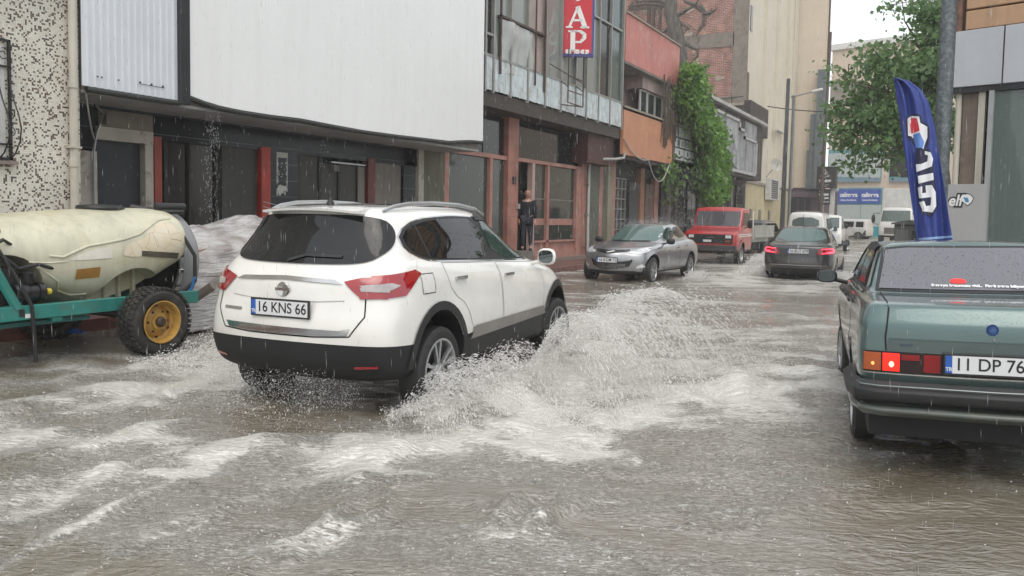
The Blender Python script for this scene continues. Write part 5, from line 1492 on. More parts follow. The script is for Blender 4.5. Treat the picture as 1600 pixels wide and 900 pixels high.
def tyre_prof(r, w, rim):
    h = w / 2
    return [(rim, -h * .75), (rim + .012, -h * .92), ((rim + r) / 2, -h * 1.02), (r - .03, -h * .95), (r - .006, -h * .78), (r, -h * .5), (r, h * .5), (r - .006, h * .78), (r - .03, h * .95), ((rim + r) / 2, h * 1.02), (rim + .012, h * .92), (rim, h * .75)]
M_tyre = mat('tyre_rubber', (.018, .018, .018), .6, var=.3, bump=.3)
M_alloy = mat('alloy', (.42, .43, .44), .3, metal=.7)
M_alloyd = mat('dark_alloy', (.08, .08, .085), .35, metal=.5)
M_hole = mat('seam_black', (.01, .01, .01), .8)
def wheel(par, x, y, z, r, w, rim, style='double', n=5, steer=0, cap=None, mal=None):
    sg = 1 if x > 0 else -1
    t = MB().lathe(tyre_prof(r, w, rim), (0, 0, 0), 'x', 44, closed=True)
    tw_ = t.build('wheel', M_tyre, par, smooth=True, world=False); tw_.location = (x, y, z); tw_.rotation_euler = (0, 0, steer)
    mal = mal or M_alloy
    b = MB(); f = sg * w * .42
    b.cm = 1; b.lathe([(.02, f - sg * .10), (rim + .004, f - sg * .10)], (0, 0, 0), 'x', 32)
    b.lathe([(.09, f - sg * .09), (.13, f - sg * .075)], (0, 0, 0), 'x', 24)
    b.cm = 0
    b.lathe([(rim + .003, -sg * w * .4), (rim + .006, f + sg * .01), (rim - .012, f + sg * .012), (rim - .02, f - sg * .01), (rim - .022, -sg * w * .4)], (0, 0, 0), 'x', 40, closed=True)
    if style == 'steel':
        b.lathe([(.02, f - sg * .02), (.06, f - sg * .02), (.08, f - sg * .035), (rim * .65, f - sg * .02), (rim * .8, f - sg * .045), (rim - .01, f - sg * .05)], (0, 0, 0), 'x', 32)
    else:
        b.lathe([(.001, f), (.035, f), (.055, f - sg * .012), (.06, f - sg * .05)], (0, 0, 0), 'x', 24)
        for k in range(n):
            for dd_ in ((-.16, .16) if style == 'double' else ((0,))):
                a = 2 * PI * k / n + PI / 2 + .2; a1 = a + dd_ * .5; a2 = a + dd_ * 1.25
                p0 = Vector((f - sg * .018, .04 * math.cos(a1), .04 * math.sin(a1))); p1 = Vector((f - sg * .004, (rim - .01) * math.cos(a2), (rim - .01) * math.sin(a2)))
                d = p1 - p0; L_ = d.length; d.normalize(); e = Vector((1, 0, 0)).cross(d).normalized(); nn_ = d.cross(e)
                wd = .013 if style == 'double' else .028
                b.obox((p0 + p1) / 2, d * L_ / 2, e * wd, nn_ * .012)
    rm = b.build('rim', [mal, M_hole], tw_, smooth=True, world=False, sharp=30)
    return tw_

def plate(car, cx, cz, side, text, w=.52, h=.11, off=.012, tilt=0.0, faded=False, lab=None, xs=1.0, frame=True):
    """Turkish style plate, flat, mounted on the body"""
    p, n = car.cast(cx, cz, side)
    ex = Vector((1, 0, 0)) if side == 'B' else Vector((-1, 0, 0))
    fy = Vector((0, -1, 0)) if side == 'B' else Vector((0, 1, 0))
    o = p + fy * (off + .01); ez = Vector((0, 0, 1))
    if tilt: ez = (Matrix.Rotation(tilt, 3, ex) @ ez); 
    nn_ = ex.cross(ez)
    M_ps = mat('plate_white', (.66, .67, .68), .35, var=.04); M_pf = mat('plate_frame', (.02, .02, .02), .4); M_pb = mat('plate_blue', (.02, .10, .42), .4)
    M_pt = mat('plate_black', (.012, .012, .012), .4)
    b = MB(); b.obox(o, ex * (w / 2 + .012), ez * (h / 2 + .014), nn_ * .010); pl = b.build('licence_plate', M_pf, car.root, world=False, bevel=.003)
    f_ = MB().obox(o + nn_ * .0105, ex * w / 2, ez * h / 2, nn_ * .002).build('plate_face', M_ps, pl, world=False)
    MB().obox(o + nn_ * .0115 - ex * (w / 2 - .02), ex * .02, ez * h / 2, nn_ * .0022).build('country_band', M_pb, pl, world=False)
    if not text: return pl
    m_ = frame_mtx(o + nn_ * .0140 - ex * (w / 2 - .02) - ez * h * .28, ex, ez)
    lettering('TR', M_ps, m_, h * .30, pl, bold=.001, extrude=.0006, world=False)
    m_ = frame_mtx(o + nn_ * .0135 + ex * .022, ex, ez)
    me = text_mesh(text, h * 1.0); xs_ = [v.co.x for v in me.vertices]; wd = max(xs_) - min(xs_); bpy.data.meshes.remove(me)
    lettering(text, M_pt, m_, h * 1.0, pl, bold=.0007, extrude=.0008, sx=(w - .085) / wd, world=False, name='plate_number')
    return pl

def mirror(car, x, y, z, sx_=.11, sz_=.09, m=None, face=-1, glassm=None, dy=.08, arm=True):
    m = m or car.paint; sg = 1 if x > 0 else -1
    b = MB(); n = 14; prof = []
    rings_ = []
    for (t, k) in ((0, .80), (.25, 1.0), (.6, .92), (.9, .55), (1.0, .1)):
        rings_.append([(x + sx_ * k * (abs(math.cos(2 * PI * i / n)) ** .7) * (1 if math.cos(2 * PI * i / n) > 0 else -1), y - face * (t * dy * 1.3 - .02) , z + sz_ * k * (abs(math.sin(2 * PI * i / n)) ** .7) * (1 if math.sin(2 * PI * i / n) > 0 else -1)) for i in range(n)])
    base = [p for r_ in rings_ for p in r_]; fs = []
    for k in range(len(rings_) - 1):
        for i in range(n): fs.append((k * n + i, k * n + (i + 1) % n, (k + 1) * n + (i + 1) % n, (k + 1) * n + i))
    fs.append(tuple(range(n))); fs.append(tuple((len(rings_) - 1) * n + i for i in range(n)))
    b.add(base, fs)
    if arm: b.tube([(x - sg * sx_ * .6, y + .02, z - sz_ * .5), (x - sg * (sx_ + .10), y + .04, z - sz_ * 1.0)], .02, 6)
    o = b.build('mirror', m, car.root, smooth=True, world=False)
    g = MB(); g.add([(x + sx_ * .80 * (abs(math.cos(2 * PI * i / n)) ** .7) * (1 if math.cos(2 * PI * i / n) > 0 else -1), y + face * .023, z + sz_ * .78 * (abs(math.sin(2 * PI * i / n)) ** .7) * (1 if math.sin(2 * PI * i / n) > 0 else -1)) for i in range(n)], [tuple(range(n))])
    g.build('mirror_glass', glassm or mat('mirror_glass', (.13, .15, .15), .05, metal=.9), o, world=False)
    return o

def paint_mat(name, col, metal=0.0, rough=.25, flake=0.0, drops=.45, dirt=None):
    if name in MATS: return MATS[name]
    m, nt, b = new_mat(name); N = nt.nodes; L = nt.links
    tc = N.new('ShaderNodeTexCoord')
    n = N.new('ShaderNodeTexNoise'); n.inputs['Scale'].default_value = 2.0; n.inputs['Detail'].default_value = 8; n.inputs['Roughness'].default_value = .7
    L.new(tc.outputs['Object'], n.inputs['Vector'])
    mr = N.new('ShaderNodeMapRange'); mr.inputs[1].default_value = .3; mr.inputs[2].default_value = .7; mr.inputs[3].default_value = .93; mr.inputs[4].default_value = 1.05
    L.new(n.outputs['Fac'], mr.inputs[0]); sv = N.new('ShaderNodeVectorMath'); sv.operation = 'SCALE'; sv.inputs[0].default_value = col; L.new(mr.outputs[0], sv.inputs['Scale'])
    # road film on the lower flanks
    sp = N.new('ShaderNodeSeparateXYZ'); L.new(tc.outputs['Object'], sp.inputs[0])
    zr = N.new('ShaderNodeMapRange'); zr.inputs[1].default_value = .25; zr.inputs[2].default_value = .75; zr.inputs[3].default_value = .65; zr.inputs[4].default_value = 0; L.new(sp.outputs['Z'], zr.inputs[0])
    n4 = N.new('ShaderNodeTexNoise'); n4.inputs['Scale'].default_value = 6; n4.inputs['Detail'].default_value = 8; L.new(tc.outputs['Object'], n4.inputs['Vector'])
    mm = N.new('ShaderNodeMath'); mm.operation = 'MULTIPLY'; L.new(zr.outputs[0], mm.inputs[0]); L.new(n4.outputs['Fac'], mm.inputs[1])
    mx = N.new('ShaderNodeMix'); mx.data_type = 'RGBA'; L.new(mm.outputs[0], mx.inputs[0]); L.new(sv.outputs[0], mx.inputs[6]); mx.inputs[7].default_value = (.20, .17, .13, 1)
    L.new(mx.outputs[2], b.inputs['Base Color'])
    b.inputs['Metallic'].default_value = metal; b.inputs['Roughness'].default_value = rough; b.inputs['Coat Weight'].default_value = 1; b.inputs['Coat Roughness'].default_value = .05
    vo = N.new('ShaderNodeTexVoronoi'); vo.inputs['Scale'].default_value = 70; L.new(tc.outputs['Object'], vo.inputs['Vector'])
    th = N.new('ShaderNodeMapRange'); th.inputs[1].default_value = .1; th.inputs[2].default_value = .32; th.inputs[3].default_value = 1; th.inputs[4].default_value = 0; L.new(vo.outputs['Distance'], th.inputs[0])
    bp = N.new('ShaderNodeBump'); bp.inputs['Strength'].default_value = drops; bp.inputs['Distance'].default_value = .0025; L.new(th.outputs[0], bp.inputs['Height'])
    L.new(bp.outputs[0], b.inputs['Coat Normal'])
    MATS[name] = m; return m

G_tint = glass_mat('privacy_glass', (.006, .007, .008), .02, drops=.3)
G_car = glass_mat('car_glass', (.03, .05, .048), .02, drops=.3)
M_blackpl = mat('black_plastic', (.016, .017, .018), .5, var=.25, scale=5, bump=.15, bscale=120)
M_lens_r = mat('red_lens', (.30, .004, .010), .08, coat=1, var=.12, scale=8)
M_lens_c = mat('clear_lens', (.38, .34, .34), .12, coat=1, var=.25, scale=14)
M_lens_o = mat('orange_lens', (.30, .055, .008), .1, coat=1, emit=(1, .2, .01), emit_s=.06)
M_chr = mat('chrome', (.55, .55, .54), .12, metal=1.0, var=.1)
M_seam = mat('seam_black', (.01, .01, .01), .8)
M_head = mat('headlamp', (.60, .62, .63), .08, coat=1, var=.35, scale=9)

# ------------------------------------------------------------------ white crossover
Wp = paint_mat('white_paint', (.78, .77, .73))
hd = R(5.0)
h_ = Vector((-math.sin(hd), math.cos(hd), 0)); r_ = Vector((math.cos(hd), math.sin(hd), 0))
axle = Vector((-3.72, 5.53, -.07)) - r_ * .90
org = axle - h_ * .86 + Vector((.17, -.25, .085))
rings = [
    dict(z=.22, yr=.32, yf=4.1, w=.70, cr=.25, cf=.3),
    dict(z=[(0, .30), (.8, .24), (3.6, .24), (4.3, .24)], yr=.10, yf=4.26, w=.86, cr=.26, cf=.4, br=.06, bf=.16),
    dict(z=[(0, .40), (4.3, .36)], yr=.03, yf=4.34, w=.895, cr=.26, cf=.42, br=.06, bf=.18),
    dict(z=[(0, .555), (1.2, .50), (3.2, .50), (4.3, .50)], yr=.0, yf=4.37, w=.905, cr=.26, cf=.42, br=.07, bf=.2),
    dict(z=[(0, .70), (4.3, .64)], yr=.0, yf=4.37, w=.903, cr=.27, cf=.45, br=.07, bf=.2),
    dict(z=[(0, .84), (1.2, .82), (3.3, .80), (4.3, .74)], yr=.04, yf=4.34, w=.895, cr=.28, cf=.5, br=.07, bf=.22),
    dict(z=[(0, 1.00), (1.0, .99), (3.3, .95), (3.9, .89), (4.3, .82)], yr=.06, yf=4.24, w=.88, cr=.28, cf=.5, br=.06, bf=.24, tap=[(0, .985), (.25, 1), (1, .96)]),
    dict(z=[(0, 1.135), (1.0, 1.11), (2.2, 1.075), (3.2, 1.03), (3.8, .97), (4.2, .88)], yr=.17, yf=4.08, w=.835, cr=.24, cf=.5, br=.06, bf=.24, tap=[(0, .98), (.3, 1), (1, .93)]),
    dict(z=[(0, 1.17), (1.0, 1.145), (2.2, 1.10), (3.1, 1.09), (3.5, 1.06)], yr=.19, yf=3.32, w=.80, cr=.22, cf=.40, br=.07, bf=.2, tap=[(0, .96), (.3, 1), (1, .94)]),
    dict(z=[(0, 1.36), (1., 1.385), (2.0, 1.38), (2.75, 1.30)], yr=.34, yf=2.80, w=.715, cr=.20, cf=.30, br=.07, bf=.14, tap=[(0, .95), (.4, 1), (1, .94)]),
    dict(z=[(0.3, 1.51), (1.2, 1.545), (1.8, 1.545), (2.4, 1.49)], yr=.36, yf=2.42, w=.63, cr=.18, cf=.25, br=.07, bf=.10, tap=[(0, .93), (.4, 1), (1, .95)]),
    dict(z=[(0.3, 1.545), (1.2, 1.585), (1.8, 1.585), (2.4, 1.53)], yr=.42, yf=2.28, w=.50, cr=.15, cf=.2, br=.06, bf=.08),
]
rowm = [1, 1, 1, 0, 0, 0, 0, 0, 0, 0, 0]
car = Car('white_car', 'white crossover car with roof rails driving through the flood, splashing water', 'car', org, hd, Wp, rings, rowm,
          [(.86, .36, .40), (3.51, .36, .40)], G_tint, crown=.012, creases={3: .7, 6: .35, 10: .1}, botrows='lower_bumper_trim')
C = car
C.gap = mat('soft_gap', (.20, .20, .19), .7)
# rear window, wiper, spoiler
C.patch('rear_window', [(-.68, 1.20), (-.60, 1.135), (-.3, 1.12), (.3, 1.12), (.60, 1.135), (.68, 1.20), (.695, 1.27), (.64, 1.40), (.56, 1.475), (.3, 1.495), (-.3, 1.495), (-.56, 1.475), (-.64, 1.40), (-.695, 1.27)], 'B', G_tint, off=.012, rnd=2, step=.03)
C.line('rear_wiper', [(-.05, 1.135), (.10, 1.18), (.40, 1.175)], 'B', M_blackpl, w=.022, off=.022)
# spoiler
sp_ = []
for i in range(13):
    x = -.45 + .90 * i / 12; q = 1 - (x / .52) ** 2
    sp_.append([(x, .70, 1.55 + .025 * q), (x, .46, 1.535 + .03 * q), (x, .35 - .05 * q, 1.515 + .03 * q), (x, .355 - .05 * q, 1.497 + .03 * q), (x, .5, 1.50)])
b = MB(); n = 5
b.add([p for r in sp_ for p in r], [(i * n + k, (i + 1) * n + k, (i + 1) * n + (k + 1) % n, i * n + (k + 1) % n) for i in range(12) for k in range(n)] + [(0, 1, 2, 3, 4), (60, 64, 63, 62, 61)])
b.build('roof_spoiler', Wp, C.root, smooth=True, world=False, sharp=50)
C.patch('sunroof', [(-.46, 1.05), (.46, 1.05), (.44, 2.05), (-.44, 2.05)], 'T', G_tint, off=.006, rnd=1)
MB().lathe([(.035, 0), (.03, .02), (.008, .06), (.002, .075)], (0, .62, 1.572), 'z', 10).build('antenna', M_blackpl, C.root, smooth=True, world=False)
for sg in (-1, 1):
    pts = [(sg * .545, .55, 1.53), (sg * .555, .68, 1.565), (sg * .565, .90, 1.592), (sg * .57, 1.3, 1.607), (sg * .57, 1.75, 1.60), (sg * .56, 2.1, 1.57), (sg * .55, 2.3, 1.51)]
    MB().tube(pts, [.010, .016, .018, .018, .018, .016, .010], 8).build('roof_rail', mat('satin_alu', (.50, .51, .52), .28, metal=.85), C.root, smooth=True, world=False)
MB().box(-.58, .58, .95, 4.0, .13, .30).build('underbody', C.under, C.root, world=False, bevel=.03)  # dark floor block, added to darken the bright gap under the car
# side glass: one chrome outline, dark panes
sideA = [(.62, 1.235), (.78, 1.17), (1.0, 1.15), (2.02, 1.115), (1.90, 1.47), (1.35, 1.475), (.90, 1.445), (.60, 1.36)]
sideB = [(2.09, 1.112), (2.98, 1.085), (2.72, 1.25), (2.42, 1.40), (2.2, 1.455), (1.97, 1.47)]
whole = [(.55, 1.235), (.76, 1.145), (1.0, 1.128), (2.0, 1.09), (3.12, 1.055), (2.78, 1.25), (2.46, 1.42), (2.2, 1.49), (1.6, 1.508), (1.3, 1.505), (.86, 1.475), (.55, 1.37)]
for sd_ in 'RL':
    C.patch('window_surround', whole, sd_, M_chr, off=.003, rnd=1)
    C.patch('window_surround', [((y - 1.8) * .985 + 1.8, (z - 1.28) * .945 + 1.282) for y, z in whole], sd_, M_blackpl, off=.006, rnd=1)
    C.patch('side_window', sideA, sd_, G_tint, off=.010, rnd=1)
    C.patch('side_window', sideB, sd_, G_car, off=.010, rnd=1)
    C.line('pillar', [(.86, 1.16), (.80, 1.44)], sd_, M_blackpl, w=.02, off=.012)
    C.line('rain_deflector', [(3.0, 1.12), (2.74, 1.27), (2.44, 1.42), (2.2, 1.475), (1.93, 1.485)], sd_, M_blackpl, w=.05, off=.016)
    C.door([(1.00, 1.12), (2.03, 1.08), (2.04, .56), (1.43, .54), (1.36, .68), (1.27, .78), (1.14, .84), (1.05, .92), (1.02, 1.0)], sd_, gw=.006)
    C.door([(2.05, 1.08), (3.02, 1.04), (3.08, .95), (3.09, .8), (3.05, .56), (2.06, .56)], sd_, gw=.006)
    for (y, z) in ((1.22, .985), (2.22, .955)):
        p, n = C.cast(y, z, sd_)
        MB().obox(p + n * .022, Vector((0, .095, 0)), n * .008, Vector((0, -.0, .016))).obox(p + n * .01 + Vector((0, .08, 0)), Vector((0, .012, 0)), n * .012, Vector((0, 0, .014))).obox(p + n * .01 - Vector((0, .08, 0)), Vector((0, .012, 0)), n * .012, Vector((0, 0, .014))).build('door_handle', M_chr, C.root, world=False, bevel=.004)
    # wheel arch lips, sill and its silver insert
    for yc in (.86, 3.51):
        arc = [(yc + .395 * math.cos(a), .36 + .395 * math.sin(a)) for a in np.linspace(PI * 1.02, -.02 * PI, 18)] + [(yc + .465 * math.cos(a), .36 + .465 * math.sin(a)) for a in np.linspace(0, PI, 18)]
        arc = [(y, max(z, .28)) for y, z in arc]
        C.patch('arch_trim', arc, sd_, M_blackpl, off=.012, step=.04)
    C.patch('sill_trim', [(1.27, .30), (3.1, .30), (3.1, .545), (1.42, .515), (1.30, .46)], sd_, M_blackpl, off=.008)
    C.patch('sill_insert', [(1.36, .455), (1.45, .56), (3.04, .585), (3.08, .50)], sd_, mat('silver_trim', (.30, .29, .27), .35, metal=.6), off=.014)
C.patch('fuel_flap', [(.60, .90), (.79, .90), (.80, 1.05), (.61, 1.05)], 'R', Wp, off=.003, rnd=2)
C.line('fuel_flap_gap', [(.60, .90), (.79, .90), (.80, 1.05), (.61, 1.05)], 'R', M_seam, w=.006, off=.004, closed=True)
# tail lights wrap round the corner
for sg, sd_ in ((1, 'R'), (-1, 'L')):
    L1_ = [(sg * .50, 1.005), (sg * .62, .905), (sg * .80, .885), (sg * .80, 1.045), (sg * .62, 1.035)]
    L2_ = [(.13, .885), (.38, .905), (.50, .99), (.62, 1.055), (.56, 1.085), (.28, 1.055), (.13, 1.045)]
    C.patch('tail_light', [L1_, L2_], ['B', sd_], M_lens_r, off=.012, step=.03)
    C.patch('light_insert', [[(sg * .62, .98), (sg * .69, .94), (sg * .80, .935), (sg * .80, .98), (sg * .69, .985)], [(.14, .94), (.25, .945), (.34, .98), (.28, .998), (.14, .985)]], ['B', sd_], M_lens_c, off=.017, step=.03)
C.line('tailgate_gap', [(-.66, 1.03), (-.68, .76), (-.58, .615), (-.3, .60), (.3, .60), (.58, .615), (.68, .76), (.66, 1.03)], 'B', M_seam, w=.010, off=.003)
C.line('crease', [(-.52, .87), (-.3, .855), (.3, .855), (.52, .87)], 'B', mat('crease_shade', (.35, .34, .32), .6), w=.006, off=.003)  # crease drawn as a grey line, its shade painted on
C.patch('boot_chrome', [(-.42, 1.015), (0, 1.03), (.42, 1.015), (.50, .985), (.42, .99), (0, 1.003), (-.42, .99), (-.50, .985)], 'B', M_chr, off=.012, step=.03)
C.patch('chrome_strip', [(-.56, .665), (.50, .655), (.585, .675), (.56, .62), (.2, .607), (-.2, .607), (-.52, .622)], 'B', M_chr, off=.010, step=.03)
p, n = C.cast(0, .935, 'B')
b = MB(); b.lathe([(.030, -.004), (.052, -.010), (.056, -.004), (.054, 0), (.04, 0)], (0, p.y - .008, .935), 'y', 28); b.box(-.066, .066, p.y - .022, p.y - .008, .924, .946); b.build('badge', M_chr, C.root, world=False, smooth=True)
plate(C, .0, .795, 'B', '16 KNS 66', off=.01)
C.line('model_badge', [(-.60, .765), (-.40, .765)], 'B', M_chr, w=.022, off=.006)
for sg in (-1, 1): C.patch('reflector', [(sg * .60, .375), (sg * .76, .385), (sg * .76, .405), (sg * .60, .395)], 'B', M_lens_r, off=.008, step=.03)
mirror(C, .98, 2.92, 1.10, .10, .085, Wp)
mirror(C, -.98, 2.92, 1.10, .10, .085, Wp)
for sg, sd_ in ((1, 'R'), (-1, 'L')): C.patch('headlight', [[(3.72, .80), (4.0, .76), (4.05, .84), (3.75, .90)], [(sg * .45, .70), (sg * .7, .72), (sg * .7, .82), (sg * .42, .76)]], [sd_, 'F'], M_head, off=.008, step=.05)
C.patch('windscreen', [(-.66, 1.12), (.66, 1.12), (.56, 1.45), (-.56, 1.45)], 'F', G_car, off=.006, rnd=1)
C.patch('grille', [(-.35, .55), (.35, .55), (.4, .7), (-.4, .7)], 'F', M_blackpl, off=.006)
for (y, st) in ((.86, 0), (3.51, R(-2))):
    for x in (.80, -.80): wheel(C.root, x, y, .275, .345, .225, .245, 'double', 5, st)

# ------------------------------------------------------------------ old green saloon
Gp = paint_mat('green_paint', (.068, .122, .12), metal=.45, rough=.3, drops=.5)
hd = R(8.5)
h_ = Vector((-math.sin(hd), math.cos(hd), 0)); r_ = Vector((math.cos(hd), math.sin(hd), 0))
org = Vector((.244, 5.30, .11))
rings = [
    dict(z=.24, yr=.25, yf=4.0, w=.62, cr=.2, cf=.2),
    dict(z=.33, yr=.06, yf=4.2, w=.785, cr=.09, cf=.12, br=.05, bf=.05),
    dict(z=.50, yr=.03, yf=4.22, w=.81, cr=.09, cf=.12, br=.05, bf=.05),
    dict(z=.66, yr=.02, yf=4.22, w=.82, cr=.09, cf=.12, br=.05, bf=.05),
    dict(z=[(0, .885), (2, .86), (4.2, .80)], yr=.04, yf=4.18, w=.805, cr=.09, cf=.12, br=.05, bf=.05),
    dict(z=[(0, 1.0), (.9, 1.005), (2.6, .95), (4.1, .85)], yr=.10, yf=4.12, w=.765, cr=.10, cf=.12, br=.05, bf=.05),
    dict(z=[(0, 1.015), (.9, 1.02), (2.8, .97), (4.1, .87)], yr=.16, yf=4.05, w=.72, cr=.09, cf=.1, br=.05, bf=.05),
    dict(z=[(.6, 1.035), (.9, 1.03), (2.9, 1.0)], yr=.70, yf=2.95, w=.715, cr=.10, cf=.1, br=.05, bf=.08),
    dict(z=[(.8, 1.34), (1.2, 1.355), (2.4, 1.34)], yr=1.06, yf=2.36, w=.60, cr=.09, cf=.1, br=.05, bf=.06),
    dict(z=[(.8, 1.375), (1.3, 1.39), (2.4, 1.37)], yr=1.12, yf=2.28, w=.53, cr=.09, cf=.1, br=.05, bf=.06),
]
C = Car('green_car', 'old green metallic saloon with lit brake lights, cut by the right edge', 'car', org, hd, Gp, rings, [1, 0, 0, 0, 0, 0, 0, 0, 0],
        [(.98, .30, .34), (3.40, .30, .34)], G_tint, creases={1: .5, 3: .3, 4: .5, 5: .3, 6: .6, 7: .55, 8: .2}, tilt=R(-1.6), crown=.01)
C.root.scale = (.87, 1, .93)
G_skyfog = glass_mat('fog_and_sky_glass', (.155, .155, .175), .10, drops=.8)  # grey base paints in reflected sky along with the fogging
rw = [(-.625, 1.055), (.625, 1.055), (.55, 1.325), (.4, 1.34), (-.4, 1.34), (-.55, 1.325)]
C.patch('window_seal', [(x * 1.045, 1.19 + (z - 1.19) * 1.12) for x, z in rw], 'B', M_blackpl, off=.004, rnd=0)
C.patch('rear_window', rw, 'B', G_skyfog, off=.009, rnd=0)
# droplets on the glass
rs = random.Random(9); b = MB()
for k in range(520):
    x = rs.uniform(-.6, .6); z = rs.uniform(1.07, 1.33)
    if abs(x) > .62 - (z - 1.055) * .27: continue
    p, n = C.cast(x, z, 'B'); s_ = rs.uniform(.0012, .0036) * (1.6 if rs.random() < .08 else 1)
    e = Vector((1, 0, 0)); f = n.cross(e).normalized(); m_ = 5
    vs = [p + n * .0095 + (e * math.cos(2 * PI * i / m_) + f * math.sin(2 * PI * i / m_) * rs.uniform(1, 1.5)) * s_ for i in range(m_)] + [p + n * (.0095 + s_ * .6)]
    b.add(vs, [(i, (i + 1) % m_, m_) for i in range(m_)])
b.build('raindrops', mat('drop', (.04, .04, .05), .05), C.root, world=False, smooth=True)
# slogan on the glass
p, n = C.cast(-.0, 1.085, 'B'); p1, _ = C.cast(0, 1.12, 'B'); up = (p1 - p).normalized()
p, n = C.cast(-.12, 1.078, 'B')
lettering('Senaryo hazumuzu gitti..  Finali zaten biliyoruz', M_wht2, frame_mtx((-.0, p.y, 1.078) + Vector((0, 0, 0)) + n * .014 if False else Vector((.06, p.y, 1.078)) + n * .016, (1, 0, 0), up), .034, C.root, bold=.0016, extrude=.0005, world=False, sx=1.02)
C.patch('high_brake_light', [(-.135, 1.095), (-.02, 1.095), (-.03, 1.125), (-.125, 1.125)], 'B', mat('lit_red', (.6, .01, .01), .3, emit=(1, .03, .02), emit_s=.8), off=.013, step=.02, rnd=1)
# boot lid: edge line, lock, badge
C.line('boot_gap', [(-.615, .985), (-.64, .80), (-.635, .715)], 'B', M_seam, w=.011, off=.007)
C.line('boot_gap', [(.615, .985), (.64, .80), (.635, .715)], 'B', M_seam, w=.011, off=.003)
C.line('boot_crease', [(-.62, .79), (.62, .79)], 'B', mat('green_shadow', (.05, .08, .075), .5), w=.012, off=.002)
C.line('boot_side_gap', [(-.62, .15), (-.62, .72)], 'T', M_seam, w=.01, off=.003); C.line('boot_side_gap', [(.62, .15), (.62, .72)], 'T', M_seam, w=.01, off=.003)
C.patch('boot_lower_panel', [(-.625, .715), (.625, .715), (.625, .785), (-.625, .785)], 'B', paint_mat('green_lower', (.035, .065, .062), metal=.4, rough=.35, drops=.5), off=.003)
p, n = C.cast(0, .872, 'B')
MB().lathe([(.030, -.003), (.034, -.008), (.036, 0)], (0, p.y - .001, .872), 'y', 24).build('badge', mat('badge_blue', (.015, .05, .20), .3), C.root, world=False, smooth=True)
b = MB(); 
for k in range(6): a = PI * k / 6; b.obox((0, p.y - .011, .872), (.026 * math.cos(a), 0, .026 * math.sin(a)), (0, .0012, 0), (-.0015 * math.sin(a), 0, .0015 * math.cos(a)))
b.build('badge_pattern', mat('badge_line', (.08, .16, .35), .3), C.root, world=False)
p, n = C.cast(0, .812, 'B'); MB().lathe([(.004, -.006), (.009, -.006), (.011, 0)], (.01, p.y, .812), 'y', 14).build('boot_lock', M_chr, C.root, world=False, smooth=True)
C.line('model_badge', [(-.55, .755), (-.47, .755)], 'B', mat('badge_dark', (.03, .05, .08), .3), w=.014, off=.008)
# light bar: dark housing with amber, lit red and dark red chambers
M_lit = mat('lit_brake', (.5, .015, .008), .2, emit=(1, .025, .012), emit_s=.75)
C.patch('light_housing', [(-.775, .575), (.775, .575), (.775, .71), (-.775, .71)], 'B', mat('dark_lens', (.02, .01, .01), .12), off=.008)
def chamber(x0, x1, z0, z1, m, nm, off=.014): return C.patch(nm, [(x0, z0), (x1, z0), (x1, z1), (x0, z1)], 'B', m, off=off, step=.03)
for s in (-1, 1):
    A = lambda a, b_: (min(s * a, s * b_), max(s * a, s * b_))
    x0, x1 = A(.77, .665); chamber(x0, x1, .585, .70, M_lens_o, 'indicator')
    x0, x1 = A(.655, .55); chamber(x0, x1, .585, .70, M_lit, 'brake_light')
    x0, x1 = A(.54, .43); chamber(x0, x1, .66, .695, mat('dim_red', (.22, .01, .01), .15), 'tail_light')
    x0, x1 = A(.405, .305); chamber(x0, x1, .59, .70, mat('dim_red', (.22, .01, .01), .15), 'tail_light')
for (x, s_, m_) in ((-.60, .022, mat('bulb_glow', (1, .3, .2), .3, emit=(1, .38, .28), emit_s=1.7)), (-.715, .013, mat('amber_glow', (1, .4, .1), .3, emit=(1, .35, .08), emit_s=1.0))):
    C.patch('bulb_spot', smooth_poly([(x - s_, .63), (x, .63 - s_ * 1.2), (x + s_, .63), (x, .63 + s_ * 1.2)], 2), 'B', m_, off=.017, step=.02)
C.line('light_trim', [(-.785, .567), (.785, .567)], 'B', M_chr, w=.008, off=.009)
plate(C, -.02, .655, 'B', '11 DP 760', off=.012, xs=1.0)
# bumper
def bumper(z0, z1, zt, ybase, out, wv, m, nm='bumper'):
    b = MB(); prof_ = [(z0, .0), (z0 + .03, out * .8), ((z0 + z1) / 2, out), (z1 - .02, out), (z1, out * .7), (zt, .0)]
    path = [(-wv - .035, ybase + .62), (-wv - .035, ybase + .14), (-wv - .0, ybase + .02), (-wv + .12, ybase - .03), (0, ybase - .055), (wv - .12, ybase - .03), (wv, ybase + .02), (wv + .035, ybase + .14), (wv + .035, ybase + .62)]
    path = [(a, c) for a, c in path]
    V_ = []
    for i, (x, y) in enumerate(path):
        a = path[max(i - 1, 0)]; c = path[min(i + 1, len(path) - 1)]; d = Vector((c[0] - a[0], c[1] - a[1])).normalized(); nn_ = Vector((d.y, -d.x))
        for (z, o) in prof_: V_.append((x + nn_.x * (o - .02), y + nn_.y * (o - .02), z))
    k = len(prof_)
    F_ = [(i * k + j, (i + 1) * k + j, (i + 1) * k + (j + 1) % k, i * k + (j + 1) % k) for i in range(len(path) - 1) for j in range(k)]
    o_ = b.add(V_, F_ + [tuple(range(k)), tuple((len(path) - 1) * k + j for j in range(k))]).build(nm, m, C.root, smooth=True, world=False, sharp=35); 
    md = o_.modifiers.new('b', 'BEVEL'); md.width = .006; md.segments = 2; md.limit_method = 'ANGLE'
    return o_
bumper(.38, .49, .53, .02, .07, .80, M_blackpl)
bumper(.295, .37, .38, .03, .055, .785, paint_mat('green_lower', (.06, .105, .095), metal=.4, rough=.35), 'bumper_apron')
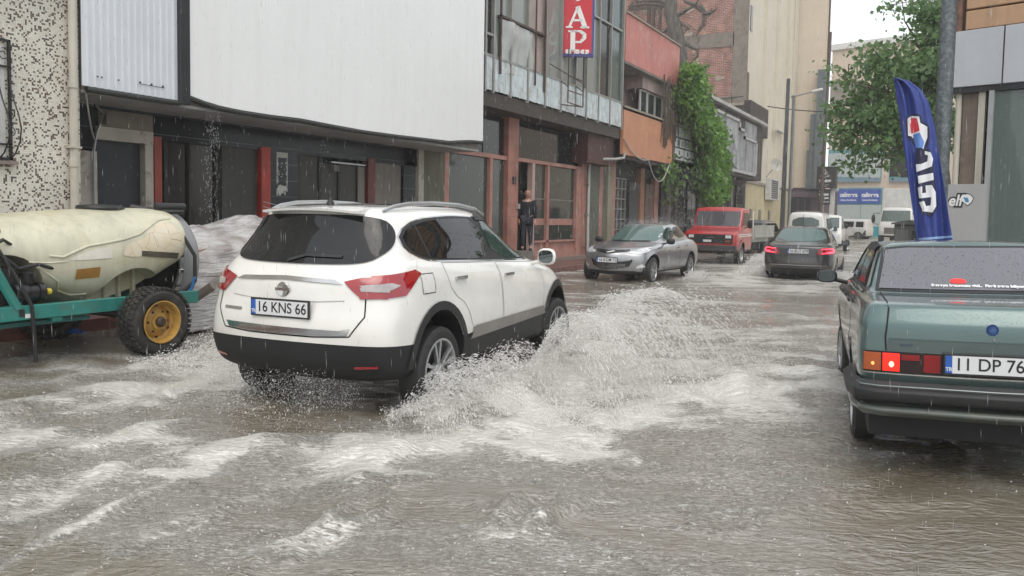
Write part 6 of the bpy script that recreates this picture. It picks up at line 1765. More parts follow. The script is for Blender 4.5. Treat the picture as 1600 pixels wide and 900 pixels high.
MB().tube([(-.835, .7, .505), (-.84, .2, .505), (-.80, .0, .505), (-.68, -.045, .505), (0, -.07, .505), (.68, -.045, .505), (.80, .0, .505), (.84, .2, .505), (.835, .7, .505)], .005, 6).build('bumper_strip', mat('dull_strip', (.20, .23, .23), .35, metal=.6), C.root, smooth=True, world=False)
MB().box(-.72, .72, .3, 3.6, .10, .3).build('underbody', C.under, C.root, world=False)
MB().tube([(.45, -.02, .22), (.45, .5, .24)], .025, 10).build('exhaust', M_rust, C.root, world=False)
for sd_ in 'RL':
    C.patch('window_surround', [(.95, 1.045), (2.75, 1.015), (2.30, 1.32), (1.25, 1.335)], sd_, M_blackpl, off=.004)
    C.patch('side_window', [(1.10, 1.06), (1.88, 1.045), (1.88, 1.31), (1.33, 1.315)], sd_, G_tint, off=.008)
    C.patch('side_window', [(1.94, 1.045), (2.62, 1.03), (2.26, 1.30), (1.94, 1.31)], sd_, G_car, off=.008)
    C.line('rain_deflector', [(2.7, 1.05), (2.3, 1.32), (1.3, 1.335), (1.05, 1.1)], sd_, M_blackpl, w=.05, off=.02)
    C.door([(1.30, 1.0), (1.90, .985), (1.90, .34), (1.38, .34), (1.32, .6), (1.12, .72)], sd_, rnd=0); C.door([(1.92, .985), (2.88, .96), (2.90, .34), (1.92, .34)], sd_, rnd=0)
    C.line('waist_chrome', [(1.0, 1.015), (2.8, .985)], sd_, M_chr, w=.014, off=.008)
    for (y, z) in ((1.45, .9), (2.05, .89)):
        p, n = C.cast(y, z, sd_); MB().obox(p + n * .02, (0, .07, 0), n * .01, (0, 0, .012)).build('door_handle', M_blackpl, C.root, world=False, bevel=.003)
    for yc in (.98, 3.40):
        arc = [(yc + .335 * math.cos(a), .30 + .335 * math.sin(a)) for a in np.linspace(PI, 0, 18)] + [(yc + .365 * math.cos(a), .30 + .365 * math.sin(a)) for a in np.linspace(0, PI, 18)]
        C.patch('arch_trim', arc, sd_, M_blackpl, off=.006, step=.04)
    C.line('louvre_strip', [(.86, 1.06), (1.16, 1.32)], sd_, M_chr, w=.03, off=.012, step=.03)
mirror(C, -.97, 2.52, 1.02, .10, .062, M_blackpl); mirror(C, .97, 2.52, 1.02, .10, .062, M_blackpl)
C.patch('windscreen', [(-.6, 1.03), (.6, 1.03), (.53, 1.32), (-.53, 1.32)], 'F', G_car, off=.006)
for sg in (-1, 1): C.patch('headlight', [(sg * .4, .62), (sg * .72, .62), (sg * .72, .76), (sg * .4, .76)], 'F', M_head, off=.008)
for (y, st) in ((.98, 0), (3.40, R(4))):
    for x in (.715, -.715): wheel(C.root, x, y, .175, .29, .18, .195, 'single', 6, st)

# ------------------------------------------------------------------ grey saloon parked, facing the camera
Sp = paint_mat('silver_grey_paint', (.33, .34, .36), metal=.6, rough=.3)
rings = [
    dict(z=.20, yr=.3, yf=4.3, w=.66, cr=.25, cf=.3),
    dict(z=.26, yr=.10, yf=4.42, w=.83, cr=.25, cf=.35, br=.08, bf=.22),
    dict(z=.45, yr=.02, yf=4.50, w=.875, cr=.28, cf=.4, br=.10, bf=.26),
    dict(z=[(0, .66), (4.5, .66)], yr=.0, yf=4.52, w=.885, cr=.3, cf=.42, br=.1, bf=.28),
    dict(z=[(0, .86), (2, .82), (3.4, .82), (4.4, .78)], yr=.06, yf=4.44, w=.87, cr=.3, cf=.45, br=.1, bf=.3),
    dict(z=[(0, 1.0), (.9, .98), (2., .94), (3.3, .93), (4.2, .85)], yr=.12, yf=4.24, w=.81, cr=.3, cf=.45, br=.1, bf=.3, tap=[(0, .95), (.3, 1), (1, .93)]),
    dict(z=[(0.3, 1.03), (.9, 1.01), (2., .96), (3.3, .95)], yr=.36, yf=3.42, w=.77, cr=.25, cf=.4, br=.1, bf=.25, tap=[(0, .9), (.3, 1), (1, .93)]),
    dict(z=[(0.7, 1.22), (1.5, 1.27), (2.6, 1.22)], yr=.74, yf=2.85, w=.66, cr=.2, cf=.3, br=.08, bf=.15, tap=[(0, .9), (.4, 1), (1, .95)]),
    dict(z=[(0.9, 1.37), (1.6, 1.405), (2.2, 1.37)], yr=1.15, yf=2.35, w=.57, cr=.15, cf=.2, br=.06, bf=.1),
    dict(z=[(0.9, 1.395), (1.6, 1.43), (2.2, 1.395)], yr=1.22, yf=2.24, w=.45, cr=.15, cf=.15, br=.06, bf=.08),
]
C = Car('grey_car', 'silver grey saloon parked at the left kerb facing the camera, rain bouncing off its roof', 'car', Vector((-6.98, 22.05, -.03)), PI - R(2), Sp, rings, [1, 0, 0, 0, 0, 0, 0, 0, 0],
        [(.98, .33, .37), (3.68, .33, .37)], G_tint, creases={4: .3, 6: .3}, crown=.01)
C.patch('windscreen', [(-.70, 1.00), (-.3, .965), (.3, .965), (.70, 1.00), (.56, 1.35), (.3, 1.375), (-.3, 1.375), (-.56, 1.35)], 'F', glass_mat('windscreen_teal', (.10, .16, .145), .05, drops=.3), off=.006, rnd=1)
C.line('wiper', [(-.5, .985), (.45, .975)], 'F', M_blackpl, w=.02, off=.015)
for sg in (-1, 1):
    sd_ = 'R' if sg > 0 else 'L'
    C.patch('headlight', [[(sg * .48, .73), (sg * .62, .69), (sg * .76, .73), (sg * .76, .86), (sg * .62, .83)], [(3.66, .85), (3.95, .74), (4.22, .71), (4.24, .82), (3.95, .89)]], ['F', sd_], M_head, off=.008, step=.04)
    C.patch('fog_light', [(sg * .60, .36), (sg * .78, .40), (sg * .72, .47), (sg * .62, .42)], 'F', M_head, off=.006, step=.04)
    mirror(C, sg * .97, 2.86, .99, .11, .075, M_blackpl, face=-1)
C.patch('upper_grille', [(-.44, .76), (0, .70), (.44, .76), (.42, .80), (0, .785), (-.42, .80)], 'F', M_blackpl, off=.010, step=.04)
C.patch('grille_chrome', [(-.16, .755), (0, .72), (.16, .755), (.12, .768), (0, .745), (-.12, .768)], 'F', M_chr, off=.02, step=.02)
C.patch('lower_grille', [(-.56, .60), (-.42, .34), (.42, .34), (.56, .60), (.42, .53), (0, .50), (-.42, .53)], 'F', M_blackpl, off=.008, step=.04, rnd=1)
for k in range(4): C.line('grille_bar', [(-.38, .37 + k * .03), (.38, .37 + k * .03)], 'F', M_chr, w=.008, off=.014)
C.line('air_dam', [(-.6, .27), (.6, .27)], 'F', M_blackpl, w=.06, off=.006)
plate(C, .0, .555, 'F', '16 KGM 72', off=.02)
for sd_ in 'RL':
    C.patch('window_surround', [(.80, 1.07), (2.9, 1.0), (2.35, 1.32), (1.7, 1.375), (1.2, 1.33)], sd_, M_chr, off=.004, rnd=1)
    C.patch('side_window', [(.95, 1.085), (1.86, 1.045), (1.86, 1.35), (1.25, 1.315)], sd_, G_tint, off=.008, rnd=1)
    C.patch('side_window', [(1.92, 1.04), (2.72, 1.015), (2.32, 1.29), (1.92, 1.35)], sd_, G_car, off=.008, rnd=1)
    C.door([(1.30, 1.0), (1.88, .97), (1.88, .32), (1.46, .32), (1.36, .6), (1.15, .72)], sd_); C.door([(1.90, .97), (3.0, .93), (3.0, .5), (2.95, .32), (1.90, .32)], sd_)
    for (y, z) in ((1.42, .84), (2.1, .81)):
        p, n = C.cast(y, z, sd_); MB().obox(p + n * .02, (0, .08, 0), n * .009, (0, 0, .012)).build('door_handle', M_chr, C.root, world=False, bevel=.003)
    C.patch('tail_light', [(.10, .80), (.5, .84), (.45, .95), (.10, .92)], sd_, M_lens_r, off=.008)
C.patch('rear_window', [(-.62, 1.06), (.62, 1.06), (.5, 1.33), (-.5, 1.33)], 'B', G_tint, off=.006)
for (y, st) in ((.98, 0), (3.68, R(2))):
    for x in (.765, -.765): wheel(C.root, x, y, .29, .325, .20, .225, 'double', 5, st)

# ------------------------------------------------------------------ dark saloon driving away
Dp = paint_mat('graphite_paint', (.035, .035, .038), metal=.4, rough=.3)
rings = [
    dict(z=.20, yr=.3, yf=4.3, w=.66, cr=.25, cf=.3),
    dict(z=.27, yr=.06, yf=4.45, w=.84, cr=.22, cf=.35, br=.06, bf=.2),
    dict(z=.50, yr=.0, yf=4.50, w=.885, cr=.24, cf=.4, br=.07, bf=.24),
    dict(z=[(0, .72), (4.5, .62)], yr=.03, yf=4.50, w=.89, cr=.25, cf=.42, br=.07, bf=.25),
    dict(z=[(0, .93), (2, .88), (3.4, .84), (4.4, .72)], yr=.06, yf=4.42, w=.875, cr=.25, cf=.45, br=.07, bf=.25),
    dict(z=[(0, 1.04), (.9, 1.03), (2., .98), (3.3, .95), (4.2, .82)], yr=.10, yf=4.2, w=.80, cr=.25, cf=.45, br=.07, bf=.25),
    dict(z=[(0.3, 1.07), (.9, 1.06), (2., 1.01), (3.3, 1.0)], yr=.50, yf=3.4, w=.765, cr=.2, cf=.4, br=.08, bf=.2),
    dict(z=[(0.7, 1.26), (1.5, 1.32), (2.6, 1.26)], yr=.86, yf=2.85, w=.67, cr=.15, cf=.3, br=.08, bf=.12),
    dict(z=[(0.9, 1.42), (1.6, 1.46), (2.2, 1.42)], yr=1.2, yf=2.35, w=.59, cr=.12, cf=.2, br=.06, bf=.1),
    dict(z=[(0.9, 1.45), (1.6, 1.49), (2.2, 1.45)], yr=1.28, yf=2.24, w=.48, cr=.12, cf=.15, br=.06, bf=.08),
]
C = Car('dark_saloon', 'dark graphite saloon with red lit C shaped tail lights driving away through the water', 'car', Vector((-3.52, 21.6, -.12)), R(3), Dp, rings, [1, 0, 0, 0, 0, 0, 0, 0, 0],
        [(.98, .33, .37), (3.62, .33, .37)], G_tint, creases={2: .25, 4: .3, 6: .3}, crown=.01)
C.patch('rear_window', [(-.66, 1.10), (.66, 1.10), (.53, 1.41), (.3, 1.43), (-.3, 1.43), (-.53, 1.41)], 'B', glass_mat('windscreen_teal', (.10, .16, .145), .05), off=.006, rnd=1)
MB().tube([(0, 1.3, 1.47), (0, .98, 1.80)], .006, 5).build('antenna', M_blackpl, C.root, world=False)
M_tl = mat('lit_tail', (.6, .01, .03), .2, emit=(1, .05, .09), emit_s=2.6)
for sg in (-1, 1):
    sd_ = 'R' if sg > 0 else 'L'
    C.patch('tail_light', [[(sg * .44, .77), (sg * .80, .80), (sg * .80, .95), (sg * .50, .93)], [(.03, .80), (.42, .84), (.40, .94), (.03, .95)]], ['B', sd_], M_lens_r, off=.008, step=.04)
    C.patch('light_strip', [[(sg * .56, .80), (sg * .82, .82), (sg * .82, .84), (sg * .60, .825)], [(.04, .82), (.30, .85), (.34, .90), (.28, .935), (.04, .94), (.04, .92), (.25, .915), (.28, .89), (.25, .87), (.04, .845)], [(sg * .56, .93), (sg * .82, .94), (sg * .82, .92), (sg * .58, .91)]], ['B', sd_, 'B'], M_tl, off=.013, step=.04)
    mirror(C, sg * .97, 2.8, 1.03, .10, .075, M_blackpl)
plate(C, .0, .86, 'B', '16 BUT 679', off=.004)
C.line('boot_gap', [(-.62, .95), (-.56, .74), (.56, .74), (.62, .95)], 'B', M_seam, w=.012, off=.003)
C.line('boot_lip', [(-.6, 1.0), (.6, 1.0)], 'B', M_seam, w=.01, off=.003)
C.line('bumper_highlight', [(-.7, .50), (.7, .50)], 'B', mat('satin_alu', (.50, .51, .52), .28, metal=.85), w=.012, off=.006)
C.patch('diffuser', [(-.68, .28), (.68, .28), (.66, .42), (-.66, .42)], 'B', M_blackpl, off=.006)
MB().lathe([(.018, -.004), (.03, -.008), (.034, 0)], (0, C.cast(0, .97, 'B')[0].y, .975), 'y', 20).build('badge', M_chr, C.root, world=False, smooth=True)
for sd_ in 'RL':
    C.patch('window_surround', [(.82, 1.10), (2.95, 1.04), (2.4, 1.37), (1.7, 1.43), (1.15, 1.38)], sd_, M_chr, off=.004, rnd=1)
    C.patch('side_window', [(.95, 1.115), (1.86, 1.085), (1.86, 1.40), (1.25, 1.37)], sd_, G_tint, off=.008, rnd=1)
    C.patch('side_window', [(1.92, 1.08), (2.78, 1.055), (2.36, 1.34), (1.92, 1.40)], sd_, G_tint, off=.008, rnd=1)
    C.door([(1.30, 1.04), (1.88, 1.01), (1.88, .32), (1.46, .32), (1.36, .6), (1.15, .75)], sd_); C.door([(1.90, 1.01), (3.0, .97), (3.0, .5), (2.95, .32), (1.90, .32)], sd_)
    for (y, z) in ((1.42, .90), (2.1, .87)):
        p, n = C.cast(y, z, sd_); MB().obox(p + n * .02, (0, .08, 0), n * .009, (0, 0, .012)).build('door_handle', M_chr, C.root, world=False, bevel=.003)
for y in (.98, 3.62):
    for x in (.79, -.79): wheel(C.root, x, y, .32, .325, .20, .22, 'double', 5)

# ------------------------------------------------------------------ helper for flat-sided vans and cabs
def box_rings(L, W, H, z0=.32, belt=1.05, wt=None, nose=None, hood=None, yrt=.08, roof_f=None, roof_r=.12, cr=.1):
    """rings of a van: nose = windscreen base y, roof_f = windscreen top y, hood = bonnet height"""
    wt = wt or W * .86
    hood = hood or belt; nose = nose or L - .2; roof_f = roof_f or L - .9
    return [dict(z=z0 - .06, yr=.15, yf=L - .2, w=W * .85, cr=.12, cf=.15),
            dict(z=z0, yr=.02, yf=L, w=W * .98, cr=cr, cf=.2, bf=.06), dict(z=(z0 + belt) / 2, yr=.0, yf=L, w=W, cr=cr, cf=.22, bf=.08),
            dict(z=[(0, belt - .05), (nose - .3, belt - .05), (L, hood - .1)], yr=.0, yf=L - .02, w=W, cr=cr, cf=.22, bf=.08),
            dict(z=[(0, belt), (nose - .3, belt), (L, hood)], yr=.02, yf=L - .08, w=W * .97, cr=cr, cf=.2, bf=.08),
            dict(z=[(0, belt + .05), (nose - .3, belt + .05), (nose, hood + .06)], yr=.03, yf=nose, w=W * .95, cr=cr, cf=.15, bf=.06),
            dict(z=H - .1, yr=yrt, yf=roof_f + .06, w=wt, cr=cr, cf=.12, bf=.05), dict(z=H, yr=roof_r, yf=roof_f - .03, w=wt * .88, cr=cr, cf=.1, bf=.04)]
ROW = [1, 0, 0, 0, 0, 0, 0]

# ------------------------------------------------------------------ red pickup, facing the camera
Rp = paint_mat('red_paint', (.42, .013, .015), rough=.3)
C = Car('red_pickup', 'old red dropside pickup facing the camera with pale bed, parked behind the grey saloon', 'pickup truck', Vector((-7.2, 32.6, -.08)), PI - R(2), Rp,
        [dict(z=.42, yr=3.15, yf=5.1, w=.80, cr=.1, cf=.15), dict(z=.50, yr=3.1, yf=5.2, w=.93, cr=.08, cf=.12, bf=.04), dict(z=.8, yr=3.1, yf=5.22, w=.95, cr=.08, cf=.12, bf=.04),
         dict(z=[(3, 1.2), (5.2, 1.10)], yr=3.1, yf=5.2, w=.94, cr=.08, cf=.12, bf=.04), dict(z=[(3, 1.28), (4.3, 1.26), (5.2, 1.17)], yr=3.12, yf=5.10, w=.90, cr=.08, cf=.12, bf=.04),
         dict(z=[(3, 1.34), (4.6, 1.32)], yr=3.14, yf=4.45, w=.88, cr=.08, cf=.1, bf=.04), dict(z=1.94, yr=3.22, yf=4.16, w=.86, cr=.06, cf=.07, bf=.04), dict(z=2.03, yr=3.27, yf=4.08, w=.80, cr=.06, cf=.07, bf=.04)],
        ROW, [(4.45, .42, .42)], G_tint, creases={3: .5, 4: .6, 5: .75, 6: .6, 7: .3}, crown=.02)
C.patch('windscreen', [(-.80, 1.37), (.80, 1.37), (.77, 1.89), (-.77, 1.89)], 'F', glass_mat('truck_glass', (.09, .09, .10), .04), off=.008, rnd=0)
C.patch('grille', [(-.80, .78), (.80, .78), (.80, 1.08), (-.80, 1.08)], 'F', M_blackpl, off=.010)
for sg in (-1, 1):
    C.patch('headlight', [(sg * .55, .96), (sg * .74, .96), (sg * .74, 1.06), (sg * .55, 1.06)], 'F', M_head, off=.02)
    C.patch('indicator', [(sg * .55, .82), (sg * .74, .82), (sg * .74, .90), (sg * .55, .90)], 'F', M_lens_o if False else mat('amber_dull', (.2, .05, .02), .3), off=.02)
    mirror(C, sg * 1.10, 4.15, 1.45, .09, .15, M_blackpl)
C.line('grille_script', [(-.18, .98), (-.02, .99), (.12, .975)], 'F', M_chr, w=.03, off=.02)
plate(C, .08, .86, 'F', '', w=.32, h=.08, off=.012)
MB().box(-.96, .96, 5.18, 5.32, .52, .72).build('bumper', mat('bumper_grey', (.05, .05, .05), .5), C.root, world=False, bevel=.02)
MB().box(-.5, .5, 5.18, 5.28, .34, .40).build('number_bar', M_wallgrey, C.root, world=False)
for sd_ in 'RL':
    C.patch('side_window', [(3.35, 1.38), (4.30, 1.38), (4.08, 1.84), (3.40, 1.84)], sd_, G_tint, off=.006)
    C.door([(3.3, 1.34), (4.35, 1.34), (4.40, 1.0), (4.15, .55), (3.3, .55)], sd_, rnd=0)
    for z in (1.10, 1.04): C.line('white_stripe', [(3.2, z), (5.0, z - .02)], sd_, M_wht2, w=.03, off=.006)
    arc = [(4.45 + .41 * math.cos(a), .42 + .41 * math.sin(a)) for a in np.linspace(PI, 0, 16)] + [(4.45 + .5 * math.cos(a), .42 + .5 * math.sin(a)) for a in np.linspace(0, PI, 16)]
    C.patch('wheel_arch', arc, sd_, Rp, off=.03, step=.06)
M_bed = mat('bed_white', (.42, .42, .38), .5, streak=.4, dirt=(.18, .15, .1))
def dropside(root, x0, x1, y0, y1, z0, z1, m, floor=True):
    b = MB(); b.box(x0, x1, y0, y1, z0 - .04, z0 + .03); b.box(x0 + .2, x1 - .2, y0, y1, z0 - .2, z0 - .06); b.build('bed_floor', m, root, world=False)
    n = max(1, round((y1 - y0) / 1.3))
    for (xa, xb) in ((x0 - .03, x0), (x1, x1 + .03)):
        for k in range(n):
            ya = y0 + (y1 - y0) * k / n + .02; yb = y0 + (y1 - y0) * (k + 1) / n - .02
            b = MB(); b.box(xa, xb, ya, yb, z0 - .02, z1)
            xo = xa - .012 if xa < 0 else xb
            for i in range(4): zz = z0 + (z1 - z0) * i / 3.2; b.box(xo, xo + .012, ya, yb, zz, zz + .05)
            b.build('side_board', m, root, world=False)
    for ye in (y0, y1): MB().box(x0, x1, ye - .015, ye + .015, z0, z1).build('end_board', m, root, world=False)
dropside(C.root, -.95, .95, .0, 3.0, .98, 1.38, M_bed)
for (x, y) in ((-.93, 3.0), (.93, 3.0), (-.6, 3.0), (.6, 3.0)): MB().tube([(x, y, .9), (x * .97, y, 1.9)], .022, 6).build('head_rack_post', M_wht2, C.root, world=False)
MB().tube([(-.93, 3.0, 1.62), (.93, 3.0, 1.62)], .02, 6).build('head_rack_bar', M_wht2, C.root, world=False)
MB().box(-.45, .45, .1, 4.8, .45, .75).build('chassis', C.under, C.root, world=False)
for (y, x) in ((4.45, .82), (4.45, -.82), (1.0, .80), (1.0, -.80)): wheel(C.root, x, y, .35, .36, .2, .2, 'steel')

# dark estate behind the pickup bed
Bp = paint_mat('black_paint', (.03, .032, .035), metal=.2, rough=.3)
C = Car('dark_estate', 'dark estate car with silver roof edge parked behind the red pickup', 'car', Vector((-8.15, 36.2, -.1)), R(-2), Bp, box_rings(4.5, .89, 1.62, belt=1.0, nose=3.3, hood=.95, roof_f=2.6, yrt=.35, roof_r=.5), ROW,
        [(.85, .34, .37), (3.6, .34, .37)], G_tint, level=2)
C.patch('roof_panel', [(-.66, .5), (.66, .5), (.62, 2.5), (-.62, 2.5)], 'T', mat('satin_alu', (.50, .51, .52), .28, metal=.85), off=.008, rnd=1)
C.patch('rear_window', [(-.70, 1.08), (.70, 1.08), (.62, 1.48), (-.62, 1.48)], 'B', G_tint, off=.01)
for sd_ in 'RL':
    C.patch('window_surround', [(.4, 1.06), (3.0, 1.06), (2.5, 1.53), (.62, 1.50)], sd_, M_chr, off=.006); 
    for (a, b_) in ((.62, 1.2), (1.25, 2.0), (2.05, 2.7)): C.patch('side_window', [(a, 1.09), (b_ + .02, 1.09), (b_ - (.15 if a > 2 else 0), 1.49), (a + .04, 1.48)], sd_, G_tint, off=.012)
for y in (.85, 3.6):
    for x in (.79, -.79): wheel(C.root, x, y, .33, .33, .2, .2, 'double')

# white panel van seen from behind
Vp = paint_mat('van_white', (.62, .62, .60), rough=.35)
C = Car('white_van', 'white high roofed van seen from behind beyond the dark saloon', 'van', Vector((-5.95, 38.2, -.1)), R(1), Vp, box_rings(4.3, .86, 2.02, belt=1.15, nose=3.6, hood=1.05, roof_f=2.9, yrt=.10, roof_r=.25), ROW,
        [(.8, .34, .36), (3.45, .34, .36)], G_car, level=2)
C.patch('rear_window', [(-.60, 1.30), (.60, 1.30), (.55, 1.78), (-.55, 1.78)], 'B', glass_mat('van_glass', (.09, .12, .115), .05), off=.008, rnd=1)
for sd_ in 'RL':
    C.patch('side_window', [(2.3, 1.25), (3.2, 1.22), (2.85, 1.78), (2.3, 1.8)], sd_, G_tint, off=.008); C.patch('side_window', [(1.2, 1.25), (2.2, 1.25), (2.2, 1.8), (1.2, 1.8)], sd_, G_tint, off=.008)
    C.line('door_gap', [(1.15, 1.2), (1.15, .45)], sd_, M_seam, w=.012, off=.004)
for sg in (-1, 1): C.patch('tail_light', [(sg * .70, .95), (sg * .80, .95), (sg * .79, 1.25), (sg * .70, 1.25)], 'B', M_lens_r, off=.01); mirror(C, sg * .98, 2.95, 1.25, .09, .11, M_blackpl)
for y in (.8, 3.45):
    for x in (.76, -.76): wheel(C.root, x, y, .31, .31, .18, .19, 'steel')
plate(C, 0, .9, 'B', '')
MB().tube([(-.5, .6, 2.06), (.5, .6, 2.06)], .02, 6).tube([(-.5, 2.2, 2.06), (.5, 2.2, 2.06)], .02, 6).build('roof_bar', M_wallgrey, C.root, world=False)

# white dropside pickup facing the camera further on
C = Car('white_pickup', 'small white dropside pickup facing the camera between the white vans', 'pickup truck', Vector((-5.6, 46.0, -.1)), PI, Vp,
        [dict(z=.42, yr=3.15, yf=4.75, w=.75, cr=.1, cf=.15), dict(z=.50, yr=3.1, yf=4.85, w=.84, cr=.08, cf=.12, bf=.04), dict(z=.8, yr=3.1, yf=4.86, w=.86, cr=.08, cf=.12, bf=.04),
         dict(z=[(3, 1.18), (4.8, 1.05)], yr=3.1, yf=4.84, w=.86, cr=.08, cf=.12, bf=.04), dict(z=[(3, 1.24), (4.3, 1.22), (4.8, 1.1)], yr=3.12, yf=4.78, w=.82, cr=.08, cf=.12, bf=.04),
         dict(z=[(3, 1.28), (4.6, 1.26)], yr=3.14, yf=4.5, w=.80, cr=.08, cf=.1, bf=.04), dict(z=1.85, yr=3.2, yf=4.05, w=.74, cr=.08, cf=.1, bf=.04), dict(z=1.93, yr=3.25, yf=3.95, w=.66, cr=.08, cf=.1, bf=.04)],
        ROW, [(4.2, .38, .38)], G_tint, level=2, crown=.02)
C.patch('windscreen', [(-.70, 1.30), (.70, 1.30), (.64, 1.80), (-.64, 1.80)], 'F', glass_mat('van_glass', (.09, .12, .115), .05), off=.008)
for sd_ in 'RL': C.patch('side_window', [(3.35, 1.32), (4.25, 1.30), (3.95, 1.78), (3.38, 1.78)], sd_, G_tint, off=.008); C.door([(3.3, 1.26), (4.2, 1.26), (4.25, .8), (3.95, .5), (3.3, .5)], sd_, rnd=0)
for sg in (-1, 1): C.patch('headlight', [(sg * .5, .85), (sg * .75, .85), (sg * .75, 1.0), (sg * .5, 1.0)], 'F', M_head, off=.01); mirror(C, sg * .98, 4.1, 1.4, .08, .12, M_blackpl)
dropside(C.root, -.85, .85, 0, 3.0, .92, 1.30, M_bed)
MB().box(-.4, .4, .1, 4.6, .4, .7).build('chassis', C.under, C.root, world=False)
for (y, x) in ((4.2, .74), (4.2, -.74), (.8, .70), (.8, -.70), (1.5, .70), (1.5, -.70)): wheel(C.root, x, y, .32, .33, .18, .19, 'steel')
# white passenger van crossing at the junction
AV = R(-15)
o_ = PD(1360, 372, 71); o_.z = -.1
C = Car('white_passenger_van', 'white passenger van with dark rear bumper standing side on at the junction', 'van', o_, R(90) + AV, Vp, box_rings(4.4, .90, 1.86, belt=1.08, nose=3.8, hood=1.05, roof_f=2.9, yrt=.06, roof_r=.2), ROW,
        [(.75, .34, .40), (3.5, .34, .40)], G_car, level=2)
for sd_ in 'RL':
    for (a, b_) in ((.35, 1.0), (1.2, 2.25), (2.35, 3.2)):
        C.patch('side_window', [(a, 1.14), (b_ + (.1 if a > 2 else 0), 1.14), (b_ - (.2 if a > 2 else 0), 1.62), (a, 1.62)], sd_, G_tint, off=.01)
    C.patch('rear_bumper', [(.01, .4), (.35, .4), (.36, .6), (.18, .85), (.01, .9)], sd_, M_blackpl, off=.012); C.line('door_gap', [(1.1, 1.1), (1.1, .4)], sd_, M_seam, w=.015, off=.005)
for y in (.75, 3.5):
    for x in (.80, -.80): wheel(C.root, x, y, .36, .37, .2, .24, 'single', 6)

# box lorry behind the flag
o_ = PD(1408, 378, 56); o_.z = 0
C = Car('white_lorry', 'white forward control lorry with a box body half hidden behind the blue flag', 'lorry', o_ + Vector((0.2, 6, -.05)), PI - R(6), Vp,
        [dict(z=.5, yr=4.6, yf=6.0, w=1.0, cr=.1, cf=.15), dict(z=.6, yr=4.55, yf=6.1, w=1.08, cr=.08, cf=.15, bf=.05), dict(z=1.0, yr=4.55, yf=6.12, w=1.1, cr=.08, cf=.15, bf=.05), dict(z=1.35, yr=4.55, yf=6.1, w=1.1, cr=.08, cf=.15, bf=.05),
         dict(z=1.5, yr=4.56, yf=6.05, w=1.08, cr=.08, cf=.15, bf=.05), dict(z=1.6, yr=4.58, yf=6.0, w=1.07, cr=.08, cf=.15, bf=.05), dict(z=2.5, yr=4.6, yf=5.75, w=1.0, cr=.08, cf=.12, bf=.05), dict(z=2.62, yr=4.65, yf=5.65, w=.92, cr=.08, cf=.12, bf=.05)],
        ROW, [(5.3, .45, .45)], G_tint, level=2)
MB().box(-1.2, 1.2, 0, 4.45, 1.0, 4.0).build('box_body', mat('lorry_box', (.55, .55, .53), .5, streak=.2), C.root, world=False, bevel=.03)
C.patch('windscreen', [(-.95, 1.62), (.95, 1.62), (.88, 2.4), (-.88, 2.4)], 'F', glass_mat('van_glass', (.09, .12, .115), .05), off=.01)
C.patch('grille', [(-.7, .75), (.7, .75), (.7, 1.2), (-.7, 1.2)], 'F', M_wallgrey, off=.01)
for k in range(4): C.line('grille_slat', [(-.68, .82 + k * .1), (.68, .82 + k * .1)], 'F', M_blackpl, w=.03, off=.016)
for sg in (-1, 1):
    C.patch('headlight', [(sg * .75, .75), (sg * 1.0, .75), (sg * 1.0, .95), (sg * .75, .95)], 'F', M_head, off=.01)
    MB().tube([(sg * 1.05, 5.9, 2.2), (sg * 1.4, 6.1, 2.2), (sg * 1.42, 6.1, 1.5), (sg * 1.1, 6.0, 1.4)], .03, 6).build('mirror_arm', M_blackpl, C.root, world=False); mirror(C, sg * 1.42, 6.1, 1.8, .13, .3, M_blackpl, arm=False)
for (y, x) in ((5.3, 1.0), (5.3, -1.0), (1.2, .95), (1.2, -.95)): wheel(C.root, x, y, .45, .46, .25, .26, 'steel')
MB().box(-.45, .45, .1, 5.5, .5, .98).build('chassis', C.under, C.root, world=False)
# ================================================================== ORCHARD SPRAYER TRAILER
M_tankc = mat('tank_polythene', (.56, .54, .41), .35, var=.14, scale=1.6, streak=.25, dirt=(.44, .40, .21), dirt_amt=.6, dirt_scale=1.3)
M_tealp = mat('teal_steel', (.03, .21, .18), .45, var=.2, streak=.25, dirt=(.12, .08, .05), dirt_scale=5)
M_yrim = mat('ochre_rim', (.46, .27, .06), .45, var=.25, scale=8, streak=.3, dirt=(.14, .07, .03), dirt_scale=9)
M_sticker = mat('peeling_sticker', (.62, .55, .42), .5, var=.15, scale=6)
M_rub = mat('hose_rubber', (.02, .02, .02), .5)
TX, TY = -8.4, 5.6
tr = thing('orchard_sprayer', 'wheeled orchard sprayer with cream polythene tank, teal frame and ochre wheel rims', 'trailer', (TX, TY, 0))
M_tankc.node_tree.nodes['Principled BSDF'].inputs['Subsurface Weight'].default_value = .0
# tank: cross sections lofted along the street
st = [(3.0, .05, 1.12, 1.16), (3.02, .30, .98, 1.28), (3.3, .52, .85, 1.36), (3.8, .62, .82, 1.40), (4.35, .685, .76, 1.44), (4.75, .70, .58, 1.48), (5.0, .70, .50, 1.50), (5.4, .70, .50, 1.525), (5.8, .70, .60, 1.54), (6.1, .69, .78, 1.545), (6.24, .68, .84, 1.54), (6.285, .64, .88, 1.51), (6.295, .3, 1.1, 1.3)]
NS = 20; vs, fs = [], []
for (y, w_, zb_, zt_) in st:
    zc = (zb_ + zt_) / 2; hh = (zt_ - zb_) / 2
    for k in range(NS):
        a = 2 * PI * k / NS; c, s = math.cos(a), math.sin(a); e = .72
        x = abs(c) ** e * (1 if c > 0 else -1); z = abs(s) ** .8 * (1 if s > 0 else -1)
        wz = 1 - .16 * max(z, 0) ** 2 * 1.2
        vs.append((TX + w_ * x * wz, y, zc + hh * z))
for i in range(len(st) - 1):
    for k in range(NS): fs.append((i * NS + k, i * NS + (k + 1) % NS, (i + 1) * NS + (k + 1) % NS, (i + 1) * NS + k))
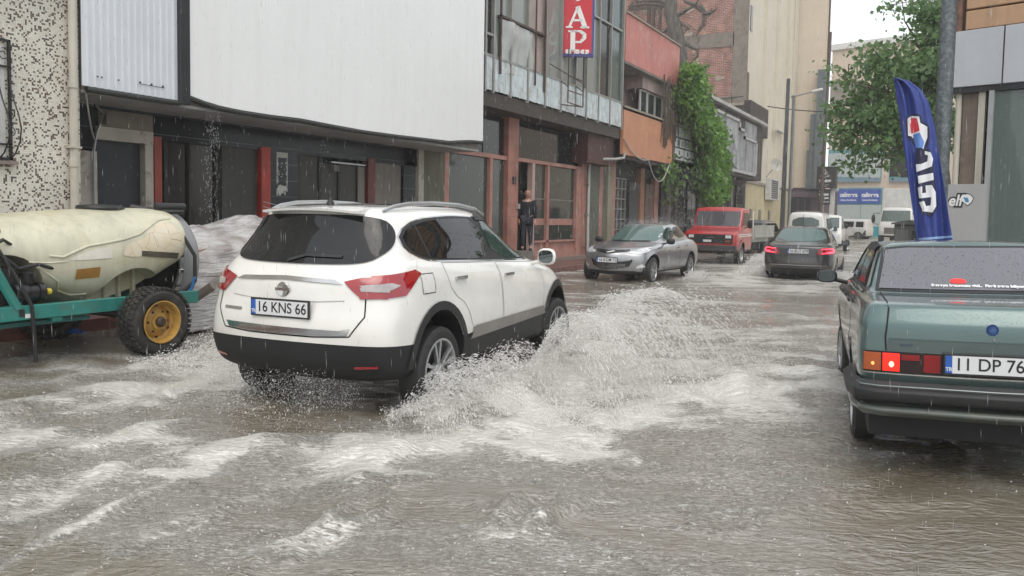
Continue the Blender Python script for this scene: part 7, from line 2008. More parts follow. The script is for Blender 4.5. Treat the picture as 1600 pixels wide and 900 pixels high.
fs.append(tuple(range(NS))); fs.append(tuple((len(st) - 1) * NS + k for k in range(NS)))
o = MB().add(vs, fs).build('tmp', M_tankc, None); md = o.modifiers.new('s', 'SUBSURF'); md.levels = 2; md.render_levels = 2
bpy.context.view_layer.update(); dg = bpy.context.evaluated_depsgraph_get()
me = bpy.data.meshes.new_from_object(o.evaluated_get(dg)); tank_bvh = BVHTree.FromPolygons([v.co.copy() for v in me.vertices], [tuple(p.vertices) for p in me.polygons]); bpy.data.meshes.remove(me)
c = MB(); c.lathe([(.47, -8.10), (.47, -7.4)], (0, 5.62, .42), 'x', 36); c.lathe([(.47, -9.5), (.47, -8.7)], (0, 5.62, .42), 'x', 36)
c.lathe([(.42, -8.25), (.42, -7.3)], (0, 4.22, .66), 'x', 28)
co = c.build('cut', M_tankc, None)
md = o.modifiers.new('b', 'BOOLEAN'); md.object = co; md.operation = 'DIFFERENCE'; md.solver = 'EXACT'
bpy.context.view_layer.update(); dg = bpy.context.evaluated_depsgraph_get()
me = bpy.data.meshes.new_from_object(o.evaluated_get(dg)); bpy.data.objects.remove(o); bpy.data.objects.remove(co)
me.materials.clear(); me.materials.append(M_tankc)
bm = bmesh.new(); bm.from_mesh(me)
for f in bm.faces: f.smooth = True; f.material_index = 0
for e in bm.edges:
    if len(e.link_faces) == 2 and e.calc_face_angle(0) > R(40): e.smooth = False
bm.to_mesh(me); bm.free(); me.name = 'tank'
tank = bpy.data.objects.new('tank', me); COL.objects.link(tank); setp(tank, tr, True)
md = tank.modifiers.new('b', 'BEVEL'); md.width = .02; md.segments = 3; md.limit_method = 'ANGLE'; md.angle_limit = R(50); md.use_clamp_overlap = True
def tcast(y, z):
    h = tank_bvh.ray_cast(Vector((-6, y, z)), Vector((-1, 0, 0)))
    if h[0] is None: h = tank_bvh.find_nearest(Vector((-7.7, y, z)))
    n = h[1] if h[1].x > 0 else -h[1]; return h[0], n
def tpatch(nm, poly, m, off=.004, step=.05, rnd=0):
    if rnd: poly = smooth_poly(poly, rnd)
    pts, fs = cdt_fill(poly, step); V_ = []
    for a, b_ in pts: p, n = tcast(a, b_); V_.append(p + n * off)
    return MB().add(V_, fs).build(nm, m, tr, smooth=True, sharp=180)
def Tq(px, py): p = P(px, py, x=-7.70); return (p.y, p.z)
def crack_mat():
    m, nt, b = new_mat('cracked_decal'); N = nt.nodes; L = nt.links
    tc = N.new('ShaderNodeTexCoord'); v = N.new('ShaderNodeTexVoronoi'); v.feature = 'DISTANCE_TO_EDGE'; v.inputs['Scale'].default_value = 7; L.new(tc.outputs['Object'], v.inputs['Vector'])
    lt = N.new('ShaderNodeMapRange'); lt.inputs[1].default_value = .0; lt.inputs[2].default_value = .014; L.new(v.outputs['Distance'], lt.inputs[0])
    n = N.new('ShaderNodeTexNoise'); n.inputs['Scale'].default_value = 5; L.new(tc.outputs['Object'], n.inputs['Vector'])
    a = N.new('ShaderNodeMix'); a.data_type = 'RGBA'; L.new(n.outputs['Fac'], a.inputs[0]); a.inputs[6].default_value = (.55, .44, .25, 1); a.inputs[7].default_value = (.70, .66, .56, 1)
    c = N.new('ShaderNodeMix'); c.data_type = 'RGBA'; L.new(lt.outputs[0], c.inputs[0]); c.inputs[6].default_value = (.26, .21, .12, 1); L.new(a.outputs[2], c.inputs[7]); L.new(c.outputs[2], b.inputs['Base Color']); b.inputs['Roughness'].default_value = .5; return m
M_crack = crack_mat()
tpatch('peeling_decal', [Tq(*p) for p in ((194, 402), (196, 390), (206, 380), (232, 372), (252, 352), (270, 346), (284, 356), (290, 385), (288, 404), (240, 400))], M_crack, .006, rnd=1)
tpatch('peeling_decal', [Tq(*p) for p in ((107, 407), (124, 398), (150, 390), (175, 386), (177, 403), (140, 406))], mat('pale_decal', (.66, .62, .54), .5, var=.1, scale=9), .006)
tpatch('black_decal', [Tq(*p) for p in ((222, 392), (283, 395), (283, 404), (222, 400))], mat('old_black', (.07, .06, .04), .6, var=.4, scale=12), .011)
tpatch('orange_decal', [Tq(*p) for p in ((121, 421), (158, 417), (158, 433), (121, 437))], mat('faded_orange', (.30, .15, .03), .6, var=.15, scale=10), .006)
tpatch('stain', [Tq(*p) for p in ((0, 372), (20, 362), (10, 345), (0, 350))], mat('moss_stain', (.32, .33, .14), .7, var=.4, scale=8), .003, rnd=2)
# moulded ridges
def ridge(pts, r, nm='moulded_rib'):
    q = []
    for y, z in pts: p, n = tcast(y, z); q.append(p + n * (r * .1))
    return MB().tube(q, r, 8).build(nm, M_tankc, tr, smooth=True)
cr_ = [Tq(*p) for p in ((78, 400), (100, 402), (118, 394), (140, 385), (170, 380), (200, 374), (225, 366), (245, 354), (262, 345), (282, 342))]
ridge(cr_, .014)
ridge([Tq(*p) for p in ((48, 410), (80, 411), (106, 409))], .008)
p0_ = [Tq(*p) for p in ((62, 418), (85, 432), (97, 440), (103, 455), (125, 462), (148, 460), (160, 470))]
ridge(p0_, .012)
for yy_ in (5.45, 5.62, 5.8): MB().box(-8.12, -8.05, yy_ - .02, yy_ + .02, .55, .86).build('inner_rib', M_tankc, tr, bevel=.01)
# lid and fittings on top
MB().lathe([(.24, 0), (.25, .02), (.24, .045), (.2, .055), (.05, .06)], (-8.38, 5.62, 1.51), 'z', 28).build('filler_lid', M_rub, tr, smooth=True)
MB().tube([(-8.38, 6.0, 1.55), (-8.1, 6.25, 1.50), (-8.05, 6.45, 1.5)], .03, 8).tube([(-8.15, 6.15, 1.56), (-8.08, 6.5, 1.56)], .045, 10).build('valve', M_rub, tr, smooth=True)
# fan housing and nozzle ring at the rear
def ring_x(prof_, y0, n=40, m=None, nm='ring', c=(TX, 1.0)):
    return MB().lathe(prof_, (c[0], y0, c[1]), 'y', n, closed=True).build(nm, m, tr, smooth=True)
ring_x([(.48, .0), (.555, .0), (.585, .05), (.60, .10), (.59, .20), (.56, .23), (.53, .20), (.48, .15)], 6.30, 48, mat('fan_grey', (.24, .24, .245), .4, var=.1), 'fan_housing', (-8.42, .92))
ring_x([(.56, .0), (.585, .0), (.585, .05), (.56, .05)], 6.24, 48, M_chrome, 'nozzle_pipe', (-8.42, .92))
b = MB(); b.lathe([(.05, .1), (.53, .1), (.53, .14), (.05, .14)], (-8.42, 6.35, .92), 'y', 40); b.build('fan_guard', M_rub, tr, smooth=True)
for k in range(18):
    a = R(-60 + k * 17.5); c_ = Vector((-8.42 + .60 * math.sin(a + PI / 2), 6.24, .92 + .60 * math.cos(a + PI / 2)))
    MB().obox(c_, (.022, 0, .0), (0, .03, 0), (0, 0, .022)).build('nozzle', M_chr if k % 3 else M_rub, tr, bevel=.006)
MB().tube([(-7.80, 6.2, .55), (-7.72, 6.35, .7), (-7.66, 6.3, 1.0), (-7.8, 6.2, 1.3)], .022, 8).build('hose', M_rub, tr, smooth=True)
MB().tube([(-8.0, 6.55, .45), (-7.78, 6.66, .62)], .055, 12).build('drive_shaft', mat('shaft', (.20, .17, .14), .5, metal=.4), tr, smooth=True)
MB().tube([(-7.80, 6.2, .46), (-7.72, 6.3, .62), (-7.66, 6.3, .75)], .014, 6).build('blue_hose', mat('blue_hose', (.03, .18, .5), .4), tr, smooth=True)
# frame
b = MB(); b.box(-7.68, -7.60, 2.2, 6.3, .465, .60); b.box(-9.2, -9.12, 2.2, 6.3, .465, .60); b.build('chassis_beam', M_tealp, tr, bevel=.006)
b = MB(); b.box(-9.2, -7.62, 4.6, 4.7, .42, .5); b.box(-9.2, -7.62, 6.1, 6.2, .46, .56); b.box(-9.2, -7.62, 2.2, 2.3, .46, .56); b.build('cross_member', M_tealp, tr)
MB().box(-9.15, -7.65, 2.2, 5.0, .40, .44).build('lower_rail', mat('teal_dark', (.015, .09, .08), .5), tr)
MB().tube([(-7.62, 4.27, .58), (-7.62, 4.0, 1.1), (-7.62, 3.9, 1.25)], .045, 8).build('frame_stay', M_tealp, tr, smooth=True)
MB().tube([(-8.4, 2.2, .5), (-8.4, .6, .45)], .06, 8).build('drawbar', M_tealp, tr)
MB().tube([(-9.1, 5.57, .375), (-7.45, 5.57, .375)], .05, 10).build('axle', M_rub, tr)
# labels on the beam
b = MB(); q0 = P(30, 490, x=-7.597); b.box(-7.598, -7.594, q0.y, q0.y + .05, q0.z - .035, q0.z + .035); b.build('beam_label', M_rub, tr)
b = MB(); b.box(-7.598, -7.594, q0.y + .055, q0.y + .13, q0.z - .05, q0.z - .01); b.build('beam_label', M_wht2, tr)
# pump, filters and hoses in the front recess
b = MB(); b.lathe([(.03, .0), (.09, .0), (.10, .03), (.10, .12), (.08, .14), (.08, .22), (.095, .225), (.095, .28), (.06, .30), (.02, .31)], (-7.72, 4.28, .71), 'y', 18)
b.lathe([(.06, 0), (.07, .02), (.07, .1), (.04, .12)], (-7.72, 4.42, .80), 'z', 14); b.build('filter', mat('black_gloss_plastic', (.014, .014, .015), .3), tr, smooth=True)
MB().lathe([(.02, 0), (.032, .0), (.032, .04), (.02, .05)], (-7.70, 4.59, .71), 'y', 12).build('yellow_valve', mat('yellow_plastic', (.60, .48, .04), .4), tr, smooth=True)
b = MB(); b.box(-8.2, -7.75, 3.7, 4.35, .6, .95); b.lathe([(.14, 0), (.16, .02), (.16, .18), (.1, .2)], (-7.95, 4.05, .78), 'x', 20); b.box(-7.8, -7.7, 3.9, 4.12, 1.02, 1.2); b.box(-8.0, -7.7, 3.5, 4.0, .62, 1.0); b.build('pump', M_rub, tr, bevel=.01)
for pts in ([(-7.7, 4.15, 1.1), (-7.64, 4.3, .95), (-7.66, 4.5, .98), (-7.74, 4.68, .93)], [(-7.62, 4.1, 1.15), (-7.57, 4.25, .85), (-7.58, 4.38, .6), (-7.58, 4.40, .30), (-7.6, 4.42, .05)], [(-7.8, 4.0, 1.1), (-7.7, 4.2, 1.22), (-7.8, 4.35, 1.15)]):
    MB().tube(pts, .018, 8).build('hose', M_rub, tr, smooth=True)
# wheels
def big_wheel(x, y):
    sg = 1 if x > TX else -1; r, w_, rim = .352, .25, .225
    t = MB(); t.lathe(tyre_prof(r, w_, rim), (0, 0, 0), 'x', 60, closed=True)
    for k in range(40):     # tread blocks
        a = 2 * PI * k / 40
        for j, xo in enumerate((-.095, -.033, .033, .095)):
            aa_ = a + (.08 if j % 2 else 0); er = Vector((0, math.cos(aa_), math.sin(aa_))); et = Vector((0, -math.sin(aa_), math.cos(aa_)))
            t.obox(er * (r + .004 - (.008 if abs(xo) > .1 else 0)) + Vector((xo, 0, 0)), Vector((.027, 0, 0)) + et * .004, et * .020, er * .012)
    o = t.build('wheel', mat('muddy_tyre', (.025, .024, .022), .5, var=.4, scale=8, bump=.3, dirt=(.10, .09, .07), dirt_amt=.35, dirt_scale=7), tr, smooth=True, world=False, sharp=35)
    o.parent = tr; o.location = (x - TX, y - TY, .34)
    b = MB(); f = sg * .11
    b.lathe([(rim + .002, f + sg * .02), (rim - .01, f + sg * .022), (rim - .022, f - sg * .005), (rim - .03, f - sg * .08), (rim - .055, f - sg * .10), (.15, f - sg * .085), (.09, f - sg * .055), (.085, f - sg * .03), (.01, f - sg * .03)], (0, 0, 0), 'x', 44, cap=False)
    rm = b.build('rim', M_yrim, o, smooth=True, world=False, sharp=35)
    h = MB(); h.lathe([(.055, f - sg * .055), (.055, f - sg * .0), (.035, f + sg * .02), (.01, f + sg * .02)], (0, 0, 0), 'x', 18)
    for k in range(6): a = 2 * PI * k / 6; h.lathe([(.012, 0), (.012, sg * .03)], (f - sg * .085, .115 * math.cos(a), .115 * math.sin(a)), 'x', 6)
    for k in range(6): a = 2 * PI * (k + .5) / 6; h.lathe([(.017, 0), (.017, sg * .004)], (f - sg * .094, .165 * math.cos(a), .165 * math.sin(a)), 'x', 10)
    h.build('hub', mat('hub_rust', (.05, .03, .02), .6, var=.4, scale=20), o, smooth=True, world=False, sharp=35)
big_wheel(-7.40, 5.57); big_wheel(-9.30, 5.57)

# ------------------------------------------------------------------ heap under a plastic sheet
pl = thing('sheeted_heap', 'heap of goods under a crumpled translucent plastic sheet behind the sprayer', 'covered heap', (-9.2, 8.4, .14))
nx_, ny_ = 90, 130; vs, fs = [], []
for i in range(nx_ + 1):
    u = i / nx_ * 2 - 1
    for j in range(ny_ + 1):
        v = j / ny_ * 2 - 1
        x = -9.15 + u * .95; y = 8.45 + v * 1.85
        e = max(0, 1 - abs(u) ** 5) * max(0, 1 - abs(v) ** 7)
        top = 1.20 + .12 * math.sin(v * 3 + 1) + .10 * math.cos(u * 2.5)
        z = .02 + top * e ** .28
        vs.append([x, y, z])
vs = np.array(vs)
n_a = noise2(vs[:, 1] * 1.0 + vs[:, 2] * .6, vs[:, 0] * 2 - vs[:, 2], .07, 1); n_b = noise2(vs[:, 1] + vs[:, 0], vs[:, 2] * 2.2 + vs[:, 0], .035, 2)
n_c = noise2(vs[:, 1] * .5 + vs[:, 0] * .2, vs[:, 2] * 2.5 + vs[:, 0] * 1.5, .016, 3); vs[:, 2] += .022 * n_a + .012 * n_b + .006 * n_c; vs[:, 0] += .022 * n_b + .012 * n_c; vs[:, 1] += .02 * n_a; vs[:, 2] = np.maximum(vs[:, 2], .02)
for i in range(nx_):
    for j in range(ny_): fs.append((i * (ny_ + 1) + j, (i + 1) * (ny_ + 1) + j, (i + 1) * (ny_ + 1) + j + 1, i * (ny_ + 1) + j + 1))
m, nt, b_ = new_mat('plastic_sheeting'); N = nt.nodes; L = nt.links
tc = N.new('ShaderNodeTexCoord'); n = N.new('ShaderNodeTexNoise'); n.inputs['Scale'].default_value = 2.2; n.inputs['Detail'].default_value = 6; n.inputs['Distortion'].default_value = 1.2; L.new(tc.outputs['Object'], n.inputs['Vector'])
cr = N.new('ShaderNodeValToRGB'); e = cr.color_ramp.elements; e[0].position = .35; e[0].color = (.30, .27, .25, 1); e[1].position = .62; e[1].color = (.52, .51, .50, 1); L.new(n.outputs['Fac'], cr.inputs[0]); L.new(cr.outputs[0], b_.inputs['Base Color'])
b_.inputs['Roughness'].default_value = .22
n2 = N.new('ShaderNodeTexNoise'); n2.inputs['Scale'].default_value = 4; n2.inputs['Detail'].default_value = 7; n2.inputs['Distortion'].default_value = 1.2; mp = N.new('ShaderNodeMapping'); mp.inputs['Scale'].default_value = (1.2, .6, 5); mp.inputs['Rotation'].default_value = (.25, 0, 0); L.new(tc.outputs['Object'], mp.inputs[0]); L.new(mp.outputs[0], n2.inputs['Vector'])
bp = N.new('ShaderNodeBump'); bp.inputs['Strength'].default_value = .9; bp.inputs['Distance'].default_value = .07; L.new(n2.outputs['Fac'], bp.inputs['Height']); L.new(bp.outputs[0], b_.inputs['Normal'])
MB().add([tuple(v) for v in vs], fs).build('plastic_sheet', m, pl, smooth=True, sharp=180)
MB().prism([(6.9, .14), (10.0, .14), (9.9, 1.1), (8.3, 1.2), (7.0, 1.0)], -9.85, -8.5, 'x').build('stacked_goods', mat('pinkish_goods', (.30, .18, .15), .7), pl)

bl = MB()
rs = random.Random(5)
for k in range(7):
    c_ = P(121 + rs.uniform(-9, 10), 522 + rs.uniform(-3, 3), z=.03)
    bl.add([c_ + Vector((rs.uniform(-.08, .08), rs.uniform(-.08, .08), rs.uniform(0, .06))) for _ in range(4)], [(0, 1, 2), (0, 2, 3)])
o = bl.build('plastic_bag', mat('blue_bag', (.02, .16, .6), .4), None); tag(o, 'crumpled scrap of bright blue plastic floating beside the red kerb', 'plastic bag'); md = o.modifiers.new('s', 'SOLIDIFY'); md.thickness = .004

# ================================================================== PERSON in the doorway
def skin_figure(name, verts, edges, radii, m, parent, lvl=2):
    me = bpy.data.meshes.new(name); me.from_pydata(verts, edges, [])
    o = bpy.data.objects.new(name, me); COL.objects.link(o)
    sk = o.modifiers.new('skin', 'SKIN'); me.skin_vertices or None
    for i, r in enumerate(radii):
        rr2 = r if isinstance(r, tuple) else (r, r); me.skin_vertices[0].data[i].radius = rr2
    me.skin_vertices[0].data[0].use_root = True
    sb_ = o.modifiers.new('sub', 'SUBSURF'); sb_.levels = lvl; sb_.render_levels = lvl
    bpy.context.view_layer.update(); dg = bpy.context.evaluated_depsgraph_get()
    m2 = bpy.data.meshes.new_from_object(o.evaluated_get(dg)); bpy.data.objects.remove(o)
    m2.materials.clear(); m2.materials.append(m)
    for p in m2.polygons: p.use_smooth = True; p.material_index = 0
    o = bpy.data.objects.new(name, m2); COL.objects.link(o)
    if parent: o.parent = parent
    return o
pb_ = P(822.5, 385, x=-11.12); pb_.z = .50
M_skin = mat('skin', (.55, .29, .21), .5, var=.08, scale=8); M_dcl = mat('dark_jumper', (.012, .014, .022), .85, var=.2, scale=12); M_jean = mat('dark_jeans', (.025, .03, .042), .85, var=.25, scale=10)
M_hair = mat('grey_hair', (.16, .145, .13), .7)
per = thing('person', 'balding man in a dark jumper and dark jeans leaning out of the open shop doorway', 'person', pb_, R(28))
# figure: +Y is backwards (into the shop) in local space after rotation; he faces -Y
V = [(0, .02, .93), (0, .01, 1.10), (0, 0, 1.28), (0, 0, 1.42), (0, -.01, 1.50), (0, -.02, 1.56),
     (.10, .02, .90), (.11, .0, .50), (.12, .04, .09), (.12, -.12, .04), (-.10, .02, .90), (-.11, -.04, .50), (-.12, 0, .09), (-.12, -.17, .04),
     (.19, 0, 1.42), (.24, .02, 1.16), (.24, -.06, .93), (-.19, 0, 1.42), (-.24, .02, 1.16), (-.23, -.06, .93)]
E_ = [(0, 1), (1, 2), (2, 3), (3, 4), (4, 5), (0, 6), (6, 7), (7, 8), (8, 9), (0, 10), (10, 11), (11, 12), (12, 13), (3, 14), (14, 15), (15, 16), (3, 17), (17, 18), (18, 19)]
Rr = [(.17, .13), (.18, .14), (.20, .14), (.17, .12), .07, .06, .095, .065, .045, (.045, .03), .095, .065, .045, (.045, .03), .08, .058, .034, .08, .058, .034]
body = skin_figure('body', V, E_, Rr, M_skin, per)
# clothes as shells of the same figure
def clothe(nm, idx, grow, m):
    mp_ = {v: i for i, v in enumerate(idx)}
    return skin_figure(nm, [V[i] for i in idx], [(mp_[a], mp_[b_]) for a, b_ in E_ if a in mp_ and b_ in mp_], [((r[0] + grow, r[1] + grow) if isinstance(r, tuple) else (r + grow, r + grow)) for r in (Rr[i] for i in idx)], m, per)
clothe('trousers', [0, 6, 7, 8, 10, 11, 12], .015, M_jean)
clothe('jumper', [0, 1, 2, 3, 14, 15, 16, 17, 18, 19], .018, M_dcl)
for sg in (-1, 1):
    MB().obox((sg * .12, -.08, .035), (.05, 0, 0), (0, .14, 0), (0, 0, .035)).build('shoe', M_rub, per, world=False, bevel=.02, bseg=3)
    # hands: palm, four fingers and a thumb
    hx, hy, hz = sg * .235, -.085, .86
    b = MB(); b.tube([(hx, hy + .02, hz + .06), (hx, hy, hz), (hx, hy - .005, hz - .05)], [.028, .036, .034], 8)
    for k in range(4):
        fx = hy - .035 + k * .022; ln = (.065, .078, .074, .058)[k]; b.tube([(hx, fx, hz - .04), (hx - sg * .008, fx, hz - .04 - ln * .6), (hx - sg * .022, fx + .002, hz - .04 - ln)], [.010, .0095, .007], 6)
    b.tube([(hx - sg * .01, hy - .035, hz + .01), (hx - sg * .02, hy - .062, hz - .02), (hx - sg * .02, hy - .066, hz - .05)], [.013, .011, .008], 6)
    b.build('hand', M_skin, per, smooth=True, world=False)
# head
hv, hf = [], []; nl, na_ = 14, 18; hc = Vector((0, -.035, 1.665))
for i in range(nl + 1):
    t_ = PI * i / nl; zz = math.cos(t_)
    for j in range(na_):
        a = 2 * PI * j / na_; sx_, sy_ = math.cos(a), math.sin(a); r = math.sin(t_)
        wx = .088 * (1 - .22 * max(0, -zz)); wy = .108 * (1 - .12 * max(0, -zz))
        x, y, z = sx_ * r * wx, sy_ * r * wy, zz * .122
        if sy_ < -.6 and abs(zz) < .5: y += .004
        hv.append(tuple(hc + Vector((x, y, z))))
for i in range(nl):
    for j in range(na_): hf.append((i * na_ + j, i * na_ + (j + 1) % na_, (i + 1) * na_ + (j + 1) % na_, (i + 1) * na_ + j))
hb = MB(); hb.add(hv, hf)
hb.tube([hc + Vector((0, -.088, .02)), hc + Vector((0, -.112, -.02)), hc + Vector((0, -.098, -.032))], [.010, .016, .012], 8)
for sg in (-1, 1): hb.lathe([(.02, 0), (.028, sg * .012), (.02, sg * .02)], hc + Vector((sg * .074, .005, -.005)), 'x', 10)
hb.build('head', M_skin, per, smooth=True, world=False)
for sg in (-1, 1):
    MB().obox(hc + Vector((sg * .032, -.094, .018)), (.014, 0, 0), (0, .004, 0), (0, 0, .006)).build('eye', M_rub, per, world=False, bevel=.003)
    MB().obox(hc + Vector((sg * .034, -.096, .036)), (.020, 0, -.003 * sg), (0, .005, 0), (0, 0, .004)).build('eyebrow', M_hair, per, world=False)
    MB().tube([hc + Vector((sg * .070, -.02, .035)), hc + Vector((sg * .078, .03, .03)), hc + Vector((sg * .06, .075, .02)), hc + Vector((0, .096, .01))], .018, 8).build('hair', M_hair, per, smooth=True, world=False)
MB().obox(hc + Vector((0, -.094, -.054)), (.026, 0, 0), (0, .004, 0), (0, 0, .004)).build('mouth', mat('lips', (.22, .07, .06), .5), per, world=False)
MB().obox(hc + Vector((0, -.10, -.040)), (.032, 0, 0), (0, .005, 0), (0, 0, .006)).build('moustache', M_hair, per, world=False, bevel=.002)
MB().tube([(-.05, -.07, 1.50), (0, -.10, 1.44), (.05, -.07, 1.50)], .012, 6).build('collar', M_wht2, per, smooth=True, world=False)

# ================================================================== WATER IN THE AIR
OCT_V = np.array([[1, 0, 0], [-1, 0, 0], [0, 1, 0], [0, -1, 0], [0, 0, 1], [0, 0, -1]], float)
OCT_F = np.array([[0, 2, 4], [2, 1, 4], [1, 3, 4], [3, 0, 4], [2, 0, 5], [1, 2, 5], [3, 1, 5], [0, 3, 5]])
def drops_mesh(name, pos, vel, size, stretch, m, label=None, cat=None):
    n = len(pos); d = vel / (np.linalg.norm(vel, axis=1)[:, None] + 1e-9)
    up = np.tile(np.array([0.31, .2, .93]), (n, 1)); e1 = np.cross(d, up); e1 /= np.linalg.norm(e1, axis=1)[:, None] + 1e-9; e2 = np.cross(d, e1)
    s = size[:, None, None]
    v = pos[:, None, :] + (OCT_V[None, :, 0:1] * d[:, None, :] * stretch[:, None, None] + OCT_V[None, :, 1:2] * e1[:, None, :] + OCT_V[None, :, 2:3] * e2[:, None, :]) * s
    f = (np.arange(n)[:, None, None] * 6 + OCT_F[None]).reshape(-1, 3)
    v = v.reshape(-1, 3); me = bpy.data.meshes.new(name); me.vertices.add(len(v)); me.vertices.foreach_set('co', v.ravel())
    me.loops.add(f.size); me.loops.foreach_set('vertex_index', f.ravel().astype(np.int32))
    me.polygons.add(len(f)); me.polygons.foreach_set('loop_start', np.arange(0, f.size, 3)); me.polygons.foreach_set('loop_total', np.full(len(f), 3)); me.update(calc_edges=True)
    me.polygons.foreach_set('use_smooth', np.ones(len(f), bool)); me.materials.append(m)
    o = bpy.data.objects.new(name, me); COL.objects.link(o); tag(o, label, cat, kind='stuff'); return o
def spray_mat(name, col, tr):
    m, nt, b = new_mat(name); N = nt.nodes; L = nt.links
    b.inputs['Base Color'].default_value = (*col, 1); b.inputs['Roughness'].default_value = .15; b.inputs['Specular IOR Level'].default_value = .8
    tl = N.new('ShaderNodeBsdfTranslucent'); tl.inputs[0].default_value = (*col, 1); m1 = N.new('ShaderNodeMixShader'); m1.inputs[0].default_value = .6
    L.new(b.outputs[0], m1.inputs[1]); L.new(tl.outputs[0], m1.inputs[2])
    t_ = N.new('ShaderNodeBsdfTransparent'); ms = N.new('ShaderNodeMixShader'); ms.inputs[0].default_value = tr
    L.new(m1.outputs[0], ms.inputs[1]); L.new(t_.outputs[0], ms.inputs[2]); L.new(ms.outputs[0], N['Material Output'].inputs[0]); return m
M_spray = spray_mat('spray_drops', (.98, .97, .95), .30)
M_rain = spray_mat('rain_drops', (.75, .77, .78), .62)
g_ = 9.81
def fan(n, src0, src1, reach0, reach1, apex0, apex1, thick, seed, back0=(0, 0), clump=.5, size=(.003, .009), stretch=2.5, tpow=1.0):
    """ballistic curtain: water leaves the line src0-src1, flies to the matching point of reach0-reach1, apex height given"""
    r = np.random.default_rng(seed)
    s = r.uniform(0, 1, n * 3); q = r.uniform(0, 1, n * 3) ** tpow
    dens = noise2(s * 3.0, q * 1.2, .035, seed) * .6 + noise2(s * 3, q * .5, .012, seed + 1) * .6
    keep = r.uniform(0, 1, n * 3) < 1 / (1 + np.exp(-(dens * 2.4) * clump * 2)); s, q = s[keep][:n], q[keep][:n]; n = len(s)
    S = np.array(src0)[None] * (1 - s[:, None]) + np.array(src1)[None] * s[:, None]
    E = np.array(reach0)[None] * (1 - s[:, None]) + np.array(reach1)[None] * s[:, None]
    ap = (apex0 * (1 - s) + apex1 * s) * (1 + .10 * noise2(s * 3, s * 0, .05, seed + 2)) * np.clip(1 - np.abs(r.normal(0, thick, n)), .15, 1.2)
    rng_ = np.clip(1 - np.abs(r.normal(0, thick * 1.2, n)), .2, 1.3)
    hor = (E - S) * rng_[:, None]
    pos = np.zeros((n, 3)); pos[:, :2] = S + hor * q[:, None] + r.normal(0, .02, (n, 2)); pos[:, 2] = 4 * ap * q * (1 - q) + r.normal(0, .012, n)
    T = np.sqrt(8 * ap / g_); vel = np.zeros((n, 3)); vel[:, :2] = hor / T[:, None]; vel[:, 2] = 4 * ap * (1 - 2 * q) / T
    sz = r.uniform(size[0], size[1], n) * (1 + 1.2 * (r.uniform(0, 1, n) < .06))
    ok = pos[:, 2] > -.01
    return pos[ok], vel[ok], sz[ok], (np.full(n, stretch) * r.uniform(.7, 1.5, n))[ok]
parts_ = [
    # big thin arch thrown out by the front wheel: bright crest, torn interior, stray outer drops
    fan(9500, (-3.7, 8.1), (-3.42, 6.5), (-1.50, 8.1), (-2.2, 5.3), .76, .56, .045, 11, tpow=1.2, clump=1.5, size=(.0014, .0040), stretch=5.5),
    fan(3500, (-3.7, 8.0), (-3.40, 6.6), (-1.5, 8.0), (-2.25, 5.5), .70, .50, .22, 12, clump=1.8, size=(.0014, .0042), stretch=3.8),
    fan(7000, (-3.7, 8.1), (-3.45, 6.6), (-1.0, 8.7), (-1.7, 5.6), .84, .64, .16, 13, clump=2.2, size=(.0014, .0040), stretch=3.2),
    fan(4500, (-3.5, 7.0), (-3.30, 6.2), (-3.0, 6.6), (-2.6, 5.5), .34, .26, .35, 17, clump=1.4, size=(.0018, .005), stretch=2.4),
    fan(9000, (-2.2, 8.6), (-2.7, 5.2), (-1.0, 8.5), (-1.9, 4.9), .12, .12, .5, 24, clump=1.6, size=(.0014, .0036), stretch=2.0),
    # low wave off the rear wheel
    fan(10000, (-3.62, 6.3), (-3.55, 4.5), (-2.75, 6.0), (-3.0, 4.0), .27, .17, .22, 14, clump=1.5, size=(.0014, .0040), stretch=3.2),
    fan(7000, (-3.62, 6.1), (-3.62, 4.8), (-2.9, 6.6), (-3.0, 5.0), .40, .30, .20, 18, clump=2.0, size=(.0014, .0038), stretch=3.6),
    # spray on the far side of the car, against the sprayer wheel
    fan(14000, (-5.6, 8.2), (-5.55, 4.9), (-7.1, 7.6), (-7.0, 4.4), .42, .24, .4, 15, clump=1.3, size=(.0016, .0044), stretch=2.4),
    fan(8000, (-5.8, 7.3), (-5.7, 5.6), (-7.3, 6.6), (-7.1, 5.4), .78, .45, .45, 16, clump=1.6, size=(.0014, .0042), stretch=2.2),
    # behind the car
    fan(5000, (-5.2, 4.8), (-3.9, 4.8), (-5.1, 3.5), (-3.8, 3.6), .30, .40, .5, 19, clump=.9, size=(.0012, .0032), stretch=2.0),
    # wheels of the far cars
    fan(2500, (-4.3, 22.9), (-4.4, 22.0), (-5.6, 22.5), (-5.2, 21.0), .28, .2, .4, 20, size=(.005, .012), stretch=2),
    fan(2000, (-2.75, 22.9), (-2.7, 22.0), (-1.9, 22.5), (-2.1, 21.2), .25, .2, .4, 21, size=(.005, .012), stretch=2),
    fan(2600, (-6.2, 27.5), (-6.2, 31.0), (-5.0, 26.8), (-5.0, 29.5), .3, .38, .4, 22, size=(.006, .014), stretch=2),
    fan(1500, (-5.9, 19.5), (-6.0, 21.5), (-5.2, 18.9), (-5.3, 20.9), .2, .2, .5, 23, size=(.004, .01), stretch=2)]
pos, vel, sz, stx = [np.concatenate(a) for a in zip(*parts_)]
drops_mesh('splash', pos, vel, sz, stx, M_spray, 'white water splash thrown up by the wheels of the passing cars', 'water splash')

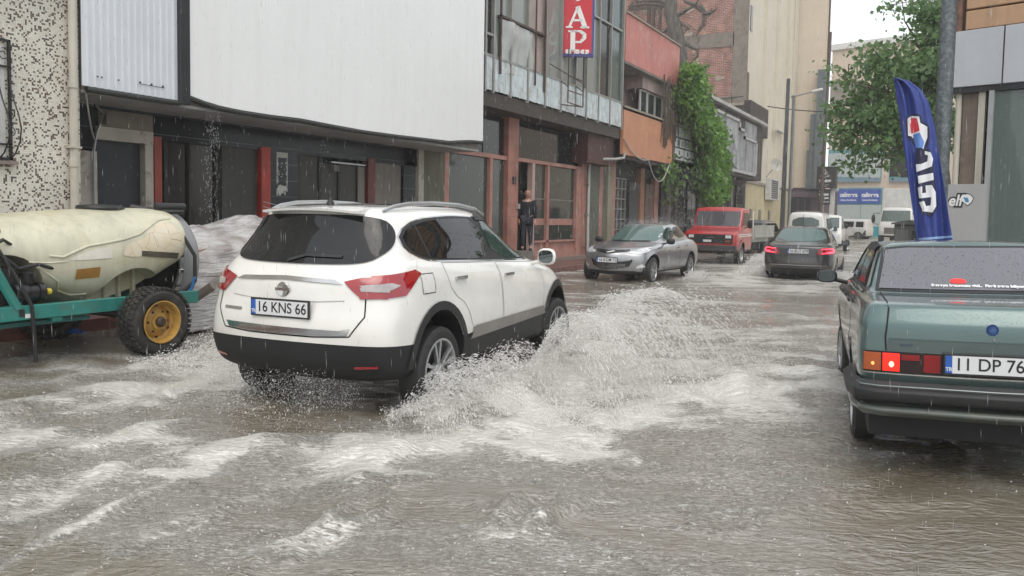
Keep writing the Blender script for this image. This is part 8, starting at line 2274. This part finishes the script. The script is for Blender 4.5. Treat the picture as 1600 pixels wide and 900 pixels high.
# thin torn sheets of water inside the arches: membranes with ligaments and holes
def sheet(name, src0, src1, reach0, reach1, apex0, apex1, seed, q1=1.0, dens=.5):
    ns_, nq = 90, 60; V_, F_, UV = [], [], []
    for i in range(ns_ + 1):
        s = i / ns_; S = [src0[k] * (1 - s) + src1[k] * s for k in (0, 1)]; E = [reach0[k] * (1 - s) + reach1[k] * s for k in (0, 1)]
        ap = (apex0 * (1 - s) + apex1 * s) * (1 + .10 * float(noise2(s * 3, 0, .05, seed)))
        for j in range(nq + 1):
            q = j / nq * q1; w1 = float(noise2(s * 2, q, .03, seed + 1)) * .03
            V_.append((S[0] + (E[0] - S[0]) * q + w1, S[1] + (E[1] - S[1]) * q + w1, 4 * ap * q * (1 - q) + w1 * .6)); UV.append((s, q))
    for i in range(ns_):
        for j in range(nq): F_.append((i * (nq + 1) + j, (i + 1) * (nq + 1) + j, (i + 1) * (nq + 1) + j + 1, i * (nq + 1) + j + 1))
    o = MB().add(V_, F_).build(name, sheet_mat(dens), None, smooth=True, sharp=180)
    uv = o.data.uv_layers.new(name='flow')
    for l in o.data.loops: uv.data[l.index].uv = UV[l.vertex_index]
    tag(o, 'translucent torn sheets of water arching off the wheels of the white car', 'water sheet', kind='stuff'); return o
def sheet_mat(dens):
    nm = 'water_sheet_%d' % int(dens * 100)
    if nm in MATS: return MATS[nm]
    m, nt, b = new_mat(nm); N = nt.nodes; L = nt.links; MATS[nm] = m
    uv = N.new('ShaderNodeUVMap'); uv.uv_map = 'flow'; al = []
    for sc_, (mx_, my_), lo, hi in ((1, (46, 5), .50, .68), (1, (14, 4), .44, .60)):
        mp = N.new('ShaderNodeMapping'); mp.inputs['Scale'].default_value = (mx_, my_, 1); L.new(uv.outputs[0], mp.inputs[0])
        n = N.new('ShaderNodeTexNoise'); n.inputs['Scale'].default_value = 1; n.inputs['Detail'].default_value = 6; n.inputs['Distortion'].default_value = .8; n.inputs['Roughness'].default_value = .65; L.new(mp.outputs[0], n.inputs['Vector'])
        r_m = N.new('ShaderNodeMapRange'); r_m.inputs[1].default_value = lo; r_m.inputs[2].default_value = hi; L.new(n.outputs['Fac'], r_m.inputs[0]); al.append(r_m)
    mu = N.new('ShaderNodeMath'); mu.operation = 'MULTIPLY'; L.new(al[0].outputs[0], mu.inputs[0]); L.new(al[1].outputs[0], mu.inputs[1])
    ad = N.new('ShaderNodeMath'); ad.operation = 'MULTIPLY_ADD'; ad.inputs[1].default_value = dens * 1.6; ad.inputs[2].default_value = .05; L.new(mu.outputs[0], ad.inputs[0])
    cl = N.new('ShaderNodeClamp'); L.new(ad.outputs[0], cl.inputs[0])
    b.inputs['Base Color'].default_value = (.86, .85, .82, 1); b.inputs['Roughness'].default_value = .12
    tl = N.new('ShaderNodeBsdfTranslucent'); tl.inputs[0].default_value = (.92, .90, .87, 1); m1 = N.new('ShaderNodeMixShader'); m1.inputs[0].default_value = .55
    L.new(b.outputs[0], m1.inputs[1]); L.new(tl.outputs[0], m1.inputs[2])
    t_ = N.new('ShaderNodeBsdfTransparent'); ms = N.new('ShaderNodeMixShader'); L.new(cl.outputs[0], ms.inputs[0]); L.new(t_.outputs[0], ms.inputs[1]); L.new(m1.outputs[0], ms.inputs[2]); L.new(ms.outputs[0], N['Material Output'].inputs[0])
    bp = N.new('ShaderNodeBump'); bp.inputs['Distance'].default_value = .02; L.new(mu.outputs[0], bp.inputs['Height']); L.new(bp.outputs[0], b.inputs['Normal']); return m
sheet('water_sheet', (-3.7, 8.1), (-3.42, 6.5), (-1.50, 8.1), (-2.2, 5.3), .75, .55, 3, 1.0, .8)
sheet('water_sheet', (-3.7, 8.0), (-3.40, 6.55), (-1.9, 7.8), (-2.6, 5.6), .60, .44, 1, 1.0, .5)
sheet('water_sheet', (-3.62, 6.3), (-3.55, 4.4), (-2.85, 6.0), (-3.0, 4.0), .26, .17, 2, 1.0, .6)
sheet('water_sheet', (-5.6, 8.2), (-5.55, 4.9), (-6.8, 7.6), (-6.7, 4.4), .34, .2, 0, 1.0, .45)

# churned white crests lying on the water where the spray lands
n = 26000; r = np.random.default_rng(31)
rad = 1.6 * (60 / 1.6) ** (r.uniform(0, 1, n) ** .8); ang = r.uniform(R(-12), R(70), n)
x = -rad * np.sin(ang); y = rad * np.cos(ang); h, f = water_fields(x, y)
keep = r.uniform(0, 1, n) < np.clip((f - .35) * .9, .05, 1); x, y, h, rad = x[keep], y[keep], h[keep], rad[keep]; n = len(x)
pos = np.stack([x, y, h + r.uniform(0, .022, n)], -1); vel = r.normal(0, 1, (n, 3)) * np.array([1, 1, .5])
drops_mesh('foam_flecks', pos, vel, r.uniform(.0018, .0045, n) * (1 + rad * .06), r.uniform(1, 2.6, n), M_spray, 'small foam flecks and rain rings all over the flood', 'foam')

# rain
n = 8500; r = np.random.default_rng(41)
dist = r.uniform(3.0, 34, n); ang = r.uniform(R(-10), R(66), n)
pos = np.stack([-dist * np.sin(ang), dist * np.cos(ang), r.uniform(0, 1, n) * (1.2 + dist * .36) + .0], -1)
vel = np.tile(np.array([.05, -.02, -1.0]), (n, 1)) + r.normal(0, .03, (n, 3))
ok = ~((pos[:, 0] < -9.9))
drops_mesh('rain', pos[ok], vel[ok], np.full(ok.sum(), .0009) * (1 + dist[ok] * .055), r.uniform(14, 34, ok.sum()) * (1 / (1 + dist[ok] * .02)), M_rain, 'falling rain drops across the whole street', 'rain')
# water running off the eaves
def drip(n, p0, p1, ztop, zbot, seed, size=(.003, .007), wd=.02):
    r = np.random.default_rng(seed); s = r.uniform(0, 1, n); p = np.array(p0)[None] * (1 - s[:, None]) + np.array(p1)[None] * s[:, None]
    z = ztop - (ztop - zbot) * r.uniform(0, 1, n) ** 1.3
    pos = np.concatenate([p + r.normal(0, wd, (n, 2)), z[:, None]], 1); vel = np.tile([0, 0, -1.], (n, 1)) + r.normal(0, .12, (n, 3))
    return pos, vel, r.uniform(size[0], size[1], n), r.uniform(1.5, 5, n)
dr_ = [drip(420, (-9.92, 8.38), (-9.92, 8.62), 3.05, .2, 51, wd=.03), drip(90, (-9.95, 10.9), (-9.95, 11.1), 3.1, .2, 52), drip(500, (-9.92, 8.0), (-9.92, 16.3), 3.1, .2, 53, (.0015, .003), .1),
       drip(900, (-10.35, 17), (-10.35, 26.5), 4.6, .2, 54, (.003, .006), .15), drip(1500, (-10.3, 26.6), (-10.3, 36), 3.7, .2, 55, (.004, .009), .2), drip(1300, (-9.9, 31.5), (-9.8, 37), 3.6, .3, 56, (.005, .011), .3), drip(500, (-10.1, 37), (-10.0, 49), 4.0, .2, 57, (.006, .014), .2)]
pos, vel, sz, stx = [np.concatenate(a) for a in zip(*dr_)]
drops_mesh('eaves_drip', pos, vel, sz, stx, M_rain, 'water dripping in strings from the canopies and the hoarding', 'dripping water')
# spray bouncing off the grey car roof and around the red pickup
n = 2600; r = np.random.default_rng(61)
pos = np.stack([r.normal(-6.9, .45, n), r.uniform(18.9, 21.5, n), 1.30 + np.abs(r.normal(0, .13, n))], -1)
n2_ = 2600; p2 = np.stack([r.normal(-6.6, .9, n2_), r.uniform(22.3, 27, n2_), np.abs(r.normal(0, .45, n2_))], -1)
pos = np.concatenate([pos, p2]); vel = r.normal(0, 1, pos.shape)
drops_mesh('roof_spray', pos, vel, r.uniform(.003, .007, len(pos)), r.uniform(1, 2.5, len(pos)), M_rain, 'fine spray bouncing off the roof of the grey saloon and the road behind it', 'spray')

# rain veil: even, very thin air round everything
hz = MB().box(-60, 45, -30, 125, -1.6, 30).build('haze', [mat('tmp_haze', (1, 1, 1))], None); tag(hz, kind='stuff')
m = bpy.data.materials.new('rain_haze'); m.use_nodes = True; nt = m.node_tree; nt.nodes.clear()
o_ = nt.nodes.new('ShaderNodeOutputMaterial'); pv = nt.nodes.new('ShaderNodeVolumePrincipled'); pv.inputs['Color'].default_value = (1, 1, 1, 1); pv.inputs['Density'].default_value = .0012
nt.links.new(pv.outputs[0], o_.inputs['Volume']); hz.data.materials.clear(); hz.data.materials.append(m)
